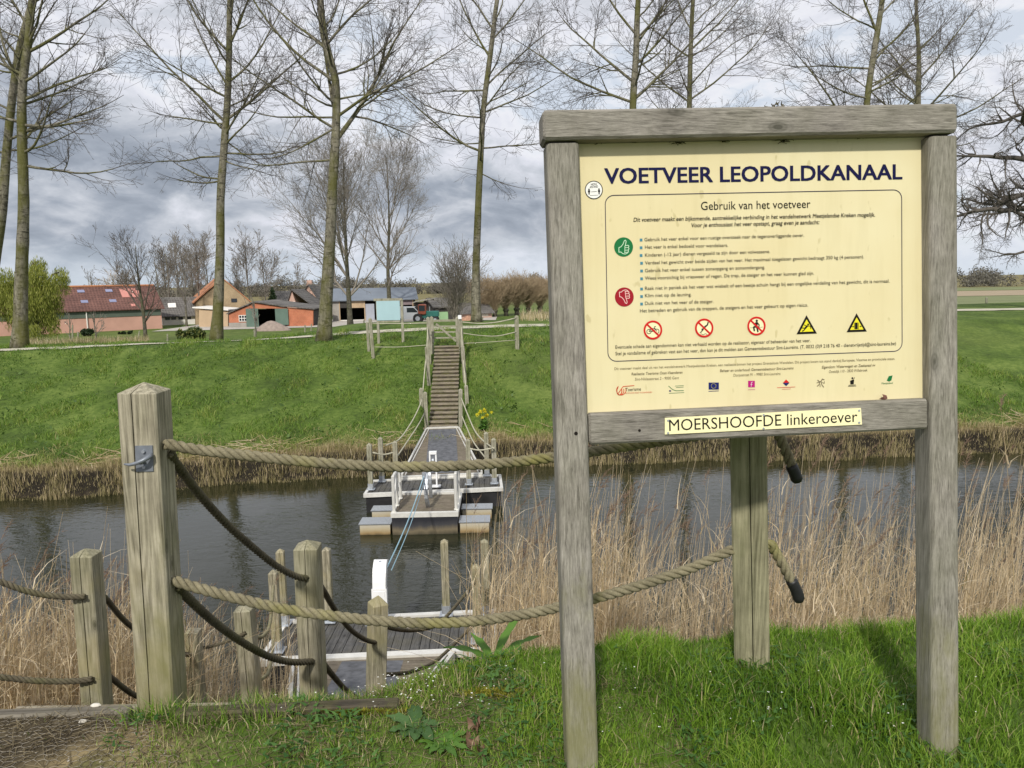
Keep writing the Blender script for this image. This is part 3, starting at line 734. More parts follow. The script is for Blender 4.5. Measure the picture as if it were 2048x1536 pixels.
    fill(mb, [(s - .006, t - .009), (s + .005, t - .009), (s + .007, t + .004), (s + .002, t + .006), (s - .007, t + .003)], 0.0012); disc(mb, s + .001, t + .011, .0034, 0.0012, 0, 10); stroke(mb, [(s + .004, t + .004), (s + .008, t + .013)], .0018, .0014)
    stroke(mb, [sxy(1697, 770.5), sxy(1711, 769.8)], 0.0018, 0.0012); stroke(mb, [sxy(1696, 772.8), sxy(1712, 772)], 0.0014, 0.0012); mb.build('waterways_mark', INK, panel)
    mb = MB(); s, t = suv(1779, 757); fill(mb, [(s - .010, t - .006), (s - .002, t - .010), (s + .006, t - .006), (s + .010, t + .010), (s - .003, t + .008)], 0.0012); put_text(mb, 'Meetjesland', (1763, 768.5), (1786, 767.5), 4, 0.2); mb.build('leaf_mark', GRN, panel)
    # round sticker
    s, t = suv(1187.5, 380); mb = MB(); disc(mb, s, t, 0.0285, 0.0012); st = mb.build('sticker', WHT, panel)
    mb = MB(); disc(mb, s, t, 0.0287, 0.0016, 0.0262); 
    for dx in (-.0155, .0165):
        disc(mb, s + dx, t + .002, .0026, 0.0018, 0, 10); fill(mb, [(s + dx - .0035, t - .007), (s + dx + .0035, t - .007), (s + dx + .0035, t - .001), (s + dx - .0035, t - .001)], .0018); fill(mb, [(s + dx - .002, t - .014), (s + dx + .002, t - .014), (s + dx + .002, t - .007), (s + dx - .002, t - .007)], .0018)
    put_text(mb, 'HOU', (1182, 371), (1194, 370), 4.5, 0.1, 0.02); put_text(mb, 'AFSTAND', (1179.5, 376.5), (1196, 375), 4.5, 0.1, 0.02); stroke(mb, [(s - .009, t - .006), (s + .009, t - .005)], .0012, .0018); stroke(mb, [(s - .013, t - .017), (s + .013, t - .0165)], .001, .0018)
    mb.build('sticker_print', INK, panel)
    # cobwebs and dirt clots under the top rail, dead leaf on the bottom rail
    rr = random.Random(5)
    for px, py, r_ in ((1192, 289, .006), (1355, 287, .011), (1450, 286, .006), (1568, 284, .012), (1724, 279, .007), (1265, 288, .004)):
        s, t = suv(px, py); mb = MB()
        for k in range(26):
            a = rr.uniform(0, 6.28); L_ = r_ * rr.uniform(.3, 1.9)
            p = SP(s + rr.gauss(0, r_), t + 0.006 + rr.gauss(0, r_ * .35), .004); q_ = p + S_X * L_ * math.cos(a) * 1.5 + S_Y * (-abs(L_ * math.sin(a)) * .5) + S_N * .003
            mb.tube([p, q_], rr.uniform(.0004, .0011), 3)
        mb.build('cobweb', CRACK, S)
    # clump of moss on the top of the rail, wind blown scrap on the bottom rail
    mb = MB(); s, t = suv(1549, 214, 0.03)
    for k in range(60): p = SP(s + rr.uniform(-.03, .03), t + rr.uniform(-.006, .003), .03 + rr.uniform(-.03, .03)); mb.tube([p, p + np.array([rr.gauss(0, .004), rr.gauss(0, .004), rr.uniform(.002, .009)])], [.0022, .001], 4)
    mb.build('moss_clump', m_plain('brown_moss', (.10, .085, .05), .95, 0, .4, 60), S)
    mb = MB(); s, t = suv(1765, 794, 0.01); q = [SP(s + x, t + y, .012 + z) for x, y, z in ((-.014, -.006, 0), (.002, -.008, .012), (.014, -.005, .004), (.008, .006, .008), (-.002, .010, 0), (-.006, .002, .012))]; mb.poly(q); mb.build('leaf_scrap', m_plain('brown_scrap', (.16, .07, .05), .8, 0, .3, 60), S)
    return S
SIGN = build_sign()
# ------------------------------------------------------------------ posts
def post_rings(mb, base, top, size, yaw, cap, cracks=(), seed=0, ch=0.10, wob=1.0):
    """square timber with chamfered corners, drying cracks and a pyramid top; cracks = (face 0..3, offset -1..1, width m, depth m)."""
    rr = random.Random(seed); base = np.asarray(base, float); top = np.asarray(top, float)
    ax = top - base; L = np.linalg.norm(ax); ax /= L
    X = np.array([math.cos(yaw), math.sin(yaw), 0]); X -= ax * (X @ ax); X /= np.linalg.norm(X); Y = np.cross(ax, X)
    h = size / 2; c = h * ch
    nseg = max(4, int(L / 0.09)); drift = {i: [rr.gauss(0, 0.02 * wob) for _ in range(nseg + 2)] for i in range(len(cracks))}
    def section(k, ins):
        pts = []
        faces = [((-1, -1), (1, -1)), ((1, -1), (1, 1)), ((1, 1), (-1, 1)), ((-1, 1), (-1, -1))]     # front (toward -Y), right, back, left
        for fi, (a, b) in enumerate(faces):
            a = np.array(a, float); b = np.array(b, float); d = (b - a) / 2
            p0 = a * h + d * c; p1 = b * h - d * c; pts.append(p0)
            nin = np.array([-d[1], d[0]])
            for ci, (cf, co, cw, cdp) in enumerate(cracks):
                if cf != fi: continue
                acc = sum(drift[ci][:k + 1]) * 0.35
                o = max(-0.75, min(0.75, co + acc)) * h; m = (a + b) / 2 * h + d * o
                ww = cw * (0.35 if k == 0 else 1.0) * (0.8 + 0.4 * rr.random())
                pts += [m - d * ww / 2, m + nin * cdp, m + d * ww / 2]
            pts.append(p1)
        return [p * (1 - ins) for p in pts]
    rings = []
    for k in range(nseg + 1):
        o = base + ax * L * k / nseg
        rings.append([o + X * p[0] + Y * p[1] for p in section(k, 0)])
    for t, ins in ((0.10, 0.06), (0.55, 0.5), (0.9, 0.86), (1.0, 0.97)):
        o = top + ax * cap * t; rings.append([o + X * p[0] + Y * p[1] for p in section(nseg, ins)])
    mb.loft(rings)
def ext_down(top, bot, depth=0.25):
    d = (bot - top) / np.linalg.norm(bot - top); p = bot.copy(); k = 0
    while p[2] > tz(p[0], p[1]) - depth and k < 600: p = p + d * 0.02; k += 1
    return p
def rope_post(label, top_px, bot_px, Y, size, yaw=0.0, cap=0.03, cracks=(), mat=None, group='wooden rope posts on the near bank', seed=1, down=0.25, name='rope_post', ch=0.10):
    top = at(*top_px, Y); bot = ext_down(top, at(*bot_px, Y), down)
    mb = MB(); post_rings(mb, bot, top, size, yaw, cap, cracks, seed, ch)
    g = bot.copy(); g[2] = max(tz(bot[0], bot[1]), bot[2])
    o = mb.build(name, mat or W_POST, None, loc=g); tag(o, label, 'post', group); return o, top, bot

P1, p1t, p1b = rope_post('tallest and thickest wooden rope post with a grey metal cleat on its face', (289, 783), (326, 1402), 2.79, 0.138, 0.02, 0.034, ((0, -0.28, 0.0045, 0.022), (1, 0.1, 0.003, 0.012)), seed=4)
PMo, pmt, pmb = rope_post('thick wooden rope post standing behind the information board', (1494, 700), (1505, 1345), 2.94, 0.135, -0.32, 0.03, ((0, 0.05, 0.004, 0.02),), W_POSTG, seed=9)
P2, _, _ = rope_post('leftmost wooden rope post, mossy topped, standing before the pale reeds', (172, 1108), (195, 1405), 4.55, 0.135, 0.0, 0.035, ((0, -0.05, 0.006, 0.02), (1, .2, .003, .01)), seed=6)
P3, _, _ = rope_post('second largest rope post, standing upright in the middle of the stair rail', (615, 1093), (628, 1385), 4.3, 0.136, 0.05, 0.04, ((0, -0.1, 0.004, 0.018), (1, 0.1, 0.003, 0.012)), seed=8)
P4, _, _ = rope_post('short rope post with a pointed top in front of the white cable column', (756, 1207), (752, 1365), 6.15, 0.135, 0.55, 0.07, ((0, 0.0, 0.004, 0.015),), seed=10)
P5, _, _ = rope_post('brownish rope post with split top beside the gangway on the stairs', (488, 1218), (505, 1395), 6.6, 0.15, 0.0, 0.03, ((0, -0.1, 0.007, 0.03), (1, 0.0, .004, .01)), seed=12)
P6, _, _ = rope_post('thin short rope post just right of the tallest post', (386, 1262), (394, 1370), 6.3, 0.11, 0.0, 0.03, ((0, -0.3, 0.005, 0.015),), seed=14)

rope_post('rope post standing off to the left of the leftmost visible one', (-424, 960), (-400, 1300), 3.88, 0.135, 0.0, 0.035, ((0, -0.05, 0.006, 0.02),), seed=16)
# cleat on the tall post
def cleat():
    c = at(289, 917, 2.79 - 0.071); mb = MB()
    ex = np.array([1.0, 0.02, 0]); ez = np.array([0.04, 0, 1.0]); ez /= np.linalg.norm(ez); ey = np.cross(ez, ex); A = np.array([ex, ey, ez])
    w_, h_ = 0.062, 0.095
    mb.box(c, (w_, 0.006, h_), A)
    pl = mb.build('cleat', CLEAT, P1)
    mb = MB()
    # horn: curved tapering arm crossing the plate, rising to the right
    pts = [c + ex * x + ez * z - ey * d for x, z, d in ((0.028, 0.014, 0.006), (0.026, 0.010, 0.024), (0.010, 0.001, 0.036), (-0.012, -0.008, 0.038), (-0.036, -0.014, 0.036), (-0.058, -0.012, 0.032))]
    mb.tube(pts, [0.009, 0.009, 0.008, 0.007, 0.006, 0.003], 8)
    mb.tube([c + ez * -0.012 - ey * 0.003, c + ez * -0.008 - ey * 0.034], 0.007, 8)
    mb.build('cleat_horn', CLEAT, pl, smooth=True)
    for z in (0.027, -0.030):
        mb = MB(); mb.tube([c + ez * z - ey * 0.002, c + ez * z - ey * 0.011], 0.0065, 6); mb.build('bolt', GALV, pl)
cleat()

# ------------------------------------------------------------------ ropes
def spline(P, step):
    P = [np.asarray(p, float) for p in P]; Q = [2 * P[0] - P[1]] + P + [2 * P[-1] - P[-2]]; out = []
    for i in range(1, len(Q) - 2):
        a, b, c, d = Q[i - 1:i + 3]; k = max(2, int(np.linalg.norm(c - b) / step))
        for j in range(k):
            t = j / k; out.append(0.5 * (2 * b + (c - a) * t + (2 * a - 5 * b + 4 * c - d) * t * t + (3 * b - a - 3 * c + d) * t ** 3))
    out.append(P[-1]); return out
def px_line(pxs, Y0, Y1):
    n = len(pxs); xs = [p[0] for p in pxs]; d = np.cumsum([0] + [math.hypot(pxs[i + 1][0] - pxs[i][0], pxs[i + 1][1] - pxs[i][1]) for i in range(n - 1)])
    return [at(p[0], p[1], Y0 + (Y1 - Y0) * d[i] / d[-1]) for i, p in enumerate(pxs)]
def twist(mb, pts, r, pitch=5.0, n=7, step=0.008, phase=0.0):
    C = spline(pts, step); C = np.array(C); m = len(C)
    T = np.gradient(C, axis=0); T /= np.linalg.norm(T, axis=1, keepdims=True)
    ref = np.array([0, 0, 1.0]); X = np.cross(ref, T)
    bad = np.linalg.norm(X, axis=1) < 0.2
    X[bad] = np.cross(np.array([0, 1.0, 0]), T[bad]); X /= np.linalg.norm(X, axis=1, keepdims=True); Yv = np.cross(T, X)
    s = np.concatenate([[0], np.cumsum(np.linalg.norm(np.diff(C, axis=0), axis=1))])
    for k in range(3):
        a = phase + k * 2.0944 + 2 * math.pi * s / (pitch * r); q = C + (X * np.cos(a)[:, None] + Yv * np.sin(a)[:, None]) * r * 0.56
        mb.tube(list(q), r * 0.50, n)
def rope(label, pts, r, mat, group, strands=True, step=0.008, tape=None):
    mb = MB()
    if strands:
        twist(mb, pts, r, step=step)
        rr = random.Random(len(label)); C = spline(pts, 0.02)          # loose fibres
        for _ in range(int(len(C) * 3.2)):
            q = C[rr.randrange(len(C))]; d = np.array([rr.gauss(0, 1), rr.gauss(0, 1), rr.gauss(0, 1)]); d /= np.linalg.norm(d); e_ = np.array([rr.gauss(0, 1), rr.gauss(0, .4), rr.gauss(0, .6)]) * r * .35
            mb.tube([q + d * r * .7, q + d * r * 1.05 + e_ * .5, q + d * r * rr.uniform(1.1, 1.5) + e_], [.0006, .0005, .0003], 3)
    else: mb.tube(spline(pts, step), r, 6)
    c = np.asarray(pts[0], float)
    o = mb.build('rope', mat, None, smooth=True, loc=c); tag(o, label, 'rope', group)
    if tape is not None:
        mb = MB(); mb.tube(spline(tape, 0.01), [r * 1.12] * (len(spline(tape, 0.01)) - 1) + [r * 0.8], 10); mb.build('taped_end', TAPE, o, smooth=True)
    return o
G1 = 'thick ropes strung between the near posts'
up = px_line([(330, 887), (380, 897), (450, 906), (600, 922), (750, 932), (870, 933), (1000, 926), (1110, 914), (1250, 893), (1470, 862), (1545, 862)], 2.76, 2.92)
up += [at(1558, 872, 2.93), at(1572, 903, 2.93), at(1583, 932, 2.93)]
rope('upper thick twisted rope across the picture from the cleated post', up, 0.0205, ROPE, G1, tape=[at(1582, 930, 2.93), at(1590, 948, 2.93), at(1595, 964, 2.93)])
lo = px_line([(344, 1160), (400, 1177), (500, 1203), (600, 1223), (750, 1241), (880, 1246), (1000, 1236), (1120, 1214), (1250, 1180), (1380, 1137), (1470, 1098), (1535, 1088)], 2.78, 2.92)
lo += [at(1548, 1100, 2.93), at(1566, 1130, 2.93), at(1583, 1162, 2.93)]
rope('lower thick twisted rope with yellow lichen, sagging below the first', lo, 0.0205, ROPE, G1, tape=[at(1582, 1160, 2.93), at(1593, 1182, 2.93), at(1599, 1203, 2.93)])
G2 = 'dark ropes along the near stairs'
def dr(label, pxs, y0, y1, r=0.019, mat=ROPED, st=True, step=0.012): rope(label, px_line(pxs, y0, y1), r, mat, G2, st, step)
dr('upper dark rope from the cleated post down to the second largest post', [(340, 905), (352, 927), (400, 990), (450, 1045), (500, 1090), (550, 1130), (590, 1152), (614, 1157)], 2.80, 4.24)
dr('lower dark rope from the cleated post down to the second largest post', [(355, 1172), (370, 1190), (420, 1237), (470, 1275), (530, 1310), (580, 1324), (626, 1323)], 2.80, 4.24)
dr('upper rope between the second largest post and the pointed short post', [(636, 1165), (648, 1183), (670, 1220), (700, 1258), (730, 1279), (750, 1285)], 4.34, 6.08)
dr('lower rope running from the second largest post into the grass', [(645, 1325), (655, 1338), (675, 1362), (692, 1380), (720, 1400), (748, 1408)], 4.34, 6.08)
dr('upper rope from the pointed short post to the far right dock post', [(770, 1252), (790, 1258), (823, 1261), (862, 1255), (890, 1236), (949, 1166)], 6.2, 9.95)
dr('lower rope from the pointed short post to the far right dock post', [(768, 1349), (790, 1348), (823, 1343), (875, 1319), (947, 1250)], 6.2, 9.95)
dr('upper dark rope entering the frame and ending at the leftmost post', [(-420, 1010), (-330, 1050), (-200, 1098), (-100, 1128), (-20, 1156), (0, 1163), (60, 1184), (120, 1193), (170, 1194)], 3.9, 4.46)
dr('lower dark rope entering the frame and ending at the leftmost post', [(-420, 1235), (-330, 1270), (-200, 1310), (-100, 1334), (-20, 1350), (0, 1354), (80, 1362), (150, 1362), (184, 1358)], 3.9, 4.46)
dr('upper rope from the leftmost post passing behind the cleated post', [(200, 1188), (214, 1200), (240, 1232), (266, 1256), (320, 1296), (384, 1311)], 4.6, 6.26)
dr('lower rope from the leftmost post passing behind the cleated post', [(210, 1345), (224, 1357), (250, 1378), (276, 1393), (330, 1408), (390, 1408)], 4.6, 6.26)
dr('rope between the thin short post and the brownish split post', [(398, 1297), (420, 1293), (445, 1286), (470, 1276), (491, 1265)], 6.36, 6.52, 0.016)
dr('upper rope from the brownish post to the left corner dock post', [(504, 1273), (517, 1275), (528, 1270), (540, 1246), (547, 1172)], 6.7, 9.9, 0.018, ROPEG)
dr('lower rope from the brownish post to the left corner dock post', [(513, 1362), (526, 1356), (540, 1333), (550, 1256)], 6.7, 9.9, 0.018, ROPEG)

# ------------------------------------------------------------------ kerb planks on the near bank
def plank(label, a, b, h, wd, mat=None):
    a = np.asarray(a, float); b = np.asarray(b, float); m = (a + b) / 2; d = b - a; L = np.linalg.norm(d); x = d / L; y = np.cross([0, 0, 1.0], x); y /= np.linalg.norm(y); z = np.cross(x, y)
    mb = MB(); mb.box(m, (L, wd, h), np.array([x, y, z]), 0.008)
    o = mb.build('kerb_plank', mat or W_PLANK, None, loc=(0, 0, 0))
    # own axes along the plank for the grain
    M_ = Matrix(((x[0], y[0], z[0], m[0]), (x[1], y[1], z[1], m[1]), (x[2], y[2], z[2], m[2]), (0, 0, 0, 1)))
    o.data.transform(M_.inverted()); o.matrix_world = M_
    tag(o, label, 'plank', 'kerb planks at the top of the stairs'); return o
plank('worn grey kerb plank at the edge of the wire meshed mud', onz(-160, 1432, 0.0) - [0, 0, .054], onz(262, 1418, 0.0) - [0, 0, .054], 0.12, 0.05, m_wood('grey_kerb_plank', (0.075, 0.066, 0.052), (0.20, 0.18, 0.145), 0, 0.2))
plank('dark mossy kerb plank half buried in the grass', onz(352, 1438, 0.0) - [0, 0, .040], onz(800, 1418, 0.0) - [0, 0, .040], 0.15, 0.055)

# ------------------------------------------------------------------ landing stages
def lerp(a, b, t): return np.asarray(a, float) * (1 - t) + np.asarray(b, float) * t
def deck_boards(mb, A, B, C_, D, n, gap, thk):
    """boards from edge AB to edge DC, side by side along AB (A,B front; D,C back)."""
    for k in range(n):
        t0, t1 = (k + gap) / n, (k + 1 - gap) / n
        q = [lerp(A, B, t0), lerp(A, B, t1), lerp(D, C_, t1), lerp(D, C_, t0)]
        mb.hexa([p - np.array([0, 0, thk]) for p in q], q)
def beam(mb, a, b, wd, h):
    """rectangular bar whose top edge line is a-b."""
    a = np.asarray(a, float); b = np.asarray(b, float); d = b - a; x = d / np.linalg.norm(d); y = np.cross([0, 0, 1.0], x); y /= np.linalg.norm(y)
    o = y * wd / 2; z = np.array([0, 0, h]); mb.hexa([a - o - z, b - o - z, b + o - z, a + o - z], [a - o, b - o, b + o, a + o])
def dock(label, FL, FR, BR, BL, z, posts, hull_h, near):
    P3 = lambda p, dz=0.0: np.array([p[0], p[1], z + dz])
    ctr = (P3(FL) + P3(FR) + P3(BR) + P3(BL)) / 4
    D = thing('landing_stage', label, 'dock', (ctr[0], ctr[1], z - hull_h), 'floating landing stages')
    A, B, C_, E_ = P3(FL), P3(FR), P3(BR), P3(BL)
    mb = MB(); deck_boards(mb, A, B, C_, E_, 24, 0.035, 0.03); mb.build('deck', W_DECK, D)
    mb = MB()
    e = 0.055
    for p, q in ((A, B), (E_, C_)): beam(mb, p + (p - q) * 0.01 + [0, 0, 0.035], q + (q - p) * 0.01 + [0, 0, 0.035], 0.10, 0.09)
    for p, q in ((A, E_), (B, C_)): beam(mb, lerp(p, q, 0.06) + [0, 0, 0.030], lerp(p, q, 0.94) + [0, 0, 0.030], 0.07, 0.08)
    mb.build('edge_frame', ALU, D)
    mb = MB(); i = [lerp(p, ctr, 0.012) for p in (A, B, C_, E_)]
    mb.hexa([p - [0, 0, hull_h + 0.25] for p in i], [p - [0, 0, 0.056] for p in i]); mb.build('float', HULL, D)
    for k, (pos, h) in enumerate(posts):
        b = np.array([pos[0], pos[1], z + 0.03]); mb = MB(); post_rings(mb, b, b + [0.0, 0.0, h], 0.115, 0.05 * (k % 3), 0.05, ((0, 0.1 * (-1) ** k, .005, .02),), 20 + k)
        o = mb.build('post', W_POST if near else W_FAR, D)
        mb = MB()
        for s in (-1, 1):
            mb.box(b + [0, s * 0.062, 0.075], (0.11, 0.008, 0.16)); mb.box(b + [s * 0.062, 0, 0.075], (0.008, 0.11, 0.16))
        mb.box(b + [0, 0, 0.006], (0.20, 0.20, 0.012)); mb.build('post_shoe', GALV, o)
    return D
ZD = -3.55
FLn, FRn, BRn, BLn = (-3.52, 9.92), (-0.28, 10.12), (-0.34, 11.36), (-3.47, 11.12)
def q2(px, py, z=ZD): p = onz(px, py, z); return (p[0], p[1])
NEAR = dock('near floating landing stage with dark boards and pale aluminium edges', FLn, FRn, BRn, BLn, ZD,
            [(q2(556, 1305), 1.13), (q2(955, 1287), 1.10), (q2(569, 1252), 1.13), (q2(660, 1246), 1.12), (q2(893, 1232), 1.15), (q2(972, 1232), 1.15)], 0.45, True)
FLf, FRf, BRf, BLf = (-3.61, 18.14), (-0.30, 18.51), (-0.36, 19.74), (-3.62, 19.40)
FAR = dock('far floating landing stage below the stairs of the opposite bank', FLf, FRf, BRf, BLf, ZD,
           [(q2(742, 981), 1.12), (q2(764, 965), 1.12), (q2(793, 975), 1.12), (q2(938, 971), 1.12), (q2(974, 953), 1.12), (q2(989, 969), 1.12)], 0.45, False)

def column(parent, x, y, z, h, wd, dirn, facing):
    """curved steel hood that guides the ferry line; dirn = +1 bends away from the reader."""
    mb = MB()
    ex = np.array([1.0, 0, 0]); ey = np.array([0, 1.0, 0]) * dirn; ez = np.array([0, 0, 1.0]); b = np.array([x, y, z])
    prof = [(-0.10, 0.0), (-0.10, h * 0.55)] + [(-0.10 + 0.26 * (1 - math.cos(t)), h * 0.55 + h * 0.45 * math.sin(t)) for t in np.linspace(0.15, 1.45, 8)]
    inner = [(a + 0.16 if k < 2 else a + 0.13, c - (0.0 if k < 2 else 0.045)) for k, (a, c) in enumerate(prof)]
    out = [b + ey * p[0] + ez * p[1] for p in prof]; inn = [b + ey * p[0] + ez * p[1] for p in inner]
    for s0 in (-1, 1):
        for k in range(len(prof) - 1):
            q = [out[k], out[k + 1], inn[k + 1], inn[k]]; mb.hexa([p + ex * (s0 * wd / 2 - 0.004) for p in q], [p + ex * (s0 * wd / 2 + 0.004) for p in q])
    for k in range(len(prof) - 1):
        q = [out[k], out[k + 1]]; mb.poly([q[0] - ex * wd / 2, q[1] - ex * wd / 2, q[1] + ex * wd / 2, q[0] + ex * wd / 2])
    col = mb.build('cable_column', ALUW, parent)
    if facing:
        mb = MB(); c = b + ey * -0.106 + ez * (h * 0.42); mb.box(c, (wd + 0.035, 0.012, h * 0.36)); mb.box(c + np.array([0, -0.010, 0]), (wd - 0.02, 0.006, h * 0.28)); mb.build('cover_plate', ALUW, col)
        mb = MB(); mb.box(b + ez * 0.045 + ey * -0.16, (0.40, 0.16, 0.012)); mb.build('foot_plate', GALV, col)
    mb = MB(); pc = b + ey * 0.10 + ez * (h * 0.93); mb.tube([pc - ex * 0.02, pc + ex * 0.02], 0.055, 14); mb.build('pulley', GALV, col)
    return col
cn = onz(766, 1240, ZD); column(NEAR, cn[0], cn[1] - 0.12, ZD + 0.03, 0.93, 0.19, 1, True)
# far column: box frame of two legs and a head
def far_column():
    b = onz(868, 976, ZD); ex = np.array([1.0, 0.1, 0]); mb = MB()
    for s in (-1, 1): mb.box(b + ex * s * 0.075 + [0, 0, 0.45], (0.035, 0.12, 0.86))
    mb.box(b + [0, 0, 0.90], (0.185, 0.14, 0.06)); mb.box(b + [0, 0, 0.05], (0.34, 0.2, 0.02)); mb.box(b + [0, 0, 0.55], (0.115, 0.03, 0.03))
    c = mb.build('cable_column', ALUW, FAR)
    mb = MB(); mb.tube([b + [-0.025, -0.03, 0.70], b + [0.025, -0.03, 0.70]], 0.07, 14); mb.build('pulley', GALV, c)
far_column()

# ------------------------------------------------------------------ gangways
def gangway(label, A, B, C_, D_, strip_col, n):
    """A,B at the dock end, C,D at the land end."""
    A, B, C_, D_ = [np.asarray(p, float) for p in (A, B, C_, D_)]
    G = thing('gangway', label, 'gangway', (A + B) / 2 - [0, 0, 0.1], 'trapezoid gangways to the landing stages')
    mb = MB(); deck_boards(mb, A, D_, C_, B, n, 0.03, 0.03); mb.build('deck', W_DECKB, G)
    mb = MB(); z = np.array([0, 0, 0.06])
    for p, q in ((A, D_), (B, C_)): beam(mb, lerp(p, q, 0.025) + z, lerp(p, q, 0.975) + z, 0.05, 0.15); 
    o = (B - A) / np.linalg.norm(B - A) * 0.085
    beam(mb, lerp(A, D_, 0.03) + o + z * 0.6, lerp(A, D_, 0.97) + o + z * 0.6, 0.025, 0.06); beam(mb, lerp(B, C_, 0.03) - o + z * 0.6, lerp(B, C_, 0.97) - o + z * 0.6, 0.025, 0.06)
    beam(mb, A + z * .75, B + z * .75, 0.10, 0.10); beam(mb, D_ + z * .75, C_ + z * .75, 0.09, 0.10); mb.build('side_beam', ALU, G)
    mA, mB, mC, mD = lerp(A, B, 0.5), None, None, lerp(D_, C_, 0.5)
    mb = MB(); hw = np.linalg.norm(C_ - D_) * 0.42; ex = (C_ - D_) / np.linalg.norm(C_ - D_); q0, q1 = lerp(mA, mD, 0.05), lerp(mA, mD, 0.97); up_ = np.array([0, 0, 0.005])
    mb.poly([q0 - ex * hw + up_, q0 + ex * hw + up_, q1 + ex * hw + up_, q1 - ex * hw + up_]); mb.build('anti_slip_strip', strip_col, G)
    return G
AS = m_plain('worn_anti_slip_felt', (0.10, 0.104, 0.115), 0.85, 0, 0.45, 7)
gangway('far gangway widening from the stair foot towards the water', (-2.93, 19.52, -3.50), (-0.82, 19.74, -3.50), (-1.82, 25.32, -3.31), (-2.86, 25.22, -3.31), AS, 26)
gangway('near gangway leading from the near stairs onto the landing stage', (-3.02, 9.80, -3.50), (-0.85, 9.93, -3.50), (-1.36, 7.25, -3.10), (-2.34, 7.25, -3.10), AS, 14)

# ------------------------------------------------------------------ ferry
def ferry():
    a = R(0.5); cx, cy = -1.98, 16.46; ex = np.array([math.cos(a), math.sin(a), 0]); ey = np.array([-math.sin(a), math.cos(a), 0]); ez = np.array([0, 0, 1.0]); A = np.array([ex, ey, ez])
    O = np.array([cx, cy, ZD]); q = lambda x, y, z=0.0: O + ex * x + ey * y + ez * z
    F = thing('cable_ferry', 'small hand pulled foot ferry moored at the far landing stage', 'ferry', q(0, 0.9, -0.45))
    L, hw = 1.66, 0.745
    mb = MB()
    for k in range(9): mb.box(q(0, 0.09 + (L - 0.14) * (k + .5) / 9, -0.015), (2 * hw - 0.10, (L - 0.14) / 9 - 0.008, 0.03), A)
    mb.build('deck', W_DECKB, F)
    mb = MB(); mb.box(q(0, 0.03, 0.0), (2 * hw, 0.11, 0.10), A); mb.box(q(0, L, 0.0), (2 * hw - .12, 0.09, 0.10), A)
    for s in (-1, 1): mb.box(q(s * (hw - 0.03), L / 2 + .03, 0.004), (0.06, L - 0.17, 0.085), A)
    mb.build('edge_frame', ALU, F)
    mb = MB(); mb.hexa([q(-hw + .03, .01, -.75), q(hw - .03, .01, -.75), q(hw - .03, L - .04, -.75), q(-hw + .03, L - .04, -.75)], [q(-hw + .02, -.01, -.052), q(hw - .02, -.01, -.052), q(hw - .02, L - .04, -.052), q(-hw + .02, L - .04, -.052)]); mb.build('hull', HULLF, F)
    for (x0, x1, y0, y1) in ((-1.46, -0.76, 0.02, 0.50), (-1.36, -0.76, 1.02, 1.42), (0.76, 1.43, 0.02, 0.50), (0.76, 1.47, 1.02, 1.42)):
        mb = MB(); mb.box(q((x0 + x1) / 2, (y0 + y1) / 2, -0.43), (x1 - x0 - .03, y1 - y0 - .03, 0.44), A); p = mb.build('pontoon', PONT, F)
        mb = MB(); mb.box(q((x0 + x1) / 2, (y0 + y1) / 2, -0.199), (x1 - x0 + .02, y1 - y0 + .02, 0.018), A); mb.build('pontoon_lid', GALV, p)
    # railings on both sides: uprights, top and middle bar, a slanting brace
    for s, ys in ((-1, (0.10, 0.62, 1.20)), (1, (0.22, 0.70, 1.28))):
        x = s * (hw - 0.06); mb = MB()
        for k, y in enumerate(ys): mb.tube([q(x, y, 0.04), q(x, y, 0.86)], 0.036, 8)
        mb.tube([q(x, ys[0], 0.84), q(x, ys[-1], 0.86)], 0.032, 8); mb.tube([q(x, ys[0], 0.45), q(x, ys[-1], 0.45)], 0.014, 6)
        mb.tube([q(x, ys[0], 0.22), q(x, ys[1], 0.70), q(x, ys[-1], 0.80)], 0.022, 6); mb.tube([q(x, ys[0], 0.62), q(x, ys[1], 0.84)], 0.022, 6)
        for y in ys: mb.box(q(x, y, 0.045), (0.09, 0.10, 0.02), A)
        mb.build('railing', ALU, F, smooth=False)
    # line guide: two bowed bars and a pulley head
    mb = MB()
    for y0, z1 in ((0.25, 0.83), (1.02, 0.80)):
        pts = [q(0.02, y0 + 0.16 - 0.30 * math.sin(t) * (1 if y0 < .5 else .5) + 0.16, 0.04 + z1 * (1 - t / 3.14)) for t in np.linspace(0, 3.14, 10)]
        for p0, p1 in zip(pts[:-1], pts[1:]):
            d = p1 - p0; Ld = np.linalg.norm(d); d /= Ld; y_ = np.cross(d, ex); mb.box((p0 + p1) / 2, (0.075, 0.12, Ld * 1.06), np.array([ex, y_ / np.linalg.norm(y_), d]))
    mb.tube([q(0.02, 0.42, 0.86), q(0.02, 1.2, 0.83)], 0.022, 8)
    g = mb.build('line_guide', GALV, F)
    mb = MB(); mb.tube([q(-0.05, 0.36, 0.72), q(-0.01, 0.36, 0.72)], 0.07, 14); mb.box(q(-0.03, 0.36, 0.80), (0.07, 0.05, 0.12), A); mb.build('pulley', GALV, g)
    return q
fq = ferry()
def blue_line(label, a, b, r):
    a = np.asarray(a, float); b = np.asarray(b, float); pts = [lerp(a, b, t) - np.array([0, 0, 0.10 * math.sin(math.pi * t)]) for t in np.linspace(0, 1, 14)]
    mb = MB(); mb.tube(pts, r, 6); tag(mb.build('ferry_line', BLUE, None, loc=pts[0]), label, 'rope', 'blue ferry lines over the water')
blue_line('thicker blue ferry line from the hood of the near column to the ferry', at(773, 1137, 11.12), fq(-0.03, 0.36, 0.78), 0.012)
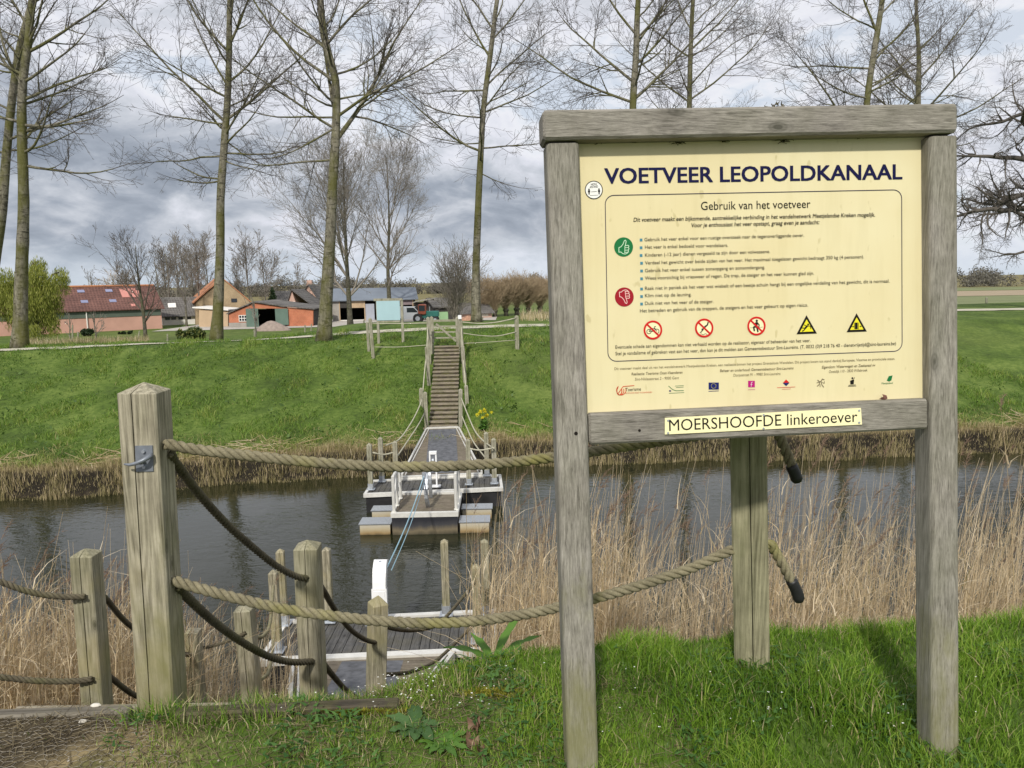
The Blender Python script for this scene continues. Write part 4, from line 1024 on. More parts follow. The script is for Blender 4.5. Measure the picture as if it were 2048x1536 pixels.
blue_line('thinner pale blue ferry line running just right of the thicker one', at(783, 1140, 11.15), fq(-0.02, 0.36, 0.66), 0.008)

# ------------------------------------------------------------------ stairs
def stairs(label, x0, y0, z0, x1, y1, z1, n, wd, mat, side=True):
    S = thing('stairs', label, 'stairs', (x0, y0, z0 - 0.1), None)
    for k in range(n):
        t = (k + 0.5) / n; c = np.array([x0 + (x1 - x0) * t, y0 + (y1 - y0) * t, z0 + (z1 - z0) * (k + 1) / n]); run = abs(y1 - y0) / n; rise = abs(z1 - z0) / n
        jt = 0.012 * math.sin(k * 5.3); mb = MB(); mb.box(c + [jt, 0, -0.02], (wd, run * 1.12, 0.045)); mb.cur = 1; mb.box(c + [jt * .5, -np.sign(y1 - y0) * (run * 0.5 - 0.03) , -rise / 2 - 0.03], (wd - .03, 0.03, rise * 0.9))
        mb.build('step', [mat, W_PLANK], S)
    return S
stairs('long timber stairs climbing the grass of the opposite dike', -2.35, 25.62, -3.42, -2.54, 30.42, -0.98, 21, 0.98, W_STEP)
stairs('near timber stairs going down behind the kerb plank', -1.87, 7.2, -3.14, -1.85, 3.18, -0.42, 17, 1.05, W_STEP)
mb = MB(); 
for k in range(2): mb.box((-2.33, 25.44 + 0.0, -3.40 - 0.17 * k), (1.90, 0.07, 0.165))
tag(mb.build('retaining_board', m_wood('retaining_board_wood', (0.13, 0.11, 0.075), (0.30, 0.26, 0.19), 0, 0.4), None, loc=(-2.33, 25.44, -3.5)), 'timber retaining boards at the foot of the far stairs', 'retaining wall')

# ------------------------------------------------------------------ rope fence and gate on the far dike
FG = 'posts of the rope fence on the far dike'
def fpost(label, top, bot, Y, size=0.13):
    rope_post(label, top, bot, Y, size, 0.1, 0.05, ((0, 0.1, 0.005, 0.02),), W_FAR, FG, int(top[0] * 7), 0.2, 'fence_post')
fpost('far stair post with metal shoe, left side at the stair foot', (850, 786), (853, 850), 25.6)
fpost('far stair post a little up the slope, left of the metal shod one', (842, 778), (843, 828), 26.6)
fpost('far stair post with metal shoe, right side at the stair foot', (921, 780), (921, 852), 25.65)
fpost('far stair post just right of the right metal shod post', (932, 772), (935, 824), 26.7)
fpost('far stair post halfway up the left side of the stairs', (853, 695), (857, 755), 28.3)
fpost('far stair post halfway up the right side of the stairs', (925, 693), (929, 750), 28.4)
fpost('left gate post nearest the stairs', (856, 636), (858, 692), 30.0)
fpost('left gate post that carries the gate hinges', (863, 635), (864, 686), 30.8)
fpost('right gate post with a small white plate on top', (921, 640), (924, 690), 30.1)
fpost('right gate post the gate closes against', (915, 635), (916, 684), 30.8)
fpost('leaning end post of the far fence beside the blue panel', (740, 638), (745, 697), 30.6)
fpost('thin second end post touching the leaning one', (734, 646), (737, 692), 31.4, 0.10)
fpost('end post of the far fence right of the gate', (1033, 633), (1034, 683), 31.4, 0.16)
mb = MB(); pc = at(919.5, 634, 29.98); mb.box(pc, (0.13, 0.03, 0.15)); tag(mb.build('white_plate', ALUW, None, loc=pc), 'small blank white plate fixed on the right gate post', 'plate')
FR_ = 'thin ropes of the far fence and docks'
def fr(label, pxs, y0, y1, r=0.02): rope(label, px_line(pxs, y0, y1), r, ROPEF, FR_, False, 0.25)
fr('upper far rope from the left stair foot post to the dock', [(845, 796), (837, 817), (822, 846), (798, 879), (771, 891)], 25.7, 19.5)
fr('lower far rope from the left stair foot post to the dock', [(849, 826), (837, 849), (818, 878), (795, 912)], 25.6, 19.0)
fr('upper far rope from the right stair foot post to the dock', [(922, 795), (935, 828), (950, 862), (968, 883), (988, 897)], 25.6, 18.7)
fr('lower far rope from the right stair foot post to the dock', [(923, 830), (933, 854), (947, 884), (974, 920)], 25.6, 19.5)
fr('rope along the left of the far stairs', [(856, 652), (853, 703), (849, 745), (845, 790)], 30.0, 26.6)
fr('rope along the right of the far stairs', [(923, 652), (925, 703), (929, 745), (932, 785)], 30.1, 26.7)
fr('short slack rope between left posts of the far dock', [(746, 905), (762, 909), (776, 908), (791, 903)], 18.3, 18.8)
fr('short slack rope between right posts of the far dock', [(940, 897), (953, 900), (967, 900), (985, 896)], 18.5, 18.7)
fr('taut top rope left of the gate below the blue panel', [(745, 647), (800, 647), (857, 646)], 30.6, 30.1)
fr('bottom rope left of the gate close to the grass', [(746, 694), (800, 694), (856, 690)], 30.6, 30.1, 0.014)
fr('sagging top rope right of the gate', [(924, 644), (954, 647), (982, 646), (1007, 642), (1032, 636)], 30.1, 31.3, 0.024)
fr('sagging middle rope right of the gate', [(924, 666), (960, 671), (995, 672), (1032, 664)], 30.1, 31.3)
fr('straight bottom rope right of the gate', [(924, 687), (980, 684), (1032, 680)], 30.1, 31.3, 0.014)
def gate():
    y = 30.75; a, b = at(866, 640, y), at(912, 640, y); zb = at(866, 684, y)[2] ; G = thing('gate', 'low timber field gate with one diagonal brace at the stair head', 'gate', (a[0], y, zb))
    mb = MB(); zt = at(890, 641, y)[2]
    hgt = zt - zb
    for k in range(4):
        z = zt - hgt * k * 0.27; mb.box(((a[0] + b[0]) / 2, y, z), (b[0] - a[0], 0.035, 0.085 if k == 0 else 0.06))
    mb.build('rail', W_FAR, G)
    mb = MB()
    for x in (a[0] - .02, b[0] + .02): mb = MB(); mb.box((x, y, (zt + zb) / 2 + .04), (0.085, 0.06, hgt + .12)); mb.build('stile', W_FAR, G)
    mb = MB(); p, q_ = np.array([a[0] + .12, y - .036, zt - .12]), np.array([b[0] - .02, y - .036, zb + .02]); d = q_ - p; Ld = np.linalg.norm(d); d /= Ld; mb.box((p + q_) / 2, (Ld, 0.03, 0.075), np.array([d, [0, 1, 0], np.cross(d, [0, 1, 0])])); mb.build('brace', W_FAR, G)
gate()
def far_panel():
    y = 32.2; a, b = at(756, 690, y), at(806, 688, y); S = thing('information_board', 'far information board with sky reflection painted pale blue on its panel', 'sign', (a[0], y, tz(a[0], y)))
    for px in (756, 805):
        t_, bo = at(px - 1, 598, y), at(px + 1, 690, y); bo = ext_down(t_, bo, 0.2); mb = MB(); mb.box((t_ + bo) / 2, (0.10, 0.09, t_[2] - bo[2])); mb.build('post', W_FAR, S)
    p, q_ = at(753, 602, y), at(801, 640, y); mb = MB(); mb.box(((p[0] + q_[0]) / 2, y - .06, (p[2] + q_[2]) / 2), (q_[0] - p[0], 0.02, p[2] - q_[2])); mb.build('panel', m_plain('sky_reflection_panel', (0.36, 0.52, 0.56), 0.35, 0, 0.04, 2), S)  # pale blue base colour stands in for sky reflected in the panel
    mb = MB(); mb.box(((p[0] + q_[0]) / 2, y, p[2] + .05), (q_[0] - p[0] + .22, 0.14, 0.10)); mb.box(((p[0] + q_[0]) / 2, y - .02, q_[2] - .04), (q_[0] - p[0] - .0, 0.06, 0.09)); mb.build('rail', W_FAR, S)
far_panel()
# ------------------------------------------------------------------ trees
def m_bark(name, dark, light, moss, moss_amt, bands=True):
    M = Mat(name); v = M.coord('Object')
    n = M.noise(M.coord('Object', (1, 1, 0.35)), 9, 6, 0.65); n2 = M.noise(M.coord('Object', (1, 1, 3.2)), 3.0, 6, 0.7, 0.4)
    c = M.ramp(n, [(0.3, dark), (0.68, light)])
    if bands: c = M.mix(M.ramp(n2, [(0.52, 0.0), (0.60, 0.85)]), c, tuple(x * 0.45 for x in dark))
    mo = M.ramp(M.noise(M.coord('Object', (1, 1, 0.5)), 1.3, 5, 0.6), [(0.42, 0.0), (0.60, moss_amt)])
    c = M.mix(mo, c, moss); M.col(c); M.set(0.9, 0, 0.2); M.bump(M.math('ADD', n, M.math('MULTIPLY', n2, 0.7)), 0.7, 0.03); return M.m
BARK = m_bark('poplar_bark', (0.075, 0.068, 0.048), (0.27, 0.25, 0.19), (0.095, 0.095, 0.022), 0.8)
BARKD = m_bark('dark_bark', (0.05, 0.045, 0.037), (0.15, 0.135, 0.105), (0.08, 0.085, 0.03), 0.4)
BARKG = m_bark('grey_bark', (0.11, 0.10, 0.09), (0.24, 0.22, 0.19), (0.13, 0.13, 0.06), 0.4)
TWIG = m_plain('poplar_twigs', (0.085, 0.072, 0.06), 0.9, 0, 0.25, 0.7)
TWIGD = m_plain('oak_twigs', (0.10, 0.088, 0.075), 0.9, 0, 0.2, 0.7)
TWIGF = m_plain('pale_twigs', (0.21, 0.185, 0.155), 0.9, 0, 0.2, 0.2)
TWIGO = m_plain('willow_twigs', (0.36, 0.275, 0.175), 0.9, 0, 0.25, 0.2)
TWIGY = m_plain('yellow_green_shoots', (0.26, 0.27, 0.05), 0.8, 0, 0.3, 0.3)

class Crown:
    def __init__(s, rng, P): s.a = []; s.b = []; s.r0 = []; s.r1 = []; s.rng = rng; s.P = P
    def seg(s, p, q, r0, r1): s.a.append(p); s.b.append(q); s.r0.append(r0); s.r1.append(r1)
    def branch(s, p, d, L, r, lvl):
        P, g = s.P, s.rng; n = P['seg'][lvl]; p = np.array(p, float); d = np.array(d, float); d /= np.linalg.norm(d)
        pts = [p]; rad = [r]; rm = P['rmin']
        bend = g.normal(0, P['bend'][lvl], 3)
        for k in range(n):
            d = d + g.normal(0, P['wig'][lvl], 3) + bend / n + np.array([0, 0, P['trop'][lvl] / n]); d /= np.linalg.norm(d)
            p = p + d * L / n; pts.append(p); rad.append(max(rm, r * (1 - 0.85 * (k + 1) / n)))
        for k in range(n): s.seg(pts[k], pts[k + 1], rad[k], rad[k + 1])
        if lvl < P['levels']:
            c = int(L * P['dens'][lvl] * g.uniform(0.8, 1.2) + g.uniform(0, 1))
            for _ in range(c):
                t = g.uniform(P['start'][lvl], 1.0) ** 0.9; x = min(n - 1e-6, t * n); i = int(x); f = x - i
                q = pts[i] * (1 - f) + pts[i + 1] * f; ax = pts[i + 1] - pts[i]; ax /= np.linalg.norm(ax)
                rv = g.normal(0, 1, 3); rv -= ax * (rv @ ax); rv /= np.linalg.norm(rv)
                if P['flat'] and lvl > 0: rv[2] = rv[2] * 0.6 + P['flat']; rv /= np.linalg.norm(rv)
                an = R(g.uniform(*P['ang'])); dd = ax * math.cos(an) + rv * math.sin(an)
                LL = L * P['ratio'][lvl] * (1.1 - 0.65 * t) * g.uniform(0.6, 1.25)
                s.branch(q, dd, LL, max(rm, (rad[i] * (1 - f) + rad[i + 1] * f) * 0.55), lvl + 1)
    def mesh(s, name, mat, parent, limb=None):
        a = np.array(s.a); b = np.array(s.b); r0 = np.array(s.r0); r1 = np.array(s.r1)
        if limb is not None:
            k = r0 > 0.024; V1, F1 = frusta(a[k], b[k], r0[k], r1[k], 7); k = ~k; V2, F2 = frusta(a[k], b[k], r0[k], r1[k], 3)
            o = np_obj(name, np.vstack([V1, V2]), np.vstack([F1, F2 + len(V1)]), limb, parent, smooth=True); o.data.materials.append(mat)
            o.data.polygons.foreach_set('material_index', np.concatenate([np.zeros(len(F1), dtype=np.int32), np.ones(len(F2), dtype=np.int32)])); return o
        big = r0 > 0.03
        V1, F1 = frusta(a[big], b[big], r0[big], r1[big], 7) if big.any() else (np.zeros((0, 3)), np.zeros((0, 4), int))
        V2, F2 = frusta(a[~big], b[~big], r0[~big], r1[~big], 3)
        return np_obj(name, np.vstack([V1, V2]), np.vstack([F1, F2 + len(V1)]), mat, parent, smooth=True)

POPLAR = dict(levels=3, seg=[9, 6, 4, 2], dens=[2.5, 3.4, 3.0], start=[0.10, 0.08, 0.08], ratio=[0.47, 0.56, 0.60], ang=(24, 58), wig=[0.07, 0.085, 0.10, 0.11], trop=[0.48, 0.30, 0.05, -0.08], bend=[0.2, 0.25, 0.3, 0.2], rmin=0.0056, flat=0.0)
def trunk_line(pts, r0, r1, mb, seed, n=14, step=0.5, flare=True):
    rr = random.Random(seed); C = spline(pts, step); m = len(C); rings = []
    L = m - 1
    for i, c in enumerate(C):
        t = i / L; r = r0 + (r1 - r0) * t ** 0.85
        if flare: r *= 1 + 0.45 * math.exp(-t * 26)
        r *= 1 + rr.gauss(0, 0.02)
        T = (C[min(i + 1, L)] - C[max(i - 1, 0)]); T /= np.linalg.norm(T); X = np.cross(T, [0, 1.0, 0.1]); X /= np.linalg.norm(X); Y = np.cross(T, X)
        rings.append([c + (X * math.cos(a) + Y * math.sin(a)) * r * (1 + 0.05 * math.sin(3 * a + i * .4) + rr.gauss(0, 0.012)) for a in [6.2832 * k / n for k in range(n)]])
    mb.loft(rings); return C
def poplar(label, pxs, Y, w0, w1, limbs, seed, group, top_extra=9.0, extra=11, P=POPLAR, bark=None, twig=None, name='poplar_tree', lmax=5.4):
    """pxs: trunk centre line in photo pixels from the ground up; w0,w1 trunk widths in pixels; limbs: (trunk pixel y, (dx,dy) direction in pixels, length m, depth tilt)."""
    g = np.random.RandomState(seed)
    line = [at(p[0], p[1], Y) for p in pxs]
    b = line[0].copy(); b[2] = tz(b[0], b[1]) - 0.15; line[0] = b
    d = line[-1] - line[-2]; d /= np.linalg.norm(d); d[2] = abs(d[2])
    n_vis = len(line); line += [line[-1] + d * top_extra * 0.5 + [0.2, 0.1, 0], line[-1] + (d * top_extra) + [0.1, 0.4, 0]]
    T = thing(name, label, 'tree', (b[0], b[1], b[2] + 0.15), group)
    r0, r1 = 0.86 * w0 * Y / FPX / 2, 0.05
    mb = MB(); C = trunk_line(line, r0, r1, mb, seed); mb.build('trunk', bark or BARK, T, smooth=True)
    C = np.array(C); zz = C[:, 2]; ztop = zz[-1]; zb = b[2]
    def on_trunk(z):
        i = int(np.clip(np.searchsorted(zz, z), 1, len(C) - 1)); f = (z - zz[i - 1]) / (zz[i] - zz[i - 1]); t = (i - 1 + f) / (len(C) - 1)
        return C[i - 1] * (1 - f) + C[i] * f, r0 + (r1 - r0) * t ** 0.85
    cr = Crown(g, P)
    for (py, dx, dy, L, dep, *rr_) in limbs:
        z = at(pxs[-1][0], py, Y)[2]; p, r = on_trunk(z)
        dd = np.array([dx, dep * math.hypot(dx, dy), -dy], float); cr.branch(p, dd, L, r * 0.92 * (rr_[0] if rr_ else 0.42), 0)
    zlo = at(pxs[-1][0], limbs[-1][0] if limbs else 350, Y)[2]
    zlo = min([at(pxs[-1][0], l[0], Y)[2] for l in limbs] or [zb + 6])
    for k in range(extra):
        f = (k + g.uniform(0, 1)) / extra; z = zlo + (ztop - 0.4 - zlo) * f ** 0.85; p, r = on_trunk(z); a = g.uniform(0, 6.283)
        el = R(22 + 44 * f + g.normal(0, 8)); L = (lmax * (1 - 0.62 * f)) * g.uniform(0.75, 1.15)
        cr.branch(p, (math.cos(a) * math.cos(el), math.sin(a) * math.cos(el), math.sin(el)), L, r * 0.34, 0)
    for k in range(46):      # epicormic shoots straight off the stem
        z = zlo - 0.8 + (ztop - zlo) * g.uniform(0, 0.75); p, r = on_trunk(z); a = g.uniform(0, 6.283); cr.branch(p, (math.cos(a), math.sin(a), g.uniform(-0.2, 0.5)), g.uniform(0.6, 1.9), 0.012, min(2, P['levels']))
    cr.mesh('crown', twig or TWIG, T, bark or BARK)
    return T
GP = 'bare poplars in two rows along the far dike'
T1 = poplar('bare poplar with pale banded trunk, second from the left edge of the picture', [(40, 697), (43, 540), (47, 400), (44, 250), (46, 160), (56, 90), (64, 0)], 32.6, 31, 14,
       [(330, 60, 12, 4.6, .1, .35), (305, 70, -10, 4.2, -.3, .35), (265, 60, -18, 4.3, .3), (250, 60, 6, 4.0, -.1), (200, 55, -14, 4.6, .2), (165, 60, -14, 4.3, -.2), (105, 60, -30, 5.2, .1, .5), (170, -40, -60, 4.4, .0, .5), (245, -50, -8, 4.0, .2), (150, -40, -20, 4, -.3), (60, -30, -60, 4.6, .1), (90, 50, -48, 4.6, -.3)], 11, GP)
T2 = poplar('bare poplar with straight mossy trunk between the long barn and the red brick shed', [(432, 676), (437, 600), (440, 500), (441, 400), (448, 300), (455, 200), (458, 100), (460, 0)], 37.0, 24, 12,
       [(358, -60, -12, 3.6, .2, .3), (360, -60, 28, 3.0, -.4, .28), (312, -70, 10, 4.6, -.1, .32), (306, 80, 8, 4.8, .15, .32), (290, 60, -38, 4.0, -.3, .34), (248, -70, 4, 4.4, .2, .34), (245, -60, -52, 7.4, .0, .5), (240, 80, -42, 6.4, .1, .5), (195, -50, -18, 4.2, -.3), (175, -45, -62, 5.2, .1, .4), (165, 60, -50, 5.4, .2, .42), (105, -55, -52, 6.0, -.1, .5), (92, 40, -62, 5.0, .0, .55), (280, 30, 30, 3, .3, .25), (320, 40, 22, 3.6, -.4, .28), (215, 60, -12, 4, -.35, .3)], 12, GP)
T3 = poplar('tallest looking bare poplar, forked and mossy, in front of the blue roofed shed', [(648, 684), (653, 600), (660, 480), (664, 380), (670, 300), (673, 220), (671, 160), (655, 100), (646, 50), (641, 0)], 33.6, 30, 16,
       [(283, 46, -58, 7.6, .1, .62), (235, 66, -30, 6.8, -.1, .42), (232, -22, -60, 5.6, .25, .55), (165, -62, -46, 6.6, -.1, .5), (150, 66, -10, 4.4, .2, .34), (255, -60, 40, 4.6, -.2, .3), (320, -70, 6, 5.0, .1, .3), (215, -66, -14, 4.6, .3, .3), (200, 60, -20, 4.0, .3, .3), (100, -60, -40, 5.2, .1, .45), (90, 50, -50, 4.6, -.2, .45), (235, -60, 4, 5.4, -.35, .3)], 13, GP)
T4 = poplar('bare poplar standing just right of the far gate', [(953, 645), (952, 560), (954, 480), (957, 390), (962, 300), (967, 220), (974, 160), (982, 100), (989, 40), (994, 0)], 41.0, 20, 11,
       [(345, 40, 24, 3.4, .1, .22), (296, 70, -2, 4.6, .1, .34), (302, -72, -34, 6.6, -.1, .46), (285, -50, 5, 3.4, .3, .28), (225, 66, -24, 5.8, .2, .4), (235, -74, 6, 5.6, -.2, .34), (180, -70, -4, 5.2, .2, .42), (172, 52, -48, 6.0, .1, .42), (115, -46, -58, 6.4, -.1, .5), (60, -40, -60, 5.8, .1, .5), (80, 50, -46, 5.0, -.2, .42), (210, 50, -12, 4.6, -.4, .3)], 14, GP)
T5 = poplar('bare poplar seen above the left half of the information board top rail', [(1256, 672), (1258, 560), (1262, 400), (1266, 215), (1272, 110), (1276, 0)], 37.0, 28, 15,
       [(205, -70, -30, 7.0, -.1, .46), (165, -50, -52, 6.4, .2, .5), (200, 60, -45, 6.6, .1, .5), (130, 50, -38, 5.4, -.2, .46), (90, 46, -58, 5.4, .1, .5), (70, -52, -50, 5.6, .0, .5), (250, -60, 10, 4.4, .3, .3), (260, 60, 4, 4.6, -.3, .3), (300, 50, 20, 3.6, .2, .26)], 15, GP, 7.0)
T6 = poplar('thinner bare poplar just right of the board top rail centre', [(1378, 650), (1378, 500), (1379, 350), (1379, 215), (1381, 110), (1386, 0)], 45.5, 20, 12,
       [(205, -60, -44, 6.8, .1, .44), (200, 70, -52, 7.0, -.1, .44), (115, -55, -40, 5.4, .2, .46), (100, 50, -56, 6.4, .1, .5), (60, -40, -60, 5.0, .1, .46), (250, -60, -10, 4.6, .2, .3), (255, 60, -5, 4.6, -.2, .3)], 16, GP, 8.0)
def tcopy(src, label, px, py, Y, rz, sc):
    p = at(px, py, Y); return dup(src, (p[0], p[1], tz(p[0], p[1]) + 0.0), label, GP, rz, sc)
T0 = poplar('bare poplar partly cut by the left picture edge, leaning towards its neighbour', [(-46, 690), (-22, 590), (-8, 500), (4, 420), (14, 300), (24, 200), (36, 110), (54, 40), (66, 0)], 36.0, 28, 14,
       [(300, 60, 10, 4.4, .2, .3), (305, -50, -10, 4.0, .1, .3), (220, -60, -30, 5.0, .1, .36), (150, -45, -60, 5.6, -.1, .5), (110, -50, -50, 5.0, .2, .4), (130, 40, -60, 5.0, .3, .4)], 17, GP)
tcopy(T4, 'bare poplar rising above the right part of the board, darker of two neighbours', 1697, 640, 40.5, 0.35, 1.08)
tcopy(T5, 'slender bare poplar nearest to the big oak at the right edge', 1826, 630, 47.0, 2.6, 1.0)
tcopy(T2, 'bare poplar whose outer twigs reach in past the top right corner', 2250, 620, 45.0, 1.2, 1.0)

OAKP = dict(levels=3, seg=[8, 6, 4, 2], dens=[2.6, 4.4, 5.0], start=[0.12, 0.1, 0.1], ratio=[0.52, 0.52, 0.55], ang=(30, 75), wig=[0.2, 0.24, 0.26, 0.2], trop=[-0.1, -0.12, -0.2, -0.3], bend=[0.4, 0.5, 0.5, 0.3], rmin=0.006, flat=0.0)
def oak():
    Y = 46.0; p = at(2120, 640, Y); b = np.array([p[0], p[1], tz(p[0], p[1])]); g = np.random.RandomState(5)
    T = thing('oak_tree', 'dark gnarled bare oak at the right picture edge', 'tree', b)
    line = [b - [0, 0, .3], at(2116, 560, Y), at(2100, 470, Y), at(2085, 380, Y), at(2075, 300, Y), at(2080, 200, Y)]
    mb = MB(); trunk_line(line, 0.62, 0.18, mb, 4); mb.build('trunk', BARKD, T, smooth=True)
    cr = Crown(g, OAKP)
    for (px, py, dx, dy, L, dep, r) in ((2098, 470, -70, -15, 5.4, .1, .22), (2090, 420, -70, -44, 6.6, -.1, .26), (2084, 380, -60, 4, 4.8, .3, .2), (2078, 330, -70, -40, 5.8, .1, .22), (2076, 280, -50, -60, 5.6, -.2, .2), (2078, 230, -60, -40, 5.0, .2, .16), (2080, 200, -20, -70, 5.2, .1, .16), (2080, 210, 50, -50, 5.5, .1, .16), (2095, 440, 60, -30, 6, .1, .2), (2090, 400, 0, -20, 5, .9, .18), (2088, 390, -10, -20, 5, -.9, .18), (2105, 500, -66, 14, 4.2, -.2, .14)):
        cr.branch(at(px, py, Y), (dx, dep * 70, -dy), L, r * .82, 0)
    cr.mesh('crown', TWIGD, T)
oak()

# trees around the farm, each grown on its own
FARP = dict(levels=3, seg=[6, 4, 3, 2], dens=[1.9, 2.1, 2.4], start=[0.12, 0.1, 0.1], ratio=[0.52, 0.55, 0.55], ang=(20, 50), wig=[0.07, 0.10, 0.12, 0.12], trop=[0.5, 0.4, 0.25, 0.1], bend=[0.15, 0.2, 0.2, 0.2], rmin=0.018, flat=0.0)
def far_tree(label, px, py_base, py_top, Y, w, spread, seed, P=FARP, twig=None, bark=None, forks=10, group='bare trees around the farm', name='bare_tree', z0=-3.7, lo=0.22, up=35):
    g = np.random.RandomState(seed); b = at(px, py_base, Y); 
    b[2] = max(min(b[2], tz(b[0], b[1]) + 0.3), tz(b[0], b[1]) - 0.1) if py_base else tz(b[0], b[1])
    top = at(px, py_top, Y); H = top[2] - b[2]
    T = thing(name, label, 'tree', b, group)
    line = [b - [0, 0, .2], b + [g.normal(0, .01) * H, 0, H * .3], b + [g.normal(0, .015) * H, 0, H * .6], b + [g.normal(0, .02) * H, 0, H * 0.97]]
    r0 = w * Y / FPX / 2; mb = MB(); C = np.array(trunk_line(line, r0, 0.03, mb, seed, 8, H / 12)); mb.build('trunk', bark or BARKG, T, smooth=True)
    cr = Crown(g, P); S_ = spread * Y / FPX / 2
    for k in range(forks):
        f = lo + (0.9 - lo) * (k + g.uniform(0, 1)) / forks; i = min(len(C) - 2, int(f * (len(C) - 1))); p = C[i]; a = g.uniform(0, 6.283); el = R(up + 25 * f + g.normal(0, 7))
        L = min(S_ / math.cos(el) * g.uniform(.75, 1.1) * (1.15 - 0.55 * f), H * (1 - f) * 1.15 + H * .12)
        cr.branch(p, (math.cos(a) * math.cos(el), math.sin(a) * math.cos(el), math.sin(el)), L, max(0.03, r0 * (1 - f) * 0.5), 0)
    cr.mesh('crown', twig or TWIGF, T); return T
FT2 = dict(FARP, dens=[1.7, 1.9, 2.1], rmin=0.0095)
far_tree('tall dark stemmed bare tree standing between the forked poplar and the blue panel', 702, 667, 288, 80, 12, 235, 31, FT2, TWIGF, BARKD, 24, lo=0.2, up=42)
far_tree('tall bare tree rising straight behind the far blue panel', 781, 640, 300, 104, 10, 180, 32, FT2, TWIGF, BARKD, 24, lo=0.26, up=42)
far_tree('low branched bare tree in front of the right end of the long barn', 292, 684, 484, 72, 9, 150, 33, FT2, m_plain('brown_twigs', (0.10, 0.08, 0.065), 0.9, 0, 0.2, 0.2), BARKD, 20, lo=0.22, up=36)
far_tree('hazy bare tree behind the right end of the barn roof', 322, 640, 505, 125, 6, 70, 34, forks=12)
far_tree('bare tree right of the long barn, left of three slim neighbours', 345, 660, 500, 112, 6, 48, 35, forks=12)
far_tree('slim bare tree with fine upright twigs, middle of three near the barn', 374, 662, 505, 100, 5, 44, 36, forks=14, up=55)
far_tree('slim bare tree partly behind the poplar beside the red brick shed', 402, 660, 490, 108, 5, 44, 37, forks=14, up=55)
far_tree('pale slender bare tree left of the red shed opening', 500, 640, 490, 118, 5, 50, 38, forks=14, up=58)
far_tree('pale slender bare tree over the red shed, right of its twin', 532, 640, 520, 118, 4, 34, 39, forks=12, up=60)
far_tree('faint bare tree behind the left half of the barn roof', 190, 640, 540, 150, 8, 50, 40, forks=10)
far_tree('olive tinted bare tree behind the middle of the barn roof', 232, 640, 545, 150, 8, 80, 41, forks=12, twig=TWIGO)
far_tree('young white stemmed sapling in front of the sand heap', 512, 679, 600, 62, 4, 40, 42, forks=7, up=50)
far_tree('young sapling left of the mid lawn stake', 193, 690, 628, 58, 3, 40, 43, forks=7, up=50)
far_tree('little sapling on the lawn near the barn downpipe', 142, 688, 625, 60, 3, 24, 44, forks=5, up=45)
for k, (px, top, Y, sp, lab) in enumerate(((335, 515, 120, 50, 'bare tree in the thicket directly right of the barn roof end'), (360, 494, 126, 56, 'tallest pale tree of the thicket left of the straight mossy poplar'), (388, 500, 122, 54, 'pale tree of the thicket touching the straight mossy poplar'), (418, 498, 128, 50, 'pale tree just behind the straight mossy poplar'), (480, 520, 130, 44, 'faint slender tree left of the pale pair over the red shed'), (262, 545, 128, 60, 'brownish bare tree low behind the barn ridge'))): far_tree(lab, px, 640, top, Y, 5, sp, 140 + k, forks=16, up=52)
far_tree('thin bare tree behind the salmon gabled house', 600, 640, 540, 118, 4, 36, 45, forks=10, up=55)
BUSHP = dict(FARP, levels=2, dens=[1.5, 1.6, 0], rmin=0.013)
def bush_tree(label, px, py, top, Y, wpx, n, seed, twig, head=None, group=None, name='shrub', tr=None, lean=18):
    """many upright shoots from one stool; head = pixel height of a knobbly pollard head above the ground."""
    g = np.random.RandomState(seed); b = at(px, py, Y); b[2] = tz(b[0], b[1]); H = at(px, top, Y)[2] - b[2]
    T = thing(name, label, 'tree' if head else 'shrub', b, group); hz = 0.0
    if head:
        hz = head * Y / FPX; mb = MB(); r = tr or 0.3
        mb.tube([b - [0, 0, .2], b + [0, 0, hz * .5], b + [0.03, 0, hz * .85], b + [0, 0, hz], b + [0, 0, hz + r]], [r * 1.1, r * .9, r * 1.1, r * 1.5, r * .4], 9); mb.build('trunk', BARKD, T, smooth=True)
    cr = Crown(g, BUSHP); S_ = wpx * Y / FPX / 2
    for k in range(n):
        a = g.uniform(0, 6.283); q = math.sqrt(g.uniform(0, 1)); dirv = np.array([math.cos(a) * q * S_ * .9, math.sin(a) * q * S_ * .9, (H - hz) * (1 - 0.25 * q * q)]); L = np.linalg.norm(dirv) * g.uniform(.8, 1.06)
        cr.branch(b + [g.normal(0, .12), g.normal(0, .12), hz], dirv, L, 0.026 if head else 0.045, 0)
    cr.mesh('crown', twig, T); return T
bush_tree('large many stemmed bare shrub right of the sheds, left of the gate poplar', 912, 640, 488, 84, 78, 30, 51, TWIGF)
GW = 'pollard willows beyond the far dike'
W0 = bush_tree('leftmost pollard willow, behind the gate poplar', 966, 634, 556, 112, 84, 120, 52, TWIGO, 12, GW, 'pollard_willow', 0.35)
for k, (px, lab) in enumerate(((990, 'second pollard willow from the gate poplar'), (1012, 'pollard willow third in the row beyond the rope fence'), (1034, 'pollard willow behind the fence end post'), (1057, 'pollard willow right of the fence end post'), (1080, 'pollard willow nearest to the board left post'))):
    p = at(px, 633 - k, 112 + 2 * k); dup(W0, (p[0], p[1], tz(p[0], p[1])), lab, GW, 1.1 * k + 0.4, 1.0 + 0.06 * ((k * 7) % 3 - 1))
for px, lab in ((1150, 'pollard willow hidden just behind the board left post'), (1240, 'pollard willow behind the board, middle of the hidden ones')):
    p = at(px, 628, 118); dup(W0, (p[0], p[1], tz(p[0], p[1])), lab, GW, px * .1, 1.0)

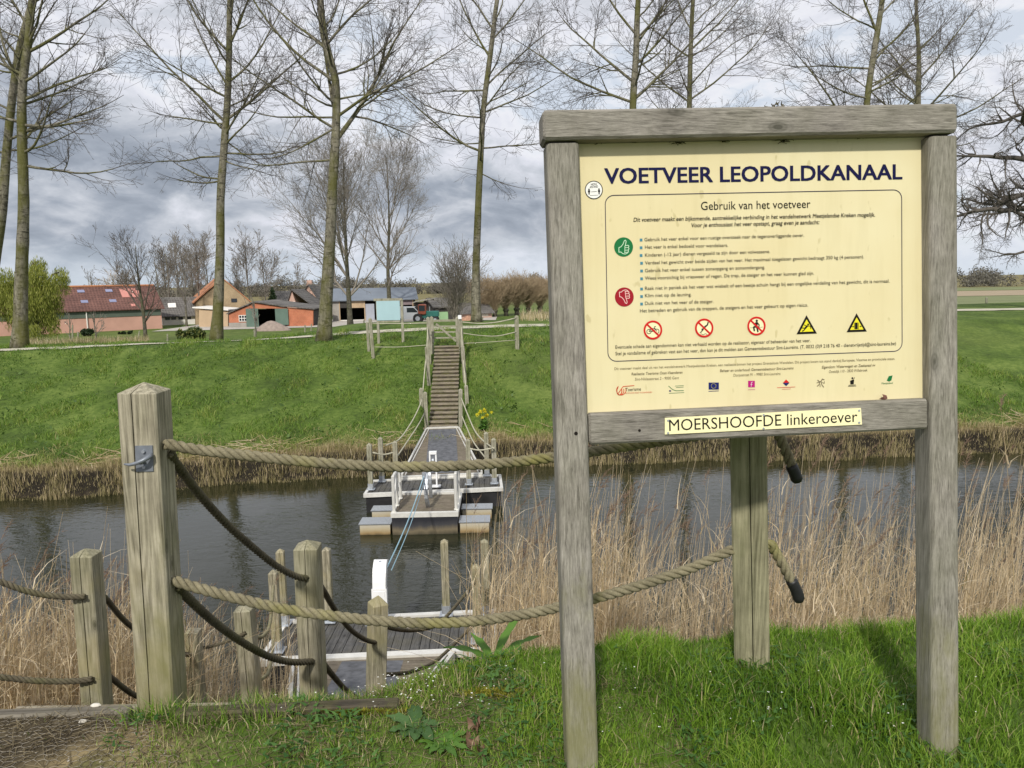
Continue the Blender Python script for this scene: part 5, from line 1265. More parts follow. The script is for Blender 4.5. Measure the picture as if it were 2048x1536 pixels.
# leafy plants made of many small leaves
def leaves(name, mat, parent, centers, radii, n, size, seed, squash=1.0, shell=0.55, droop=0.0):
    g = np.random.RandomState(seed); centers = np.array(centers, float); radii = np.array(radii, float)
    w_ = radii ** 2 / (radii ** 2).sum(); idx = g.choice(len(centers), n, p=w_)
    d = g.normal(0, 1, (n, 3)); d /= np.linalg.norm(d, axis=1, keepdims=True); rr = radii[idx] * (shell + (1 - shell) * g.uniform(0, 1, n) ** 0.5) * g.uniform(.75, 1.12, n)
    P = centers[idx] + d * rr[:, None] * np.array([1, 1, squash])
    if droop: P[:, 2] -= droop * g.uniform(0, 1, n) ** 2
    a = g.normal(0, 1, (n, 3)); a /= np.linalg.norm(a, axis=1, keepdims=True); b = np.cross(a, g.normal(0, 1, (n, 3))); b /= np.linalg.norm(b, axis=1, keepdims=True)
    if droop: a = a * .35 + np.array([0, 0, -1.0]); a /= np.linalg.norm(a, axis=1, keepdims=True); b = np.cross(a, g.normal(0, 1, (n, 3))); b /= np.linalg.norm(b, axis=1, keepdims=True)
    s = size * g.uniform(.6, 1.3, n)[:, None]; wd = 0.42 if not droop else 0.14
    V = np.stack([P - a * s, P + b * s * wd, P + a * s, P - b * s * wd], 1).reshape(-1, 3); F = np.arange(4 * n).reshape(n, 4)
    return np_obj(name, V, F, mat, parent, rnd=np.repeat(g.uniform(0, 1, n), 4))
def m_leaf(name, stops, rough=0.55):
    M = Mat(name); t = M.attr('tone'); M.col(M.ramp(t, stops)); M.set(rough, 0, 0.3); M.b.inputs['Subsurface Weight'].default_value = 0.0
    # thin leaves let some light through
    tr = M.N('ShaderNodeBsdfTranslucent'); M.L(M.ramp(t, stops), tr.inputs[0]); mx = M.N('ShaderNodeMixShader'); mx.inputs[0].default_value = 0.3
    out = [n for n in M.nt.nodes if n.type == 'OUTPUT_MATERIAL'][0]; M.L(M.b.outputs[0], mx.inputs[1]); M.L(tr.outputs[0], mx.inputs[2]); M.L(mx.outputs[0], out.inputs[0]); return M.m
LEAF_W = m_leaf('weeping_willow_leaves', [(0.0, (0.13, 0.16, 0.025)), (0.6, (0.27, 0.30, 0.055)), (1.0, (0.42, 0.42, 0.11))])
LEAF_B = m_leaf('laurel_leaves', [(0.0, (0.03, 0.06, 0.015)), (0.6, (0.09, 0.12, 0.03)), (1.0, (0.32, 0.32, 0.10))])
LEAF_D = m_leaf('dark_evergreen_leaves', [(0.0, (0.012, 0.025, 0.010)), (1.0, (0.04, 0.07, 0.025))])
def willow():
    Y = 70; b = at(62, 690, Y); b[2] = tz(b[0], b[1]); m = Y / FPX
    T = thing('weeping_willow', 'yellow green weeping willow in front of the left end of the barn', 'tree', b)
    mb = MB(); P = lambda px, py: at(px, py, Y)
    for pts, r in (([b - [0, 0, .3], P(66, 650), P(72, 610), P(80, 565)], .32), ([P(67, 645), P(85, 590), P(105, 550), P(118, 545)], .16), ([P(66, 640), P(40, 590), P(15, 565)], .2), ([P(70, 615), P(62, 560), P(66, 525)], .16), ([P(65, 668), P(74, 655), P(84, 632)], .12)): C = spline(pts, 0.4); mb.tube(C, [r * (1 - .7 * k / len(C)) for k in range(len(C))], 7)
    mb.build('trunk', BARKD, T, smooth=True)
    cs, rs = [], []
    for px, py, r in ((20, 580, 30), (-12, 600, 30), (45, 560, 26), (64, 528, 18), (82, 545, 22), (105, 548, 17), (122, 556, 11), (90, 590, 28), (60, 600, 32), (95, 622, 18), (20, 620, 26), (48, 640, 22), (-30, 580, 26), (72, 640, 20), (88, 655, 14), (112, 562, 18), (100, 600, 20), (78, 570, 26), (30, 556, 24), (106, 640, 14)):
        cs.append(P(px, py) + np.array([0, (px * 7 % 11 - 5) * .3, 0])); rs.append(r * m)
    leaves('crown', LEAF_W, T, cs, rs, 30000, 0.17, 3, 0.9, 0.25, 1.5)
willow()
def bush(label, px, py, wpx, hpx, Y, mat, n, size, seed, name='bush'):
    b = at(px, py, Y); b[2] = tz(b[0], b[1]); m = Y / FPX; g = np.random.RandomState(seed); T = thing(name, label, 'bush', b, None)
    cs = [b + np.array([g.uniform(-.33, .33) * wpx * m, g.uniform(-.25, .25) * wpx * m, hpx * m * g.uniform(.35, .68)]) for _ in range(9)]
    leaves('foliage', mat, T, cs, [min(wpx, hpx * 1.3) * m * g.uniform(.2, .34) for _ in cs], n, size, seed)
    mb = MB()
    for k in range(5): mb.tube([b + [g.normal(0, .1), g.normal(0, .1), -.1], b + [g.normal(0, .5), g.normal(0, .3), hpx * m * .6]], [.03, .012], 5)
    mb.build('stem', BARKD, T); return T
bush('pale green laurel bush beyond the path, left of the straight mossy poplar', 382, 682, 54, 28, 60, LEAF_B, 2600, 0.15, 6)
bush('small dark round bush against the salmon barn wall', 174, 664, 26, 16, 84, LEAF_D, 1100, 0.16, 7)
bush('dark clipped shrub at the foot of the barn wall right of the round bush', 250, 662, 34, 6, 86, LEAF_D, 500, 0.14, 8)
def conifer():
    Y = 112; b = at(548, 640, Y); b[2] = tz(b[0], b[1]); T = thing('conifer_tree', 'small dark conifer behind the roofs left of the salmon gables', 'tree', b); H = at(548, 573, Y)[2] - b[2]
    mb = MB(); mb.tube([b - [0, 0, .2], b + [0, 0, H * .97]], [.2, .03], 7); mb.build('trunk', BARKD, T)
    cs = [b + np.array([0, 0, H * (.25 + .7 * k / 9)]) for k in range(10)]; leaves('crown', LEAF_D, T, cs, [1.15 * (1.05 - k / 10) for k in range(10)], 2600, .22, 9, .8, .1)
conifer()
def treeline():
    g = np.random.RandomState(8); cs, rs = [], []
    for x in np.arange(95, 420, 3.2): cs += [(x + g.normal(0, 2), 285 + g.normal(0, 6) - (x - 95) * .05, -3.7 + g.uniform(1.0, 4.4)) for _ in (0, 1)]; rs += list(g.uniform(2.4, 3.8, 2))
    for x in np.arange(-330, 95, 2.6): cs += [(x + g.normal(0, 2), 330 + g.normal(0, 6) + abs(x) * .05, -3.7 + g.uniform(.8, 5.0 + 1.5 * math.sin(x * .05))) for _ in (0, 1)]; rs += list(g.uniform(2.2, 3.8, 2))
    M = m_leaf('hazed_far_wood', [(0.0, (0.12, 0.112, 0.095)), (0.7, (0.19, 0.178, 0.15)), (1.0, (0.24, 0.23, 0.18))])  # lightened, low contrast tones put distance haze into the colour
    o = leaves('treeline', M, None, cs, rs, 150000, 0.42, 10, 1.0, 0.2); tag(o, 'distant bare wood along the horizon', 'wood', kind='stuff')
treeline()
# ------------------------------------------------------------------ the farm beyond the dike
GZ = -3.7
def m_tiles(name, dark, light, rows=0.34):
    M = Mat(name); g = M.N('ShaderNodeNewGeometry'); sep = M.N('ShaderNodeSeparateXYZ'); M.L(g.outputs['Position'], sep.inputs[0])
    n = M.noise(M.coord('World', (1, 1, 1)), 0.55, 6, 0.65); n2 = M.noise(M.coord('World', (4, 4, 6)), 1.0, 3, 0.6)
    c = M.ramp(M.math('ADD', M.math('MULTIPLY', n, .6), M.math('MULTIPLY', n2, .4)), [(0.35, dark), (0.65, light)])
    s = M.math('SINE', M.math('MULTIPLY', M.math('ADD', sep.outputs[0], M.math('MULTIPLY', sep.outputs[1], .7)), 6.2832 / rows * .82)); s2 = M.math('SINE', M.math('MULTIPLY', sep.outputs[2], 6.2832 / 0.26))
    k = M.math('ADD', M.math('MULTIPLY', s, .5), M.math('MULTIPLY', s2, .5)); M.col(M.mix(M.ramp(k, [(0.0, 0.0), (0.5, 0.35)]), c, tuple(x * .4 for x in dark))); M.set(.85, 0, .2); M.bump(k, .5, .05); return M.m
def m_brick(name, a, b, mortar, sc=1.0):
    M = Mat(name); br = M.N('ShaderNodeTexBrick'); br.inputs['Scale'].default_value = 4.5 * sc; br.inputs['Color1'].default_value = (*a, 1); br.inputs['Color2'].default_value = (*b, 1); br.inputs['Mortar'].default_value = (*mortar, 1); br.inputs['Mortar Size'].default_value = .02
    cm = M.N('ShaderNodeCombineXYZ'); g = M.N('ShaderNodeNewGeometry'); sep = M.N('ShaderNodeSeparateXYZ'); M.L(g.outputs['Position'], sep.inputs[0]); M.L(M.math('ADD', sep.outputs[0], sep.outputs[1]), cm.inputs[0]); M.L(sep.outputs[2], cm.inputs[1]); M.L(cm.outputs[0], br.inputs['Vector'])
    n = M.noise(M.coord('World'), .8, 5, .6); M.col(M.mix(.6, br.outputs[0], M.ramp(n, [(.3, (.6, .6, .6)), (.7, (1.2, 1.2, 1.2))]), 'MULTIPLY')); M.set(.9, 0, .2); return M.m
SALMON = m_plain('salmon_render', (0.52, 0.30, 0.235), .9, 0, .14, .35); REDTILE = m_tiles('old_red_tiles', (0.09, 0.048, 0.042), (0.205, 0.105, 0.085)); GREYTILE = m_tiles('grey_brown_tiles', (0.085, 0.08, 0.076), (0.19, 0.18, 0.168)); SLATE = m_plain('blue_grey_sheet_roof', (0.15, 0.175, 0.21), .7, 0, .12, .4); CORR = m_tiles('pale_corrugated_sheet', (0.25, 0.235, 0.205), (0.40, 0.38, 0.33), .3)
YBRICK = m_brick('yellow_brown_brick', (0.30, 0.22, 0.13), (0.38, 0.28, 0.17), (0.32, 0.28, 0.2)); RBRICK = m_brick('red_brick', (0.44, 0.135, 0.07), (0.52, 0.18, 0.09), (0.4, 0.25, 0.18)); PBRICK = m_brick('pale_pink_brick', (0.50, 0.31, 0.24), (0.58, 0.38, 0.30), (0.5, 0.4, 0.34))
WHITEP = m_plain('white_paint', (0.72, 0.70, 0.66), .6, 0, .08, 2); GREEND = m_plain('green_sheet_door', (0.095, 0.15, 0.12), .6, 0, .15, 1.2); GREENB = m_plain('dark_green_boarding', (0.085, 0.11, 0.085), .7, 0, .15, 1); DARKW = m_plain('dark_shed_boards', (0.05, 0.045, 0.04), .9, 0, .3, 1); ORIDGE = m_plain('orange_ridge_tiles', (0.40, 0.17, 0.08), .8, 0, .2, 1); GLASS = m_plain('dark_window_glass', (0.03, 0.035, 0.045), .12, 0, .2, 1); SKYL = m_plain('blue_skylight_sheet', (0.22, 0.235, 0.36), .35, 0, .1, 1); PINKS = m_plain('new_pink_sheet', (0.52, 0.22, 0.18), .6, 0, .1, 1); TIMB = m_plain('pale_timber_boards', (0.45, 0.33, 0.21), .8, 0, .2, 1.2); CONC = m_plain('grey_concrete_blocks', (0.30, 0.28, 0.25), .9, 0, .2, 1)

def g0(px, py, Y): p = at(px, py, Y); return np.array([p[0], p[1], GZ])
def zof(px, py, Y): return at(px, py, Y)[2]
class Long:
    """long house, eaves to the reader: front line A-B, eave and ridge heights, depth behind."""
    def __init__(s, T, A, B, ze, zr, dep, wall, roof, over=.35, hip=0.0, front=True, gable=True, zr_off=None):
        s.T = T; s.A, s.B = A, B; d = B - A; s.L = np.linalg.norm(d); s.x = d / s.L; s.y = np.cross([0, 0, 1.0], s.x); s.ze, s.zr, s.dep = ze, zr, dep
        up = np.array([0, 0, 1.0]); s.up = up
        mb = MB(); t = .25
        P = lambda u, v, z: A + s.x * u + s.y * v + up * (z - A[2]); s.P = P; zb = GZ - .3
        if front: mb.hexa([P(0, 0, zb), P(s.L, 0, zb), P(s.L, t, zb), P(0, t, zb)], [P(0, 0, ze), P(s.L, 0, ze), P(s.L, t, ze), P(0, t, ze)])
        mb.hexa([P(0, dep - t, zb), P(s.L, dep - t, zb), P(s.L, dep, zb), P(0, dep, zb)], [P(0, dep - t, ze), P(s.L, dep - t, ze), P(s.L, dep, ze), P(0, dep, ze)])
        if gable:
            for u in (0, s.L - t):
                q = [P(u, t + .002, zb), P(u, dep - t - .002, zb), P(u, dep - t - .002, ze), P(u, dep / 2, zr - .12), P(u, t + .002, ze)]; mb.prism(q, s.x * t)
        s.wall = mb.build('wall', wall, T)
        mb = MB(); th = .14; sl = (zr - ze) / (dep / 2)
        for sg, v0 in ((1, -over), (-1, dep + over)):
            ze2 = ze - sl * over; q0, q1 = P(-over, v0, ze2 + .03), P(s.L + over, v0, ze2 + .03); r0, r1 = P(-over + hip, dep / 2 + sg * .003, zr + .03), P(s.L + over - hip, dep / 2 + sg * .003, zr + .03)
            mb.hexa([p for p in (q0, q1, r1, r0)], [p + up * th for p in (q0, q1, r1, r0)])
        s.roof = mb.build('roof', roof, T)
    def slope(s, u, f, lift=.2): return s.P(u, s.dep / 2 * f, s.ze + (s.zr - s.ze) * f + lift)
    def patch(s, name, mat, u0, u1, f0, f1, parent=None):
        mb = MB(); q = [s.slope(u0, f0), s.slope(u1, f0), s.slope(u1, f1), s.slope(u0, f1)]; mb.prism(q, s.up * .05); return mb.build(name, mat, parent or s.roof)
    def window(s, u0, u1, z0, z1, name='window', frame=None, bars=1, mat=None):
        mb = MB(); P = s.P; mb.hexa([P(u0, -.03, z0), P(u1, -.03, z0), P(u1, -.002, z0), P(u0, -.002, z0)], [P(u0, -.03, z1), P(u1, -.03, z1), P(u1, -.002, z1), P(u0, -.002, z1)]); o = mb.build(name, mat or GLASS, s.wall)
        return o
def uof(H, px): # distance along the front line of house H where a photo column meets it
    d = ray(px, 700); den = d[0] * H.x[1] - d[1] * H.x[0]; return (d[1] * (H.A[0] - EYE[0]) - d[0] * (H.A[1] - EYE[1])) / den
def long_house(name, label, pA, YA, pB, YB, e, r, dep, wall, roof, group=None, **k):
    A, B = g0(*pA, YA), g0(*pB, YB); ze = zof(e[0], e[1], YA + (YB - YA) * e[2]); zr = zof(r[0], r[1], YA + (YB - YA) * r[2] + dep / 2)
    T = thing(name, label, 'building', (A + B) / 2, group); return T, Long(T, A, B, ze, zr, dep, wall, roof, **k)

# long salmon barn at the left
T, H = long_house('long_barn', 'long low salmon barn with red tiled roof and blue skylights', (-60, 672), 84.5, (325, 657), 96.3, (324, 615, 1.0), (322, 573.5, 1.0), 8.5, SALMON, REDTILE)
mb = MB(); P = H.P; mb.hexa([P(.05, -.06, H.ze - .95), P(H.L - .05, -.06, H.ze - .95), P(H.L - .05, -.003, H.ze - .95), P(.05, -.003, H.ze - .95)], [P(.05, -.06, H.ze - .22), P(H.L - .05, -.06, H.ze - .22), P(H.L - .05, -.003, H.ze - .22), P(.05, -.003, H.ze - .22)]); mb.build('eaves_boarding', GREENB, T)
mb = MB(); mb.tube([H.slope(-.3, 1.0, .2), H.slope(H.L + .3, 1.0, .2)], .16, 6); mb.build('ridge', ORIDGE, H.roof)
for px in (181, 238):
    for f in (.24, .72): u = uof(H, px); H.patch('skylight', SKYL, u - .38, u + .38, f, f + .11)
u = uof(H, 276); H.patch('roof_patch', PINKS, u - .9, u + .9, .45, .85); u = uof(H, 292); H.patch('roof_patch', PINKS, u - .3, u + .3, .55, .75); u = uof(H, 277); H.patch('roof_patch', PINKS, u - .35, u + .1, .02, .12)
u = uof(H, 179); mb = MB(); mb.tube([H.P(u, -.12, GZ), H.P(u, -.12, H.ze - .1)], .07, 6); mb.build('downpipe', WHITEP, H.wall)
u = uof(H, 138); H.window(u - .2, u + .2, zof(138, 632, 91), zof(138, 626, 91), 'lamp_box', mat=WHITEP)
u = uof(H, 66); H.window(u - .9, u + .9, GZ, GZ + 2.2, 'door', mat=CONC)
# little grey roofed house
T, H = long_house('small_house', 'small house with grey roof between the long barn and the brick barn', (326, 657), 104, (398, 653), 106, (326, 632, 0), (330, 597, 0), 7, WHITEP, GREYTILE)
u = uof(H, 352); H.patch('skylight', WHITEP, u - .5, u + .5, .38, .62)
for px in (340, 352, 366, 382): u = uof(H, px); H.window(u - .3, u + .3, GZ + .7, GZ + 1.25)
def gable_front(name, label, prof, Y, dep, wall, roof, roof_pts, group=None, over=.25, skew=0.0):
    """front wall outline in photo pixels at distance Y (foot points forced to the ground), pushed back by dep."""
    P = [at(p[0], p[1], Y) for p in prof]
    for k in (0, -1): P[k][2] = GZ - .3
    c = (P[0] + P[-1]) / 2; T = thing(name, label, 'building', (c[0], c[1], GZ), group); b = np.array([skew, dep, 0.0])
    mb = MB(); mb.prism(P, b); wl = mb.build('wall', wall, T); mb = MB(); R_ = [at(p[0], p[1], Y) for p in roof_pts]; up = np.array([0, 0, .14]); f = np.array([0, -over, 0])
    for a, c2 in zip(R_[:-1], R_[1:]): e = (c2 - a) / np.linalg.norm(c2 - a) * .002; mb.hexa([a + f + e, c2 + f - e, c2 + b - f - e, a + b - f + e], [a + f + up + e, c2 + f + up - e, c2 + b - f + up - e, a + b - f + up + e])
    rf = mb.build('roof', roof, T); return T, wl, rf
def flat_px(name, mat, parent, x0, y0, x1, y1, Y, th=.06):
    p, q_ = at(x0, y1, Y), at(x1, y0, Y); mb = MB(); mb.box(((p[0] + q_[0]) / 2, Y - th / 2 - .004, (p[2] + q_[2]) / 2), (q_[0] - p[0], th, q_[2] - p[2])); return mb.build(name, mat, parent)
# yellow brick barn
T, wl, rf = gable_front('brick_barn', 'yellow brown brick barn gable with one small window behind the straight poplar', [(392, 656), (392, 604), (446, 559), (502, 604), (502, 652)], 104, 14, YBRICK, ORIDGE, [(388, 607), (446, 557), (506, 607)], skew=-6.6)
fw = flat_px('window', GLASS, wl, 463, 597, 474, 604.5, 104); 
# cream lean-to with white roof edge
T, wl, rf = gable_front('lean_to_shed', 'cream flat roofed lean-to with white roof edge before the brick barn', [(398, 658), (398, 619), (456, 623), (456, 656)], 98, 5, m_plain('cream_render', (0.46, 0.34, 0.22), .9, 0, .12, .5), WHITEP, [(386, 616), (458, 621)])
# red brick shed: wall pieces round an open doorway
def red_shed():
    Y = 96; dep = 9; F = lambda px, py: at(px, py, Y); T = thing('red_brick_shed', 'red brick shed with green sliding doors standing open', 'building', g0(540, 652, Y)); mb = MB(); b = np.array([0, .3, 0])
    def piece(pts):
        P = [F(*p) for p in pts]; mb.prism(P, b)
    low = 662
    piece([(458, low), (458, 628), (496, 612), (496, low)]); piece([(496.2, 617), (496.2, 612), (508, 606), (560, 613.5), (575, 615.5), (575, 617)]); piece([(575.2, low), (575.2, 615), (626, 620), (626, low)]); wl = mb.build('wall', RBRICK, T)
    mb = MB(); l, r_ = F(458, low), F(626, low); zt = F(626, 621)[2]
    mb.hexa([[l[0], Y + dep, GZ - .3], [r_[0], Y + dep, GZ - .3], [r_[0], Y + dep + .2, GZ - .3], [l[0], Y + dep + .2, GZ - .3]], [[l[0], Y + dep, zt], [r_[0], Y + dep, zt], [r_[0], Y + dep + .2, zt], [l[0], Y + dep + .2, zt]])
    for x in (l[0] + .01, r_[0] - .21): mb.hexa([[x, Y + .31, GZ - .3], [x + .2, Y + .31, GZ - .3], [x + .2, Y + dep - .01, GZ - .3], [x, Y + dep - .01, GZ - .3]], [[x, Y + .31, zt], [x + .2, Y + .31, zt], [x + .2, Y + dep - .01, zt], [x, Y + dep - .01, zt]])
    mb.build('rear_wall', DARKW, T)
    mb = MB(); R_ = [F(454, 628.5), F(508, 604.5), F(560, 612), F(630, 619)]; up = np.array([0, 0, .13]); f = np.array([0, -.25, 0]); bb = np.array([0, dep + .4, 0])
    for a, c in zip(R_[:-1], R_[1:]): e = (c - a) / np.linalg.norm(c - a) * .003; mb.hexa([a + f + e, c + f - e, c + bb - e, a + bb + e], [a + f + up + e, c + f + up - e, c + bb + up - e, a + bb + up + e])
    mb.build('roof', GREYTILE, T)
    for x0, x1, y1 in ((494, 516, 656), (552, 576, 650)):
        o = flat_px('sliding_door', GREEND, T, x0, 617, x1, y1, Y - .12, .08)
    w_ = flat_px('window', GLASS, wl, 479, 630.5, 494, 642.5, Y); 
    mb = MB(); p, q_ = at(479, 642.5, Y), at(494, 630.5, Y)
    for t in (0, .33, .66, 1.0): x = p[0] + (q_[0] - p[0]) * t; mb.box((x, Y - .085, (p[2] + q_[2]) / 2), (.07, .03, q_[2] - p[2] + .07))
    for t in (0, .5, 1.0): z = p[2] + (q_[2] - p[2]) * t; mb.box(((p[0] + q_[0]) / 2, Y - .082, z), (q_[0] - p[0] - .07, .03, .07))
    mb.build('frame', WHITEP, w_)
    flat_px('plinth', CONC, wl, 459, 645, 493, 660, Y, .05)
red_shed()
# houses with grey roofs and salmon gables
if 0: T, wl, rf = gable_front('rear_house', 'dark grey roofed house behind the red shed, leftmost of the houses', [(556, 640), (556, 588), (581, 584), (581, 640)], 118, 9, PBRICK, GREYTILE, [(554, 588), (582, 584)], skew=0)
T, H = long_house('rear_roof_house', 'steep dark roof rising behind the red shed beside the small conifer', (556, 640), 121, (590, 640), 122, (556, 612, 0), (556, 584, 0), 7, PBRICK, GREYTILE)
T, wl, rf = gable_front('gabled_house', 'pink gabled house with grey roof, lower of the two right of the red shed', [(574, 640), (574, 612), (583.5, 582), (594, 612), (594, 640)], 112, 10, PBRICK, GREYTILE, [(573, 614), (583.5, 580.5), (632, 617)], skew=0)
for px in (581, 588): flat_px('window', WHITEP, wl, px - 1.6, 603, px + 1.6, 611, 112)
mbx = None
T, wl, rf = gable_front('tall_gabled_house', 'taller pink gabled house with long grey roof and chimney behind the forked poplar', [(599, 640), (599, 601), (616.5, 572), (635, 598), (635, 640)], 119, 13, PBRICK, GREYTILE, [(597, 602.5), (616.5, 570.5), (637, 600)], skew=2.2)
mb = MB(); p = at(615.5, 570, 122); mb.box(p + [0.3, 0, .2], (.8, .6, 1.1)); mb.build('chimney', PBRICK, rf)
# long shed with blue grey roof, open to the yard
T, H = long_house('open_farm_shed', 'long farm shed with blue grey roof and open dark front', (668, 646), 107, (832, 640), 109, (720, 600.5, .3), (720, 578.5, .3), 11, DARKW, SLATE, front=False, over=.4)
P = H.P
def fr_box(name, mat, x0, x1, z0, z1, v=-.02, th=.12, parent=None):
    u0, u1 = uof(H, x0), uof(H, x1); mb = MB(); mb.hexa([P(u0, v, z0), P(u1, v, z0), P(u1, v + th, z0), P(u0, v + th, z0)], [P(u0, v, z1), P(u1, v, z1), P(u1, v + th, z1), P(u0, v + th, z1)]); return mb.build(name, mat, parent or T)
fr_box('end_wall', CONC, 668.5, 682, GZ - .2, H.ze - .05); fr_box('boarding', TIMB, 704, 733, zof(710, 616, 107), H.ze - .1); fr_box('boarding', DARKW, 683, 703, zof(690, 616, 107), H.ze - .12)
fr_box('boarding', m_plain('violet_grey_boards', (.22, .17, .18), .8, 0, .2, 1), 800, 829, zof(810, 610, 108), H.ze - .1); fr_box('low_wall', WHITEP, 684, 731, GZ - .2, zof(700, 640, 107)); fr_box('sheet', m_plain('blue_grey_sheet', (.34, .36, .42), .6, 0, .1, 1), 734, 752, GZ - .2, zof(740, 608, 107), .1)
for px in (683, 703, 733, 768, 799, 829): fr_box('post', TIMB, px - 1, px + 1, GZ - .2, H.ze - .11, -.04, .2)
# lean-to with pale corrugated roof and its contents
T, wl, rf = gable_front('corrugated_lean_to', 'lean-to with pale corrugated roof at the right end of the open shed', [(866, 642), (866, 606), (869, 606), (869, 642)], 104, 5, DARKW, CORR, [(826, 606.5), (832, 604), (868, 598), (872, 604)])
mb = MB(); p, q_ = at(828, 640, 109.5), at(866, 604, 109.5); mb.box(((p[0] + q_[0]) / 2, 109.5, (q_[2] + GZ) / 2), (q_[0] - p[0], .1, q_[2] - GZ)); mb.build('rear_wall', DARKW, T)
T, H2 = long_house('grey_hut', 'low hut with grey tiled roof and pale green doors beside the large shrub', (870, 640), 102, (906, 638), 103, (874, 614, 0), (874, 598, 0), 5, DARKW, GREYTILE); u0, u1 = uof(H2, 873), uof(H2, 898); H2.window(u0, u1, GZ, zof(880, 624, 102), 'door', mat=m_plain('pale_green_door', (.28, .46, .24), .7, 0, .1, 1))
T, H3 = long_house('stone_hut', 'small pale stone hut with grey roof half hidden by the gate poplar', (920, 640), 108, (984, 636), 110, (924, 627, 0), (926, 608, 0), 5, PBRICK, GREYTILE); H3.window(uof(H3, 962), uof(H3, 978), GZ + .2, H3.ze - .1, 'pale_wall_panel', mat=m_plain('whitewash', (.55, .5, .42), .9, 0, .3, 3))
# vehicles in the yard
RUB = m_plain('tyre_rubber', (.018, .018, .018), .8, 0, .3, 4); VANW = m_plain('white_van_paint', (.66, .68, .70), .35, 0, .05, 2); TEALM = m_plain('teal_machine_paint', (.02, .12, .10), .4, 0, .1, 2); ORM = m_plain('orange_machine_paint', (.24, .06, .03), .45, 0, .1, 2)
def wheel(T, x, y, z, r, wd):
    mb = MB(); mb.tube([(x, y - wd / 2, z + r), (x, y - wd * .42, z + r), (x, y + wd * .42, z + r), (x, y + wd / 2, z + r)], [r * .86, r, r, r * .86], 18); w_ = mb.build('wheel', RUB, T); mb = MB(); mb.tube([(x, y - wd / 2 - .02, z + r), (x, y - wd / 2 + .02, z + r)], r * .48, 12); mb.build('rim', GALV, w_)
def tractor():
    Y = 98.5; b = g0(851, 641, Y); T = thing('tractor', 'teal and orange farm machine parked under the corrugated lean-to', 'tractor', b); x, y, z = b
    mb = MB(); mb.box((x + .9, y, z + 1.15), (1.7, .8, .75), None, .08); mb.box((x - .5, y, z + .9), (1.6, .7, .5)); mb.build('body', TEALM, T)
    mb = MB(); mb.box((x - .35, y - .1, z + 1.75), (1.0, 1.1, 1.3), None, .1); mb.build('cab', ORM, T); mb = MB(); mb.box((x - .35, y - .67, z + 1.9), (.75, .03, .7)); mb.build('cab_window', GLASS, T)
    for dx, r in ((-.9, .62), (1.3, .42)):
        for dy in (-.6, .6): wheel(T, x + dx, y + dy, z, r, .35)
    mb = MB(); mb.tube([(x + .6, y - .3, z + 1.5), (x + .6, y - .3, z + 2.1)], .05, 6); mb.build('exhaust', GALV, T)
tractor()
def van():
    Y = 100; b = g0(822, 641, Y); T = thing('parked_van', 'pale grey van with sloping windscreen parked before the open shed', 'van', b); x, y, z = b
    prof = [(-2.2, .45), (1.75, .45), (1.9, .8), (1.7, 1.15), (1.2, 1.3), (.55, 2.05), (-2.1, 2.1), (-2.25, 1.2)]; mb = MB(); mb.prism([(x + p[0], y - .8, z + p[1]) for p in prof], (0, 1.6, 0)); mb.build('body', VANW, T)
    mb = MB(); mb.prism([(x + p[0], y - .815, z + p[1]) for p in ((1.05, 1.35), (.5, 1.95), (-.4, 1.95), (-.4, 1.35))], (0, .01, 0)); mb.build('side_window', GLASS, T); mb = MB(); mb.prism([(x + .6, y - .7, z + 2.03), (x + 1.2, y - .7, z + 1.33), (x + 1.2, y + .7, z + 1.33), (x + .6, y + .7, z + 2.03)], (.02, 0, .02)); mb.build('windscreen', GLASS, T)
    for dx in (-1.4, 1.15):
        for dy in (-.72, .72): wheel(T, x + dx, y + dy, z, .33, .2)
van()
def heap(name, label, cat, px, py, Y, wd, h, mat, seed):
    b = g0(px, py, Y); g = np.random.RandomState(seed); n = 26; rings = []
    for k in range(9):
        t = k / 8; rad = wd / 2 * (1 - t) ** .75 * (1 + .0); rings.append([b + np.array([math.cos(a) * rad * (1 + .12 * math.sin(3 * a + seed) + g.normal(0, .02)), math.sin(a) * rad * .6, -.1 + h * (t ** .9) + g.normal(0, .02)]) for a in [6.2832 * j / n for j in range(n)]])
    mb = MB(); mb.loft(rings); tag(mb.build(name, mat, None, loc=b, smooth=True), label, cat)
heap('sand_heap', 'grey brown heap of sand before the open red shed', 'heap', 543, 657, 88, 4.4, 1.25, m_plain('sand', (.27, .215, .185), .95, 0, .2, 3), 2)
heap('rubble_heap', 'brownish rubble pile left of the gate poplar foot', 'heap', 936, 640, 98, 2.6, 1.0, m_plain('brick_rubble', (.36, .20, .13), .95, 0, .5, 3), 5)
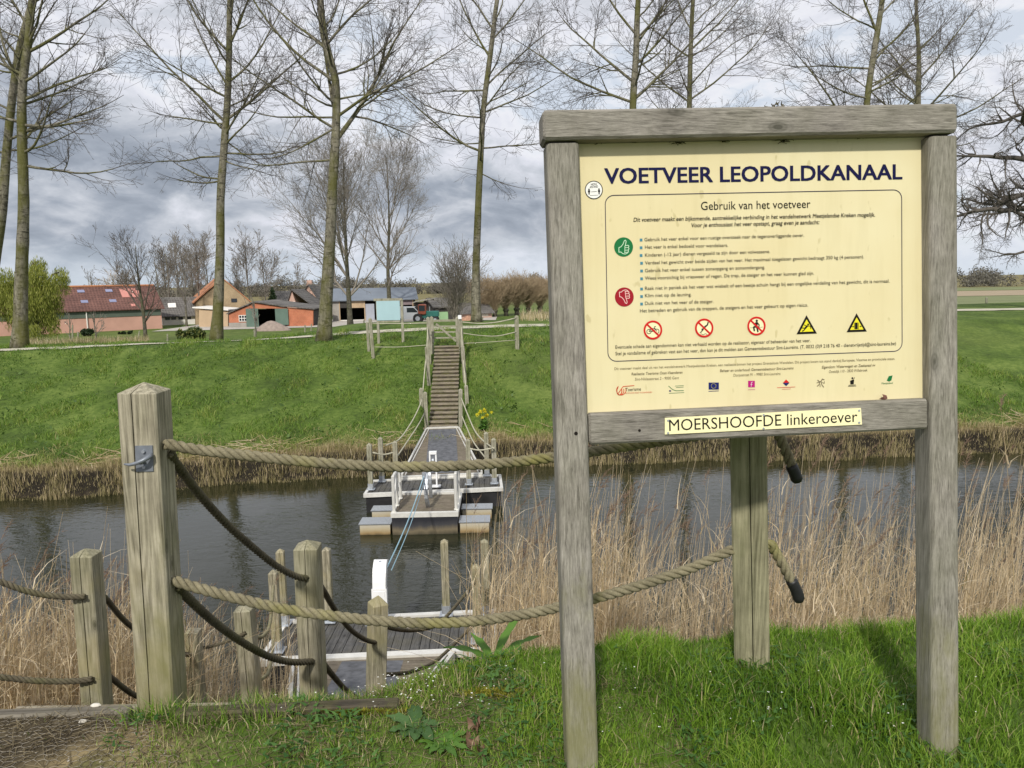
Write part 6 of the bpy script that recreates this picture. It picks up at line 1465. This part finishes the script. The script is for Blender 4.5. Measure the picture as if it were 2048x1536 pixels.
# garden fence stakes and a wooden rail fence on the lawn
GS = 'thin wooden stakes on the lawn edge'
def stake(label, px, top, bot, Y, lean=0.0, r=.05):
    a, b = at(px + lean, top, Y), at(px, bot, Y); b = ext_down(a, b, .15); mb = MB(); mb.tube([b, a], [r, r * .85], 6); tag(mb.build('stake', W_FAR, None, loc=b), label, 'stake', GS)
for lab, px, top, bot, Y, ln in (('thin pale stake beside the sapling left on the lawn', 145, 650, 690, 56, 0), ('dark stake between two saplings left on the lawn', 156, 664, 694, 50, 0), ('leaning pale stake below the low branched tree', 275, 662, 688, 56, 4), ('short stake in the lawn left of the laurel bush', 335, 668, 688, 56, 0), ('stake standing under the slender sapling in front of the sand', 509, 660, 680, 56, 0), ('stake of the small rail group left of the forked poplar', 610, 650, 672, 60, 0), ('second stake of the small rail group left of the forked poplar', 622, 648, 672, 60, 1), ('dark stake behind the left end of the rope fence', 728, 640, 668, 48, 0), ('grey stake below the blue board right post', 771, 648, 668, 48, 0), ('small dark post beside the gate poplar foot', 965, 634, 652, 44, 0), ('pale stake in the field right of the fence end', 1073, 628, 648, 60, 0), ('pale stake close to the board left post', 1092, 624, 640, 66, 0), ('weathered marker post in the field at the right edge', 1973, 595, 625, 60, 0)): stake(lab, px, top, bot, Y, ln, .09 if 'marker' in lab else .06)
# ------------------------------------------------------------------ grass, reeds and small plants
def m_blade(name, stops, rough=0.5, trans=0.35):
    M = Mat(name); t = M.attr('tone'); c = M.ramp(t, stops); M.col(c); M.set(rough, 0, 0.3)
    tr = M.N('ShaderNodeBsdfTranslucent'); M.L(c, tr.inputs[0]); mx = M.N('ShaderNodeMixShader'); mx.inputs[0].default_value = trans
    out = [n for n in M.nt.nodes if n.type == 'OUTPUT_MATERIAL'][0]; M.L(M.b.outputs[0], mx.inputs[1]); M.L(tr.outputs[0], mx.inputs[2]); M.L(mx.outputs[0], out.inputs[0]); return M.m
def blades(P, h, wd, lean, g, segs=3, curl=1.0, az=None):
    """P (n,3) roots; bent tapering ribbons. returns V,F."""
    n = len(P); a = g.uniform(0, 6.283, n) if az is None else az; D = np.stack([np.cos(a), np.sin(a), np.zeros(n)], 1); S = np.stack([-np.sin(a), np.cos(a), np.zeros(n)], 1); tw = g.uniform(-1.2, 1.2, n)
    S = S * np.cos(tw)[:, None] + D * np.sin(tw)[:, None]
    rows = []
    for k in range(segs + 1):
        t = k / segs; out = lean * h * t ** (1 + curl); z = h * (t - 0.35 * lean * t * t); c = P + D * out[:, None]; c[:, 2] += z; w_ = wd * (1 - t) ** 0.6 * 0.5 if k < segs else wd * 0.04
        rows += [c - S * np.asarray(w_)[:, None], c + S * np.asarray(w_)[:, None]]
    V = np.stack(rows, 1); m = 2 * (segs + 1); base = (np.arange(n) * m)[:, None]
    F = np.concatenate([base + np.array([[2 * k, 2 * k + 1, 2 * k + 3, 2 * k + 2]]) for k in range(segs)], 0)
    return V.reshape(-1, 3), F, m
GRASS_STOPS = [(0.0, (0.028, 0.054, 0.010)), (0.35, (0.078, 0.160, 0.018)), (0.70, (0.175, 0.285, 0.038)), (0.90, (0.29, 0.33, 0.08)), (1.0, (0.36, 0.31, 0.15))]
GRASS = m_blade('grass_blades', GRASS_STOPS)
LAWN = m_blade('lawn_blades', [(0.0, (0.040, 0.090, 0.010)), (0.35, (0.11, 0.215, 0.018)), (0.70, (0.215, 0.36, 0.035)), (0.88, (0.33, 0.42, 0.08)), (0.91, (0.40, 0.34, 0.16)), (1.0, (0.56, 0.49, 0.29))], .45, .4)
def near_grass():
    g = np.random.RandomState(21)
    n = 240000; x = g.uniform(-3.2, 3.9, n); y = g.uniform(1.95, 4.3, n)
    keep = np.abs(x) < (0.72 * y + 0.35); x, y = x[keep], y[keep]
    u, v = uv_of(x, y)
    # how much grows: full lawn on the right, thin by the trodden mud on the left
    clump = 0.5 + 0.5 * np.clip(bumps(x, y, 3.0, 7.0), -1, 1); clump2 = 0.5 + 0.5 * np.clip(bumps(x * 1.7 + 3, y * 1.7, 3.0, 16.0), -1, 1)
    lawn = smooth((x + 1.45 + 0.4 * (clump - .5)) / 0.45); lush = smooth((x + 0.45) / 0.7)
    tuft = np.exp(-(((x + 1.18) / .35) ** 2 + ((y - 2.66) / .14) ** 2)) + 0.8 * np.exp(-(((x + .85) / .4) ** 2 + ((y - 2.92) / .12) ** 2))
    dens = np.clip(lawn * (0.55 + 0.45 * clump2) + 0.16 * (clump > .55) * (x > -1.35) + tuft + 0.05, 0, 1)
    dens = np.where((x < -1.25) & (y < 2.62), dens * 0.5 * clump2, dens)
    dens = np.where((x < -1.45) & (y < 2.7), dens * .25, dens)
    dens = np.where((y > 2.82) & (x < -1.35), 0.05, dens); dens = np.where((np.abs(x + 1.87) < .62) & (y > 2.9), 0, dens)
    # bare leafy patch by the dead leaves
    dens *= np.where(lush < .75, .35 + .65 * np.clip(clump * 1.5, 0, 1), 1); dens *= 1 - 0.75 * np.exp(-(((x + .12) / .16) ** 2 + ((y - 2.35) / .09) ** 2))
    k = g.uniform(0, 1, len(x)) < dens; x, y, clump, clump2, tuft, lawn, lush = x[k], y[k], clump[k], clump2[k], tuft[k], lawn[k], lush[k]; m = len(x)
    h = 0.018 + (0.016 + 0.026 * lush) * lawn * (0.35 + clump) + 0.07 * np.clip(tuft, 0, 1)
    tall = np.exp(-(((x - .62) / .28) ** 2 + ((y - 2.75) / .22) ** 2)) + np.exp(-(((x - 1.1) / .3) ** 2 + ((y - 2.62) / .16) ** 2)) 
    h = (h + .030 * np.clip(tall, 0, 1.1)) * g.uniform(.5, 1.45, m)
    P = np.column_stack([x, y, terrain(x, y) - 0.004])
    V, F, per = blades(P, h, g.uniform(.0022, .0048, m) * (1 + 2.2 * (h - .05).clip(0, .1) * 3), g.uniform(.15, 1.0, m) ** 1.2, g)
    tone = np.clip(0.50 + 0.30 * (clump - .5) + g.normal(0, .19, m) - .18 * np.clip(tall, 0, 1) - .2 * np.clip(tuft, 0, 1), 0, .88)
    straw = g.uniform(0, 1, m) < (0.05 + 0.22 * (1 - lush)); tone = np.where(straw, g.uniform(.90, 1.0, m), tone)
    o = np_obj('grass', V, F, LAWN, rnd=np.repeat(tone, per)); tag(o, 'short green grass on the near bank', 'grass', kind='stuff')
    # clover and other small round leaves low in the sward
    n = 5200; x = g.uniform(-1.4, 2.6, n); y = g.uniform(2.1, 3.0, n); c = bumps(x + 2, y, 3.0, 5.0) > .1; x, y = x[c], y[c]; n = len(x); P = np.column_stack([x, y, terrain(x, y) + g.uniform(.012, .045, n)]); V, F, per = blades(P, g.uniform(.010, .022, n), g.uniform(.010, .018, n), g.uniform(1.2, 2.4, n), g, 2, 0.2)
    o = np_obj('weeds', V, F, m_blade('clover_leaves', [(0, (.03, .09, .015)), (1, (.11, .22, .05))]), rnd=np.repeat(g.uniform(0, 1, n), per)); tag(o, 'small round leaved weeds low in the near grass', 'weeds', kind='stuff')
    # dead matted stems between the blades
    n = 5200; x = g.uniform(-1.9, .7, n); y = g.uniform(2.05, 2.85, n); P = np.column_stack([x, y, terrain(x, y) + .004]); a = g.uniform(0, 6.283, n); L = g.uniform(.02, .09, n)
    Q = P + np.column_stack([np.cos(a) * L, np.sin(a) * L, g.uniform(-.002, .018, n)]); V, F = frusta(P, Q, g.uniform(.0006, .0014, n), g.uniform(.0004, .001, n), 3)
    o = np_obj('dry_litter', V, F, m_blade('dry_litter_stems', [(0, (.10, .075, .04)), (1, (.40, .33, .20))]), rnd=np.repeat(g.uniform(0, 1, n), 6)); tag(o, 'dry stems littering the trodden mud', 'litter', kind='stuff')
near_grass()
def far_grass():
    g = np.random.RandomState(22); n = 190000
    u = g.uniform(-21, 24, n); v = 21 + 22 * g.uniform(0, 1, n) ** 1.15
    sv, cv = shore_v(u), crest_v(u); keep = (v > sv + 0.9) & (v < cv + 6); u, v = u[keep], v[keep]; x = u * CU - v * SU; y = u * SU + v * CU
    keep = (np.abs(x) < .74 * y) & ~((np.abs(x + 2.45) < .62) & (y > 24) & (y < 31.0)); x, y, u, v = x[keep], y[keep], u[keep], v[keep]; sv, cv = shore_v(u), crest_v(u); m = len(x)
    # path stays clear
    c1 = np.clip(bumps(x, y, 3.0, 1.3), -1, 1); c2 = np.clip(bumps(x + 5, y, 3.0, 3.1), -1, 1); low = 1 - smooth((v - sv - 1.2 + .8 * c1) / 2.2)
    h = (.12 + .10 * c1 + .09 * c2).clip(.03, .34) * g.uniform(.6, 1.5, m) + .10 * low
    P = np.column_stack([x, y, terrain(x, y) - .02]); V, F, per = blades(P, h, g.uniform(.012, .030, m), g.uniform(.3, 1.3, m), g, 2, az=None)
    tone = np.clip(.43 + .26 * c1 + .22 * c2 + g.normal(0, .13, m), .02, .86); dry = g.uniform(0, 1, m) < (.75 * low + .02 + .35 * smooth((c2 * c1 - .35) / .3) * (np.abs(u - 4) < 9)); tone = np.where(dry, g.uniform(.9, 1, m), tone)
    o = np_obj('grass', V, F, GRASS, rnd=np.repeat(tone, per)); tag(o, 'uneven green grass on the slope of the far dike', 'grass', kind='stuff')
    # broad leafed weeds making lighter clumps
    n = 3200; u = g.uniform(-21, 24, n); t = g.uniform(0, 1, n); sv, cv = shore_v(u), crest_v(u); v = sv + 1.6 + (cv - sv - 2) * t; x = u * CU - v * SU; y = u * SU + v * CU; c = bumps(x - 3, y + 7, 3, 1.9); k = (c > .45) & ~((np.abs(x + 2.45) < .75) & (y > 24) & (y < 31.2)); x, y = x[k], y[k]; m = len(x)
    P = np.column_stack([x, y, terrain(x, y) + g.uniform(.04, .2, m)]); V, F, per = blades(P, g.uniform(.08, .2, m), g.uniform(.05, .1, m), g.uniform(.7, 1.6, m), g, 2)
    o = np_obj('weeds', V, F, m_blade('weed_leaves', [(0, (.05, .10, .02)), (1, (.13, .21, .05))]), rnd=np.repeat(g.uniform(0, 1, m), per)); tag(o, 'broad leafed weeds in the far slope grass', 'weeds', kind='stuff')
far_grass()
STRAW = m_blade('dry_reed_stems', [(0.0, (0.10, 0.09, 0.035)), (0.4, (0.29, 0.25, 0.115)), (0.75, (0.66, 0.53, 0.33)), (1.0, (0.86, 0.75, 0.56))], .7, .4)
def far_fringe():
    """cut reed stubble standing along the far water line, with flattened straw above it."""
    g = np.random.RandomState(23); n = 34000; u = g.uniform(-21, 25, n); sv = shore_v(u); dpt = g.uniform(0, 1, n); v = sv - .36 + 1.6 * dpt; x = u * CU - v * SU; y = u * SU + v * CU
    k = (np.abs(x + 2.1) > 1.35) | (g.uniform(0, 1, n) < .15); x, y, u, dpt = x[k], y[k], u[k], dpt[k]; m = len(x); z = np.maximum(terrain(x, y), -4.0) - .03; cl = .6 + .4 * np.clip(bumps(x, y, 3, 2.5), -1, 1)
    P = np.column_stack([x, y, z]); h = g.uniform(.16, .5, m) * cl; V, F, per = blades(P, h, g.uniform(.012, .024, m), g.uniform(.0, .5, m), g, 2)
    tone = np.clip(g.normal(.48, .17, m) - .08 * (1 - dpt), 0, 1); np_o = np_obj('reed_stubble', V, F, STRAW, rnd=np.repeat(tone, per)); tag(np_o, 'dry cut reed stubble along the far waterline', 'reeds', kind='stuff')
    n = 1300; u = g.uniform(-20, 24, n); sv = shore_v(u); v = sv + .8 + 1.3 * g.uniform(0, 1, n); x = u * CU - v * SU; y = u * SU + v * CU; c = bumps(x, y, 3, 1.1) > .05; x, y = x[c], y[c]; m = len(x); k = (np.abs(x + 2.4) > .9); x, y = x[k], y[k]; m = len(x)
    P = np.column_stack([x, y, terrain(x, y) + .03]); a = g.normal(0, .7, m) + np.where(g.uniform(0, 1, m) < .5, 0, math.pi); L = g.uniform(.2, .9, m); Q = P + np.column_stack([np.cos(a) * L, np.sin(a) * L * .6, g.uniform(-.02, .22, m)]); V, F = frusta(P, Q, np.full(m, .012), np.full(m, .006), 3)
    o = np_obj('fallen_reeds', V, F, STRAW, rnd=np.repeat(g.uniform(.6, 1, m), 6)); tag(o, 'flattened pale reeds lying on the far bank', 'reeds', kind='stuff')
far_fringe()
PLUME = m_blade('reed_plumes', [(0.0, (0.17, 0.11, 0.075)), (1.0, (0.42, 0.30, 0.21))], .9, .25)
def reed_bed(label, roots, seed, hmin, hmax):
    g = np.random.RandomState(seed); m = len(roots); H = g.uniform(hmin, hmax, m) * (0.8 + .2 * g.uniform(0, 1, m)); a = g.normal(0.25, 1.0, m); ln = np.abs(g.normal(.0, .13, m)) + .02; fall = g.uniform(0, 1, m) < .10; ln = np.where(fall, g.uniform(.4, 1.3, m), ln); H = np.where(fall, H * g.uniform(.4, .9, m), H)
    segs = 5; P0 = roots.copy(); A, B, r0, r1, tn = [], [], [], [], []; tone = np.clip(g.normal(.86, .13, m), 0, 1); tips = None; prev = P0
    D = np.column_stack([np.cos(a), np.sin(a) * .6, np.zeros(m)]); rr = g.uniform(.0035, .0068, m)
    for k in range(segs):
        t = (k + 1) / segs; q = P0 + D * (ln * H * t ** 1.8)[:, None] + np.column_stack([np.zeros(m), np.zeros(m), H * t * (1 - .25 * ln * t)]); A.append(prev); B.append(q); r0.append(rr * (1 - .75 * k / segs)); r1.append(rr * (1 - .75 * (k + 1) / segs)); tn.append(tone); last = prev; prev = q
    V, F = frusta(np.vstack(A), np.vstack(B), np.concatenate(r0), np.concatenate(r1), 3)
    o = np_obj('reeds', V, F, STRAW, rnd=np.repeat(np.concatenate(tn), 6)); tag(o, label, 'reeds', kind='stuff')
    # dry leaves along the stems
    n = m * 4; idx = g.randint(0, m, n); t = g.uniform(.05, .8, n); P = P0[idx] + D[idx] * (ln[idx] * H[idx] * t ** 1.8)[:, None]; P[:, 2] += H[idx] * t; V, F, per = blades(P, g.uniform(.12, .42, n), g.uniform(.005, .013, n), g.uniform(.2, 1.4, n), g, 3)
    o2 = np_obj('reed_leaves', V, F, STRAW, parent=o, rnd=np.repeat(np.clip(g.normal(.82, .16, n), 0, 1), per)); o2['kind'] = 'stuff'
    # feathery plumes on the taller stems
    pl = np.where((g.uniform(0, 1, m) < .16) & ~fall & (H > np.quantile(H, .45)))[0]; n = len(pl) * 34; idx = np.repeat(pl, 34); tip = prev[idx]; ax = prev[idx] - last[idx]; ax /= np.linalg.norm(ax, axis=1, keepdims=True); f = g.uniform(0, 1, n); ax2 = ax + np.array([.5, .1, -.25]) * f[:, None] * .7; ax2 /= np.linalg.norm(ax2, axis=1, keepdims=True); Lp = g.uniform(.16, .30, m)[idx]
    P = tip + ax2 * (f * Lp)[:, None]; d = g.normal(0, 1, (n, 3)) * .55 + ax2 * 1.0 + np.array([.35, 0, -.15]); d /= np.linalg.norm(d, axis=1, keepdims=True); Q = P + d * (g.uniform(.03, .11, n) * (1 - .5 * f))[:, None]; V, F = frusta(P, Q, np.full(n, .0021), np.full(n, .0008), 3)
    o3 = np_obj('reed_plumes', V, F, PLUME, parent=o, rnd=np.repeat(np.clip(g.normal(.5, .25, n), 0, 1), 6)); o3['kind'] = 'stuff'
def near_reeds():
    g = np.random.RandomState(31)
    def scatter(n, x0, x1, v0, v1, f):
        x = g.uniform(x0, x1, n); v = g.uniform(v0, v1, n); y = (v + x * SU) / CU; k = g.uniform(0, 1, n) < f(x, y, v); x, y = x[k], y[k]; return np.column_stack([x, y, np.maximum(terrain(x, y), -4.05) - .03])
    R1 = scatter(16500, -0.55, 9.5, 6.3, 9.6, lambda x, y, v: np.clip((.40 + .45 * np.clip(bumps(x, y, 3, 2.2), -1, 1)) * smooth((x + .55) / .5) * np.where(x < .9, 1.2, .46), .04, 1))
    reed_bed('dense pale dry reeds in front of the water under the information board', R1, 41, 1.3, 2.95)
    R2 = scatter(12000, -8.2, -2.75, 5.6, 9.3, lambda x, y, v: np.clip(.55 + .5 * np.clip(bumps(x, y, 3, 2.6), -1, 1), .08, 1) * np.where(x > -3.3, .35, 1))
    reed_bed('pale dry reeds behind the leftmost rope post', R2, 42, 1.1, 2.15)
    # low rushes on the slope itself
    R3 = scatter(1500, -3.9, 6.5, 3.6, 6.0, lambda x, y, v: np.where(np.abs(x + 1.87) < .75, 0, .55)); V, F, per = blades(R3, g.uniform(.10, .34, len(R3)), g.uniform(.004, .009, len(R3)), g.uniform(.2, 1.1, len(R3)), g, 3)
    o = np_obj('slope_grass', V, F, GRASS, rnd=np.repeat(np.clip(g.normal(.6, .25, len(R3)), 0, 1), per)); tag(o, 'rough grass on the hidden slope of the near bank', 'grass', kind='stuff')
near_reeds()
# seedheads and dry grass along the far path edge
def verge():
    g = np.random.RandomState(24); n = 2600; px = g.uniform(60, 300, n); Yv = 36 + g.uniform(0, 10, n); X = (px - 1024) / FPX * Yv; P = np.column_stack([X, Yv, terrain(X, Yv)]); V, F, per = blades(P, g.uniform(.12, .5, n), g.uniform(.012, .025, n), g.uniform(0, .5, n), g, 2)
    o = np_obj('dry_verge', V, F, STRAW, rnd=np.repeat(np.clip(g.normal(.5, .2, n), 0, 1), per)); tag(o, 'pale dry grass stems along the lawn edge at left', 'grass', kind='stuff')
    n = 1500; X = g.uniform(.5, 4.0, n); Yv = 41 + g.uniform(0, 9, n); P = np.column_stack([X, Yv, terrain(X, Yv)]); V, F, per = blades(P, g.uniform(.2, .8, n), g.uniform(.015, .03, n), g.uniform(0, .5, n), g, 2)
    o = np_obj('dry_verge', V, F, STRAW, rnd=np.repeat(np.clip(g.normal(.65, .2, n), 0, 1), per)); tag(o, 'pale dry grass stems beyond the far rope fence', 'grass', kind='stuff')
verge()
# ------------------------------------------------------------------ single plants and small things on the near bank
def leaf_plant(name, label, cat, base, leaves_, mat, seed):
    """leaves_: (azimuth deg, length, width, rise, droop)."""
    base = np.asarray(base, float); base[2] = tz(base[0], base[1]); T = thing(name, label, cat, base); g = np.random.RandomState(seed); V, F, tn = [], [], []
    for (az, L, wd, rise, dr_) in leaves_:
        a = R(az); D = np.array([math.cos(a), math.sin(a), 0]); S = np.array([-math.sin(a), math.cos(a), 0]); n = 9; i0 = len(V); tone = g.uniform(.3, .9)
        for k in range(n + 1):
            t = k / n; c = base + D * L * t * math.cos(rise * (1 - .3 * t)) + np.array([0, 0, L * (math.sin(rise) * t - dr_ * t * t)]); w_ = wd * (math.sin(math.pi * min(1, .06 + t * .95)) ** .8) * .5; wave = .10 * wd * math.sin(k * 2.1 + az)
            V += [c - S * w_ + np.array([0, 0, .18 * w_ + wave]), c + np.array([0, 0, -.02 * wd]), c + S * w_ + np.array([0, 0, .18 * w_ - wave])]; tn += [tone, tone + .25, tone]
        for k in range(n): b = i0 + 3 * k; F += [(b, b + 1, b + 4, b + 3), (b + 1, b + 2, b + 5, b + 4)]
    np_obj('leaf_rosette', np.array(V), np.array(F), mat, T, rnd=np.clip(tn, 0, 1), smooth=True); return T
LEAF_BUR = m_leaf('blue_green_leaf', [(0, (.03, .075, .02)), (1, (.10, .19, .06))]); LEAF_DOCK = m_leaf('dock_leaf', [(0, (.04, .11, .015)), (1, (.12, .24, .04))])
gp = ground_hit(832, 1462); g_ = np.random.RandomState(2)
leaf_plant('burdock_plant', 'broad leafed grey green weed in the grass by the mossy plank', 'plant', gp, [(a, g_.uniform(.08, .13), g_.uniform(.04, .065), g_.uniform(.25, .7), g_.uniform(.3, .7)) for a in (10, 45, 80, 130, 165, 200, 235, 275, 310, 340, 100, 20)], LEAF_BUR, 3)
gp = ground_hit(985, 1335)
leaf_plant('dock_plant', 'tall pointed dock leaves rising from the grass beside the reeds', 'plant', gp + np.array([0, .15, 0]), [(8, .24, .05, .75, .25), (172, .24, .045, .62, .35), (35, .24, .05, 1.15, .1), (140, .16, .045, .9, .2), (250, .15, .045, .7, .3), (300, .15, .04, .9, .2)], LEAF_DOCK, 4)
gp = ground_hit(885, 1500); leaf_plant('dandelion_rosette', 'low dark green rosette below the broad leafed weed', 'plant', gp, [(a, g_.uniform(.07, .12), .03, .45, .3) for a in range(0, 360, 30)], LEAF_DOCK, 5)
DEADL = m_leaf('dead_brown_leaf', [(0, (.09, .05, .03)), (1, (.28, .17, .11))])
for k, (px, py, lab) in enumerate(((948, 1465, 'curled brown dead leaf at the top of the leaf litter'), (945, 1500, 'larger crumpled dead leaf in the middle of the litter'), (975, 1512, 'pale brown dead leaf lowest in the litter by the grass'), (623, 1518, 'reddish dead leaf on the mud at the lower edge'))):
    gp = ground_hit(px, py); b = np.array(gp); V, F = [], []; g = np.random.RandomState(60 + k); n = 8; a = g.uniform(0, 6.28); D = np.array([math.cos(a), math.sin(a), 0]); S = np.array([-D[1], D[0], 0]); L = g.uniform(.06, .085)
    for j in range(n + 1):
        t = j / n; w_ = L * .36 * math.sin(math.pi * min(1, .05 + t * .93)); c = b + D * L * (t - .5) + np.array([0, 0, .012 + .03 * math.sin(3.5 * t + k)]); V += [c - S * w_ + np.array([0, 0, .028 * math.sin(j * 1.7 + k)]), c, c + S * w_ + np.array([0, 0, .026 * math.cos(j * 1.3 + k)])]
    for j in range(n): q = 3 * j; F += [(q, q + 1, q + 4, q + 3), (q + 1, q + 2, q + 5, q + 4)]
    o = np_obj('dead_leaf', np.array(V), np.array(F), DEADL, loc=b, rnd=g.uniform(.2, 1, len(V)), smooth=True); tag(o, lab, 'leaf', 'dead leaves in the grass')
def flowers():
    g = np.random.RandomState(71); n = 150; px = np.concatenate([g.normal(800, 60, 75), g.uniform(520, 1100, 40), g.uniform(1200, 1950, 35)]); py = np.concatenate([g.normal(1385, 18, 75), g.uniform(1350, 1440, 40), g.uniform(1360, 1500, 35)]); V, F = [], []
    for a, b in zip(px, py):
        p = ground_hit(a, b + 12); c = p + np.array([0, 0, g.uniform(.05, .10)]); r = g.uniform(.0018, .0036)
        for j in range(5):
            t = 6.283 * j / 5 + g.uniform(0, 1); d1 = np.array([math.cos(t - .5), math.sin(t - .5) * .8, g.uniform(.1, .5)]); d2 = np.array([math.cos(t + .5), math.sin(t + .5) * .8, g.uniform(.1, .5)]); d0 = (d1 + d2) * .62; i = len(V); V += [c, c + d1 * r, c + d0 * r * 1.2, c + d2 * r]; F.append((i, i + 1, i + 2, i + 3))
    o = np_obj('tiny_flowers', np.array(V), np.array(F), m_plain('white_petals', (.8, .8, .76), .7, 0, .05, 5)); tag(o, 'tiny white flowers scattered in the grass', 'flowers', kind='stuff')
flowers()
def moss():
    g = np.random.RandomState(72); V, F = [], []; n = 4200; px = np.concatenate([g.normal(715, 38, 3000), g.uniform(560, 800, 500), g.normal(1000, 35, 700)]); py = np.concatenate([g.normal(1428, 3.5, 3000), g.uniform(1418, 1436, 500), g.normal(1392, 5, 700)])
    P = np.array([ground_hit(a, b, 2.3) for a, b in zip(px, py)]); P[:, 2] += .012; V, F, per = blades(P, g.uniform(.008, .022, n), np.full(n, .006), g.uniform(.2, 1.2, n), g, 2)
    o = np_obj('moss', V, F, m_blade('yellow_moss', [(0, (.14, .16, .02)), (1, (.42, .38, .05))]), rnd=np.repeat(g.uniform(0, 1, n), per)); tag(o, 'yellow green moss at the foot of the dark plank', 'moss', kind='stuff')
moss()
def rape():
    b = ground_hit(966, 862, 20); T = thing('yellow_flower_plant', 'single yellow flowering plant on the far bank right of the stairs', 'plant', b); g = np.random.RandomState(73); mb = MB(); tips = []
    for k in range(9):
        t = b + np.array([g.normal(0, .12), g.normal(0, .1), g.uniform(.45, .75)]); mb.tube([b, (b + t) / 2 + [g.normal(0, .03), 0, .05], t], [.012, .009, .005], 5); tips.append(t)
    mb.build('stem', m_plain('green_stem', (.08, .15, .03), .7), T); leaves('flowers', m_leaf('yellow_petals', [(0, (.6, .52, .02)), (1, (.8, .75, .05))]), T, tips, [.055] * 9, 420, .03, 4, 1, .2); leaves('foliage', LEAF_DOCK, T, [b + [0, 0, .15], b + [.05, 0, .3]], [.14, .12], 120, .09, 5, 1, .2)
rape()
def wire_mesh():
    """rusty hexagonal wire netting trodden into the mud at the left."""
    g = np.random.RandomState(74); A, B = [], []; s = .021; x0, x1, y0, y1 = -2.1, -1.02, 2.02, 2.66; r = 0
    y = y0
    def z(p): return np.array([p[0], p[1], tz(p[0], p[1]) + .004 + .004 * math.sin(p[0] * 31) * math.sin(p[1] * 27)])
    while y < y1:
        x = x0 + (r % 2) * s * .87
        while x < x1:
            edge = .5 + .5 * math.sin(x * 9) * math.sin(y * 13)
            if (x - x0) / (x1 - x0) + .25 * edge < 1.0 and g.uniform() < .88:
                c = [(x + s * math.cos(R(30 + 60 * k)) + g.normal(0, .001), y + s * .8 * math.sin(R(30 + 60 * k)) + g.normal(0, .001)) for k in range(4)]
                for k in range(3): A.append(z(c[k])); B.append(z(c[k + 1]))
            x += s * 1.74
        y += s * 1.2; r += 1
    V, F = frusta(np.array(A), np.array(B), np.full(len(A), .0009), np.full(len(A), .0009), 4); o = np_obj('wire_netting', V, F, m_plain('old_wire', (.30, .27, .22), .6, .3, .3, 40)); tag(o, 'hexagonal wire netting trodden into the mud', 'wire netting')
wire_mesh()
def pebbles():
    g = np.random.RandomState(75); V, F = [], []; st = m_plain('pale_pebbles', (.34, .31, .26), .9, 0, .35, 30)
    for k in range(260):
        x, y = g.uniform(-2.0, .3), g.uniform(2.05, 2.72); r = g.uniform(.002, .006); c = np.array([x, y, tz(x, y) + r * .3]); i = len(V)
        for d in ((1, 0, 0), (0, 1, 0), (-1, 0, 0), (0, -1, 0), (0, 0, .7), (0, 0, -.7)): V.append(c + np.array(d) * r * g.uniform(.7, 1.3))
        for a in range(4): F += [(i + a, i + (a + 1) % 4, i + 4), (i + (a + 1) % 4, i + a, i + 5)]
    o = np_obj('pebbles', np.array(V), np.array(F), st); tag(o, 'small pale pebbles in the mud', 'pebbles', kind='stuff')
    for k, (px, py, s, lab) in enumerate(((165, 1444, .026, 'pale pebble lying on the wire netting'), (191, 1412, .03, 'white stone chip resting on the worn kerb plank'), (473, 1428, .03, 'flat pale stone at the left end of the dark plank'))):
        p = ground_hit(px, py); p = p if k != 1 else onz(px, py, .007); z0 = p[2] - .002; s *= .62; mb = MB(); n = 9; rings = []
        for q, zz in ((.7, 0), (1, .25), (.85, .5), (.3, .62)): rings.append([np.array([p[0], p[1], z0]) + np.array([math.cos(6.283 * j / n) * s * q * (1 + .2 * math.sin(2.3 * j + k)), math.sin(6.283 * j / n) * s * .6 * q, zz * s]) for j in range(n)])
        mb.loft(rings); tag(mb.build('stone', m_plain('white_stone', (.6, .57, .5), .8, 0, .1, 30), None, loc=p), lab, 'stone', 'pale stones')
pebbles()
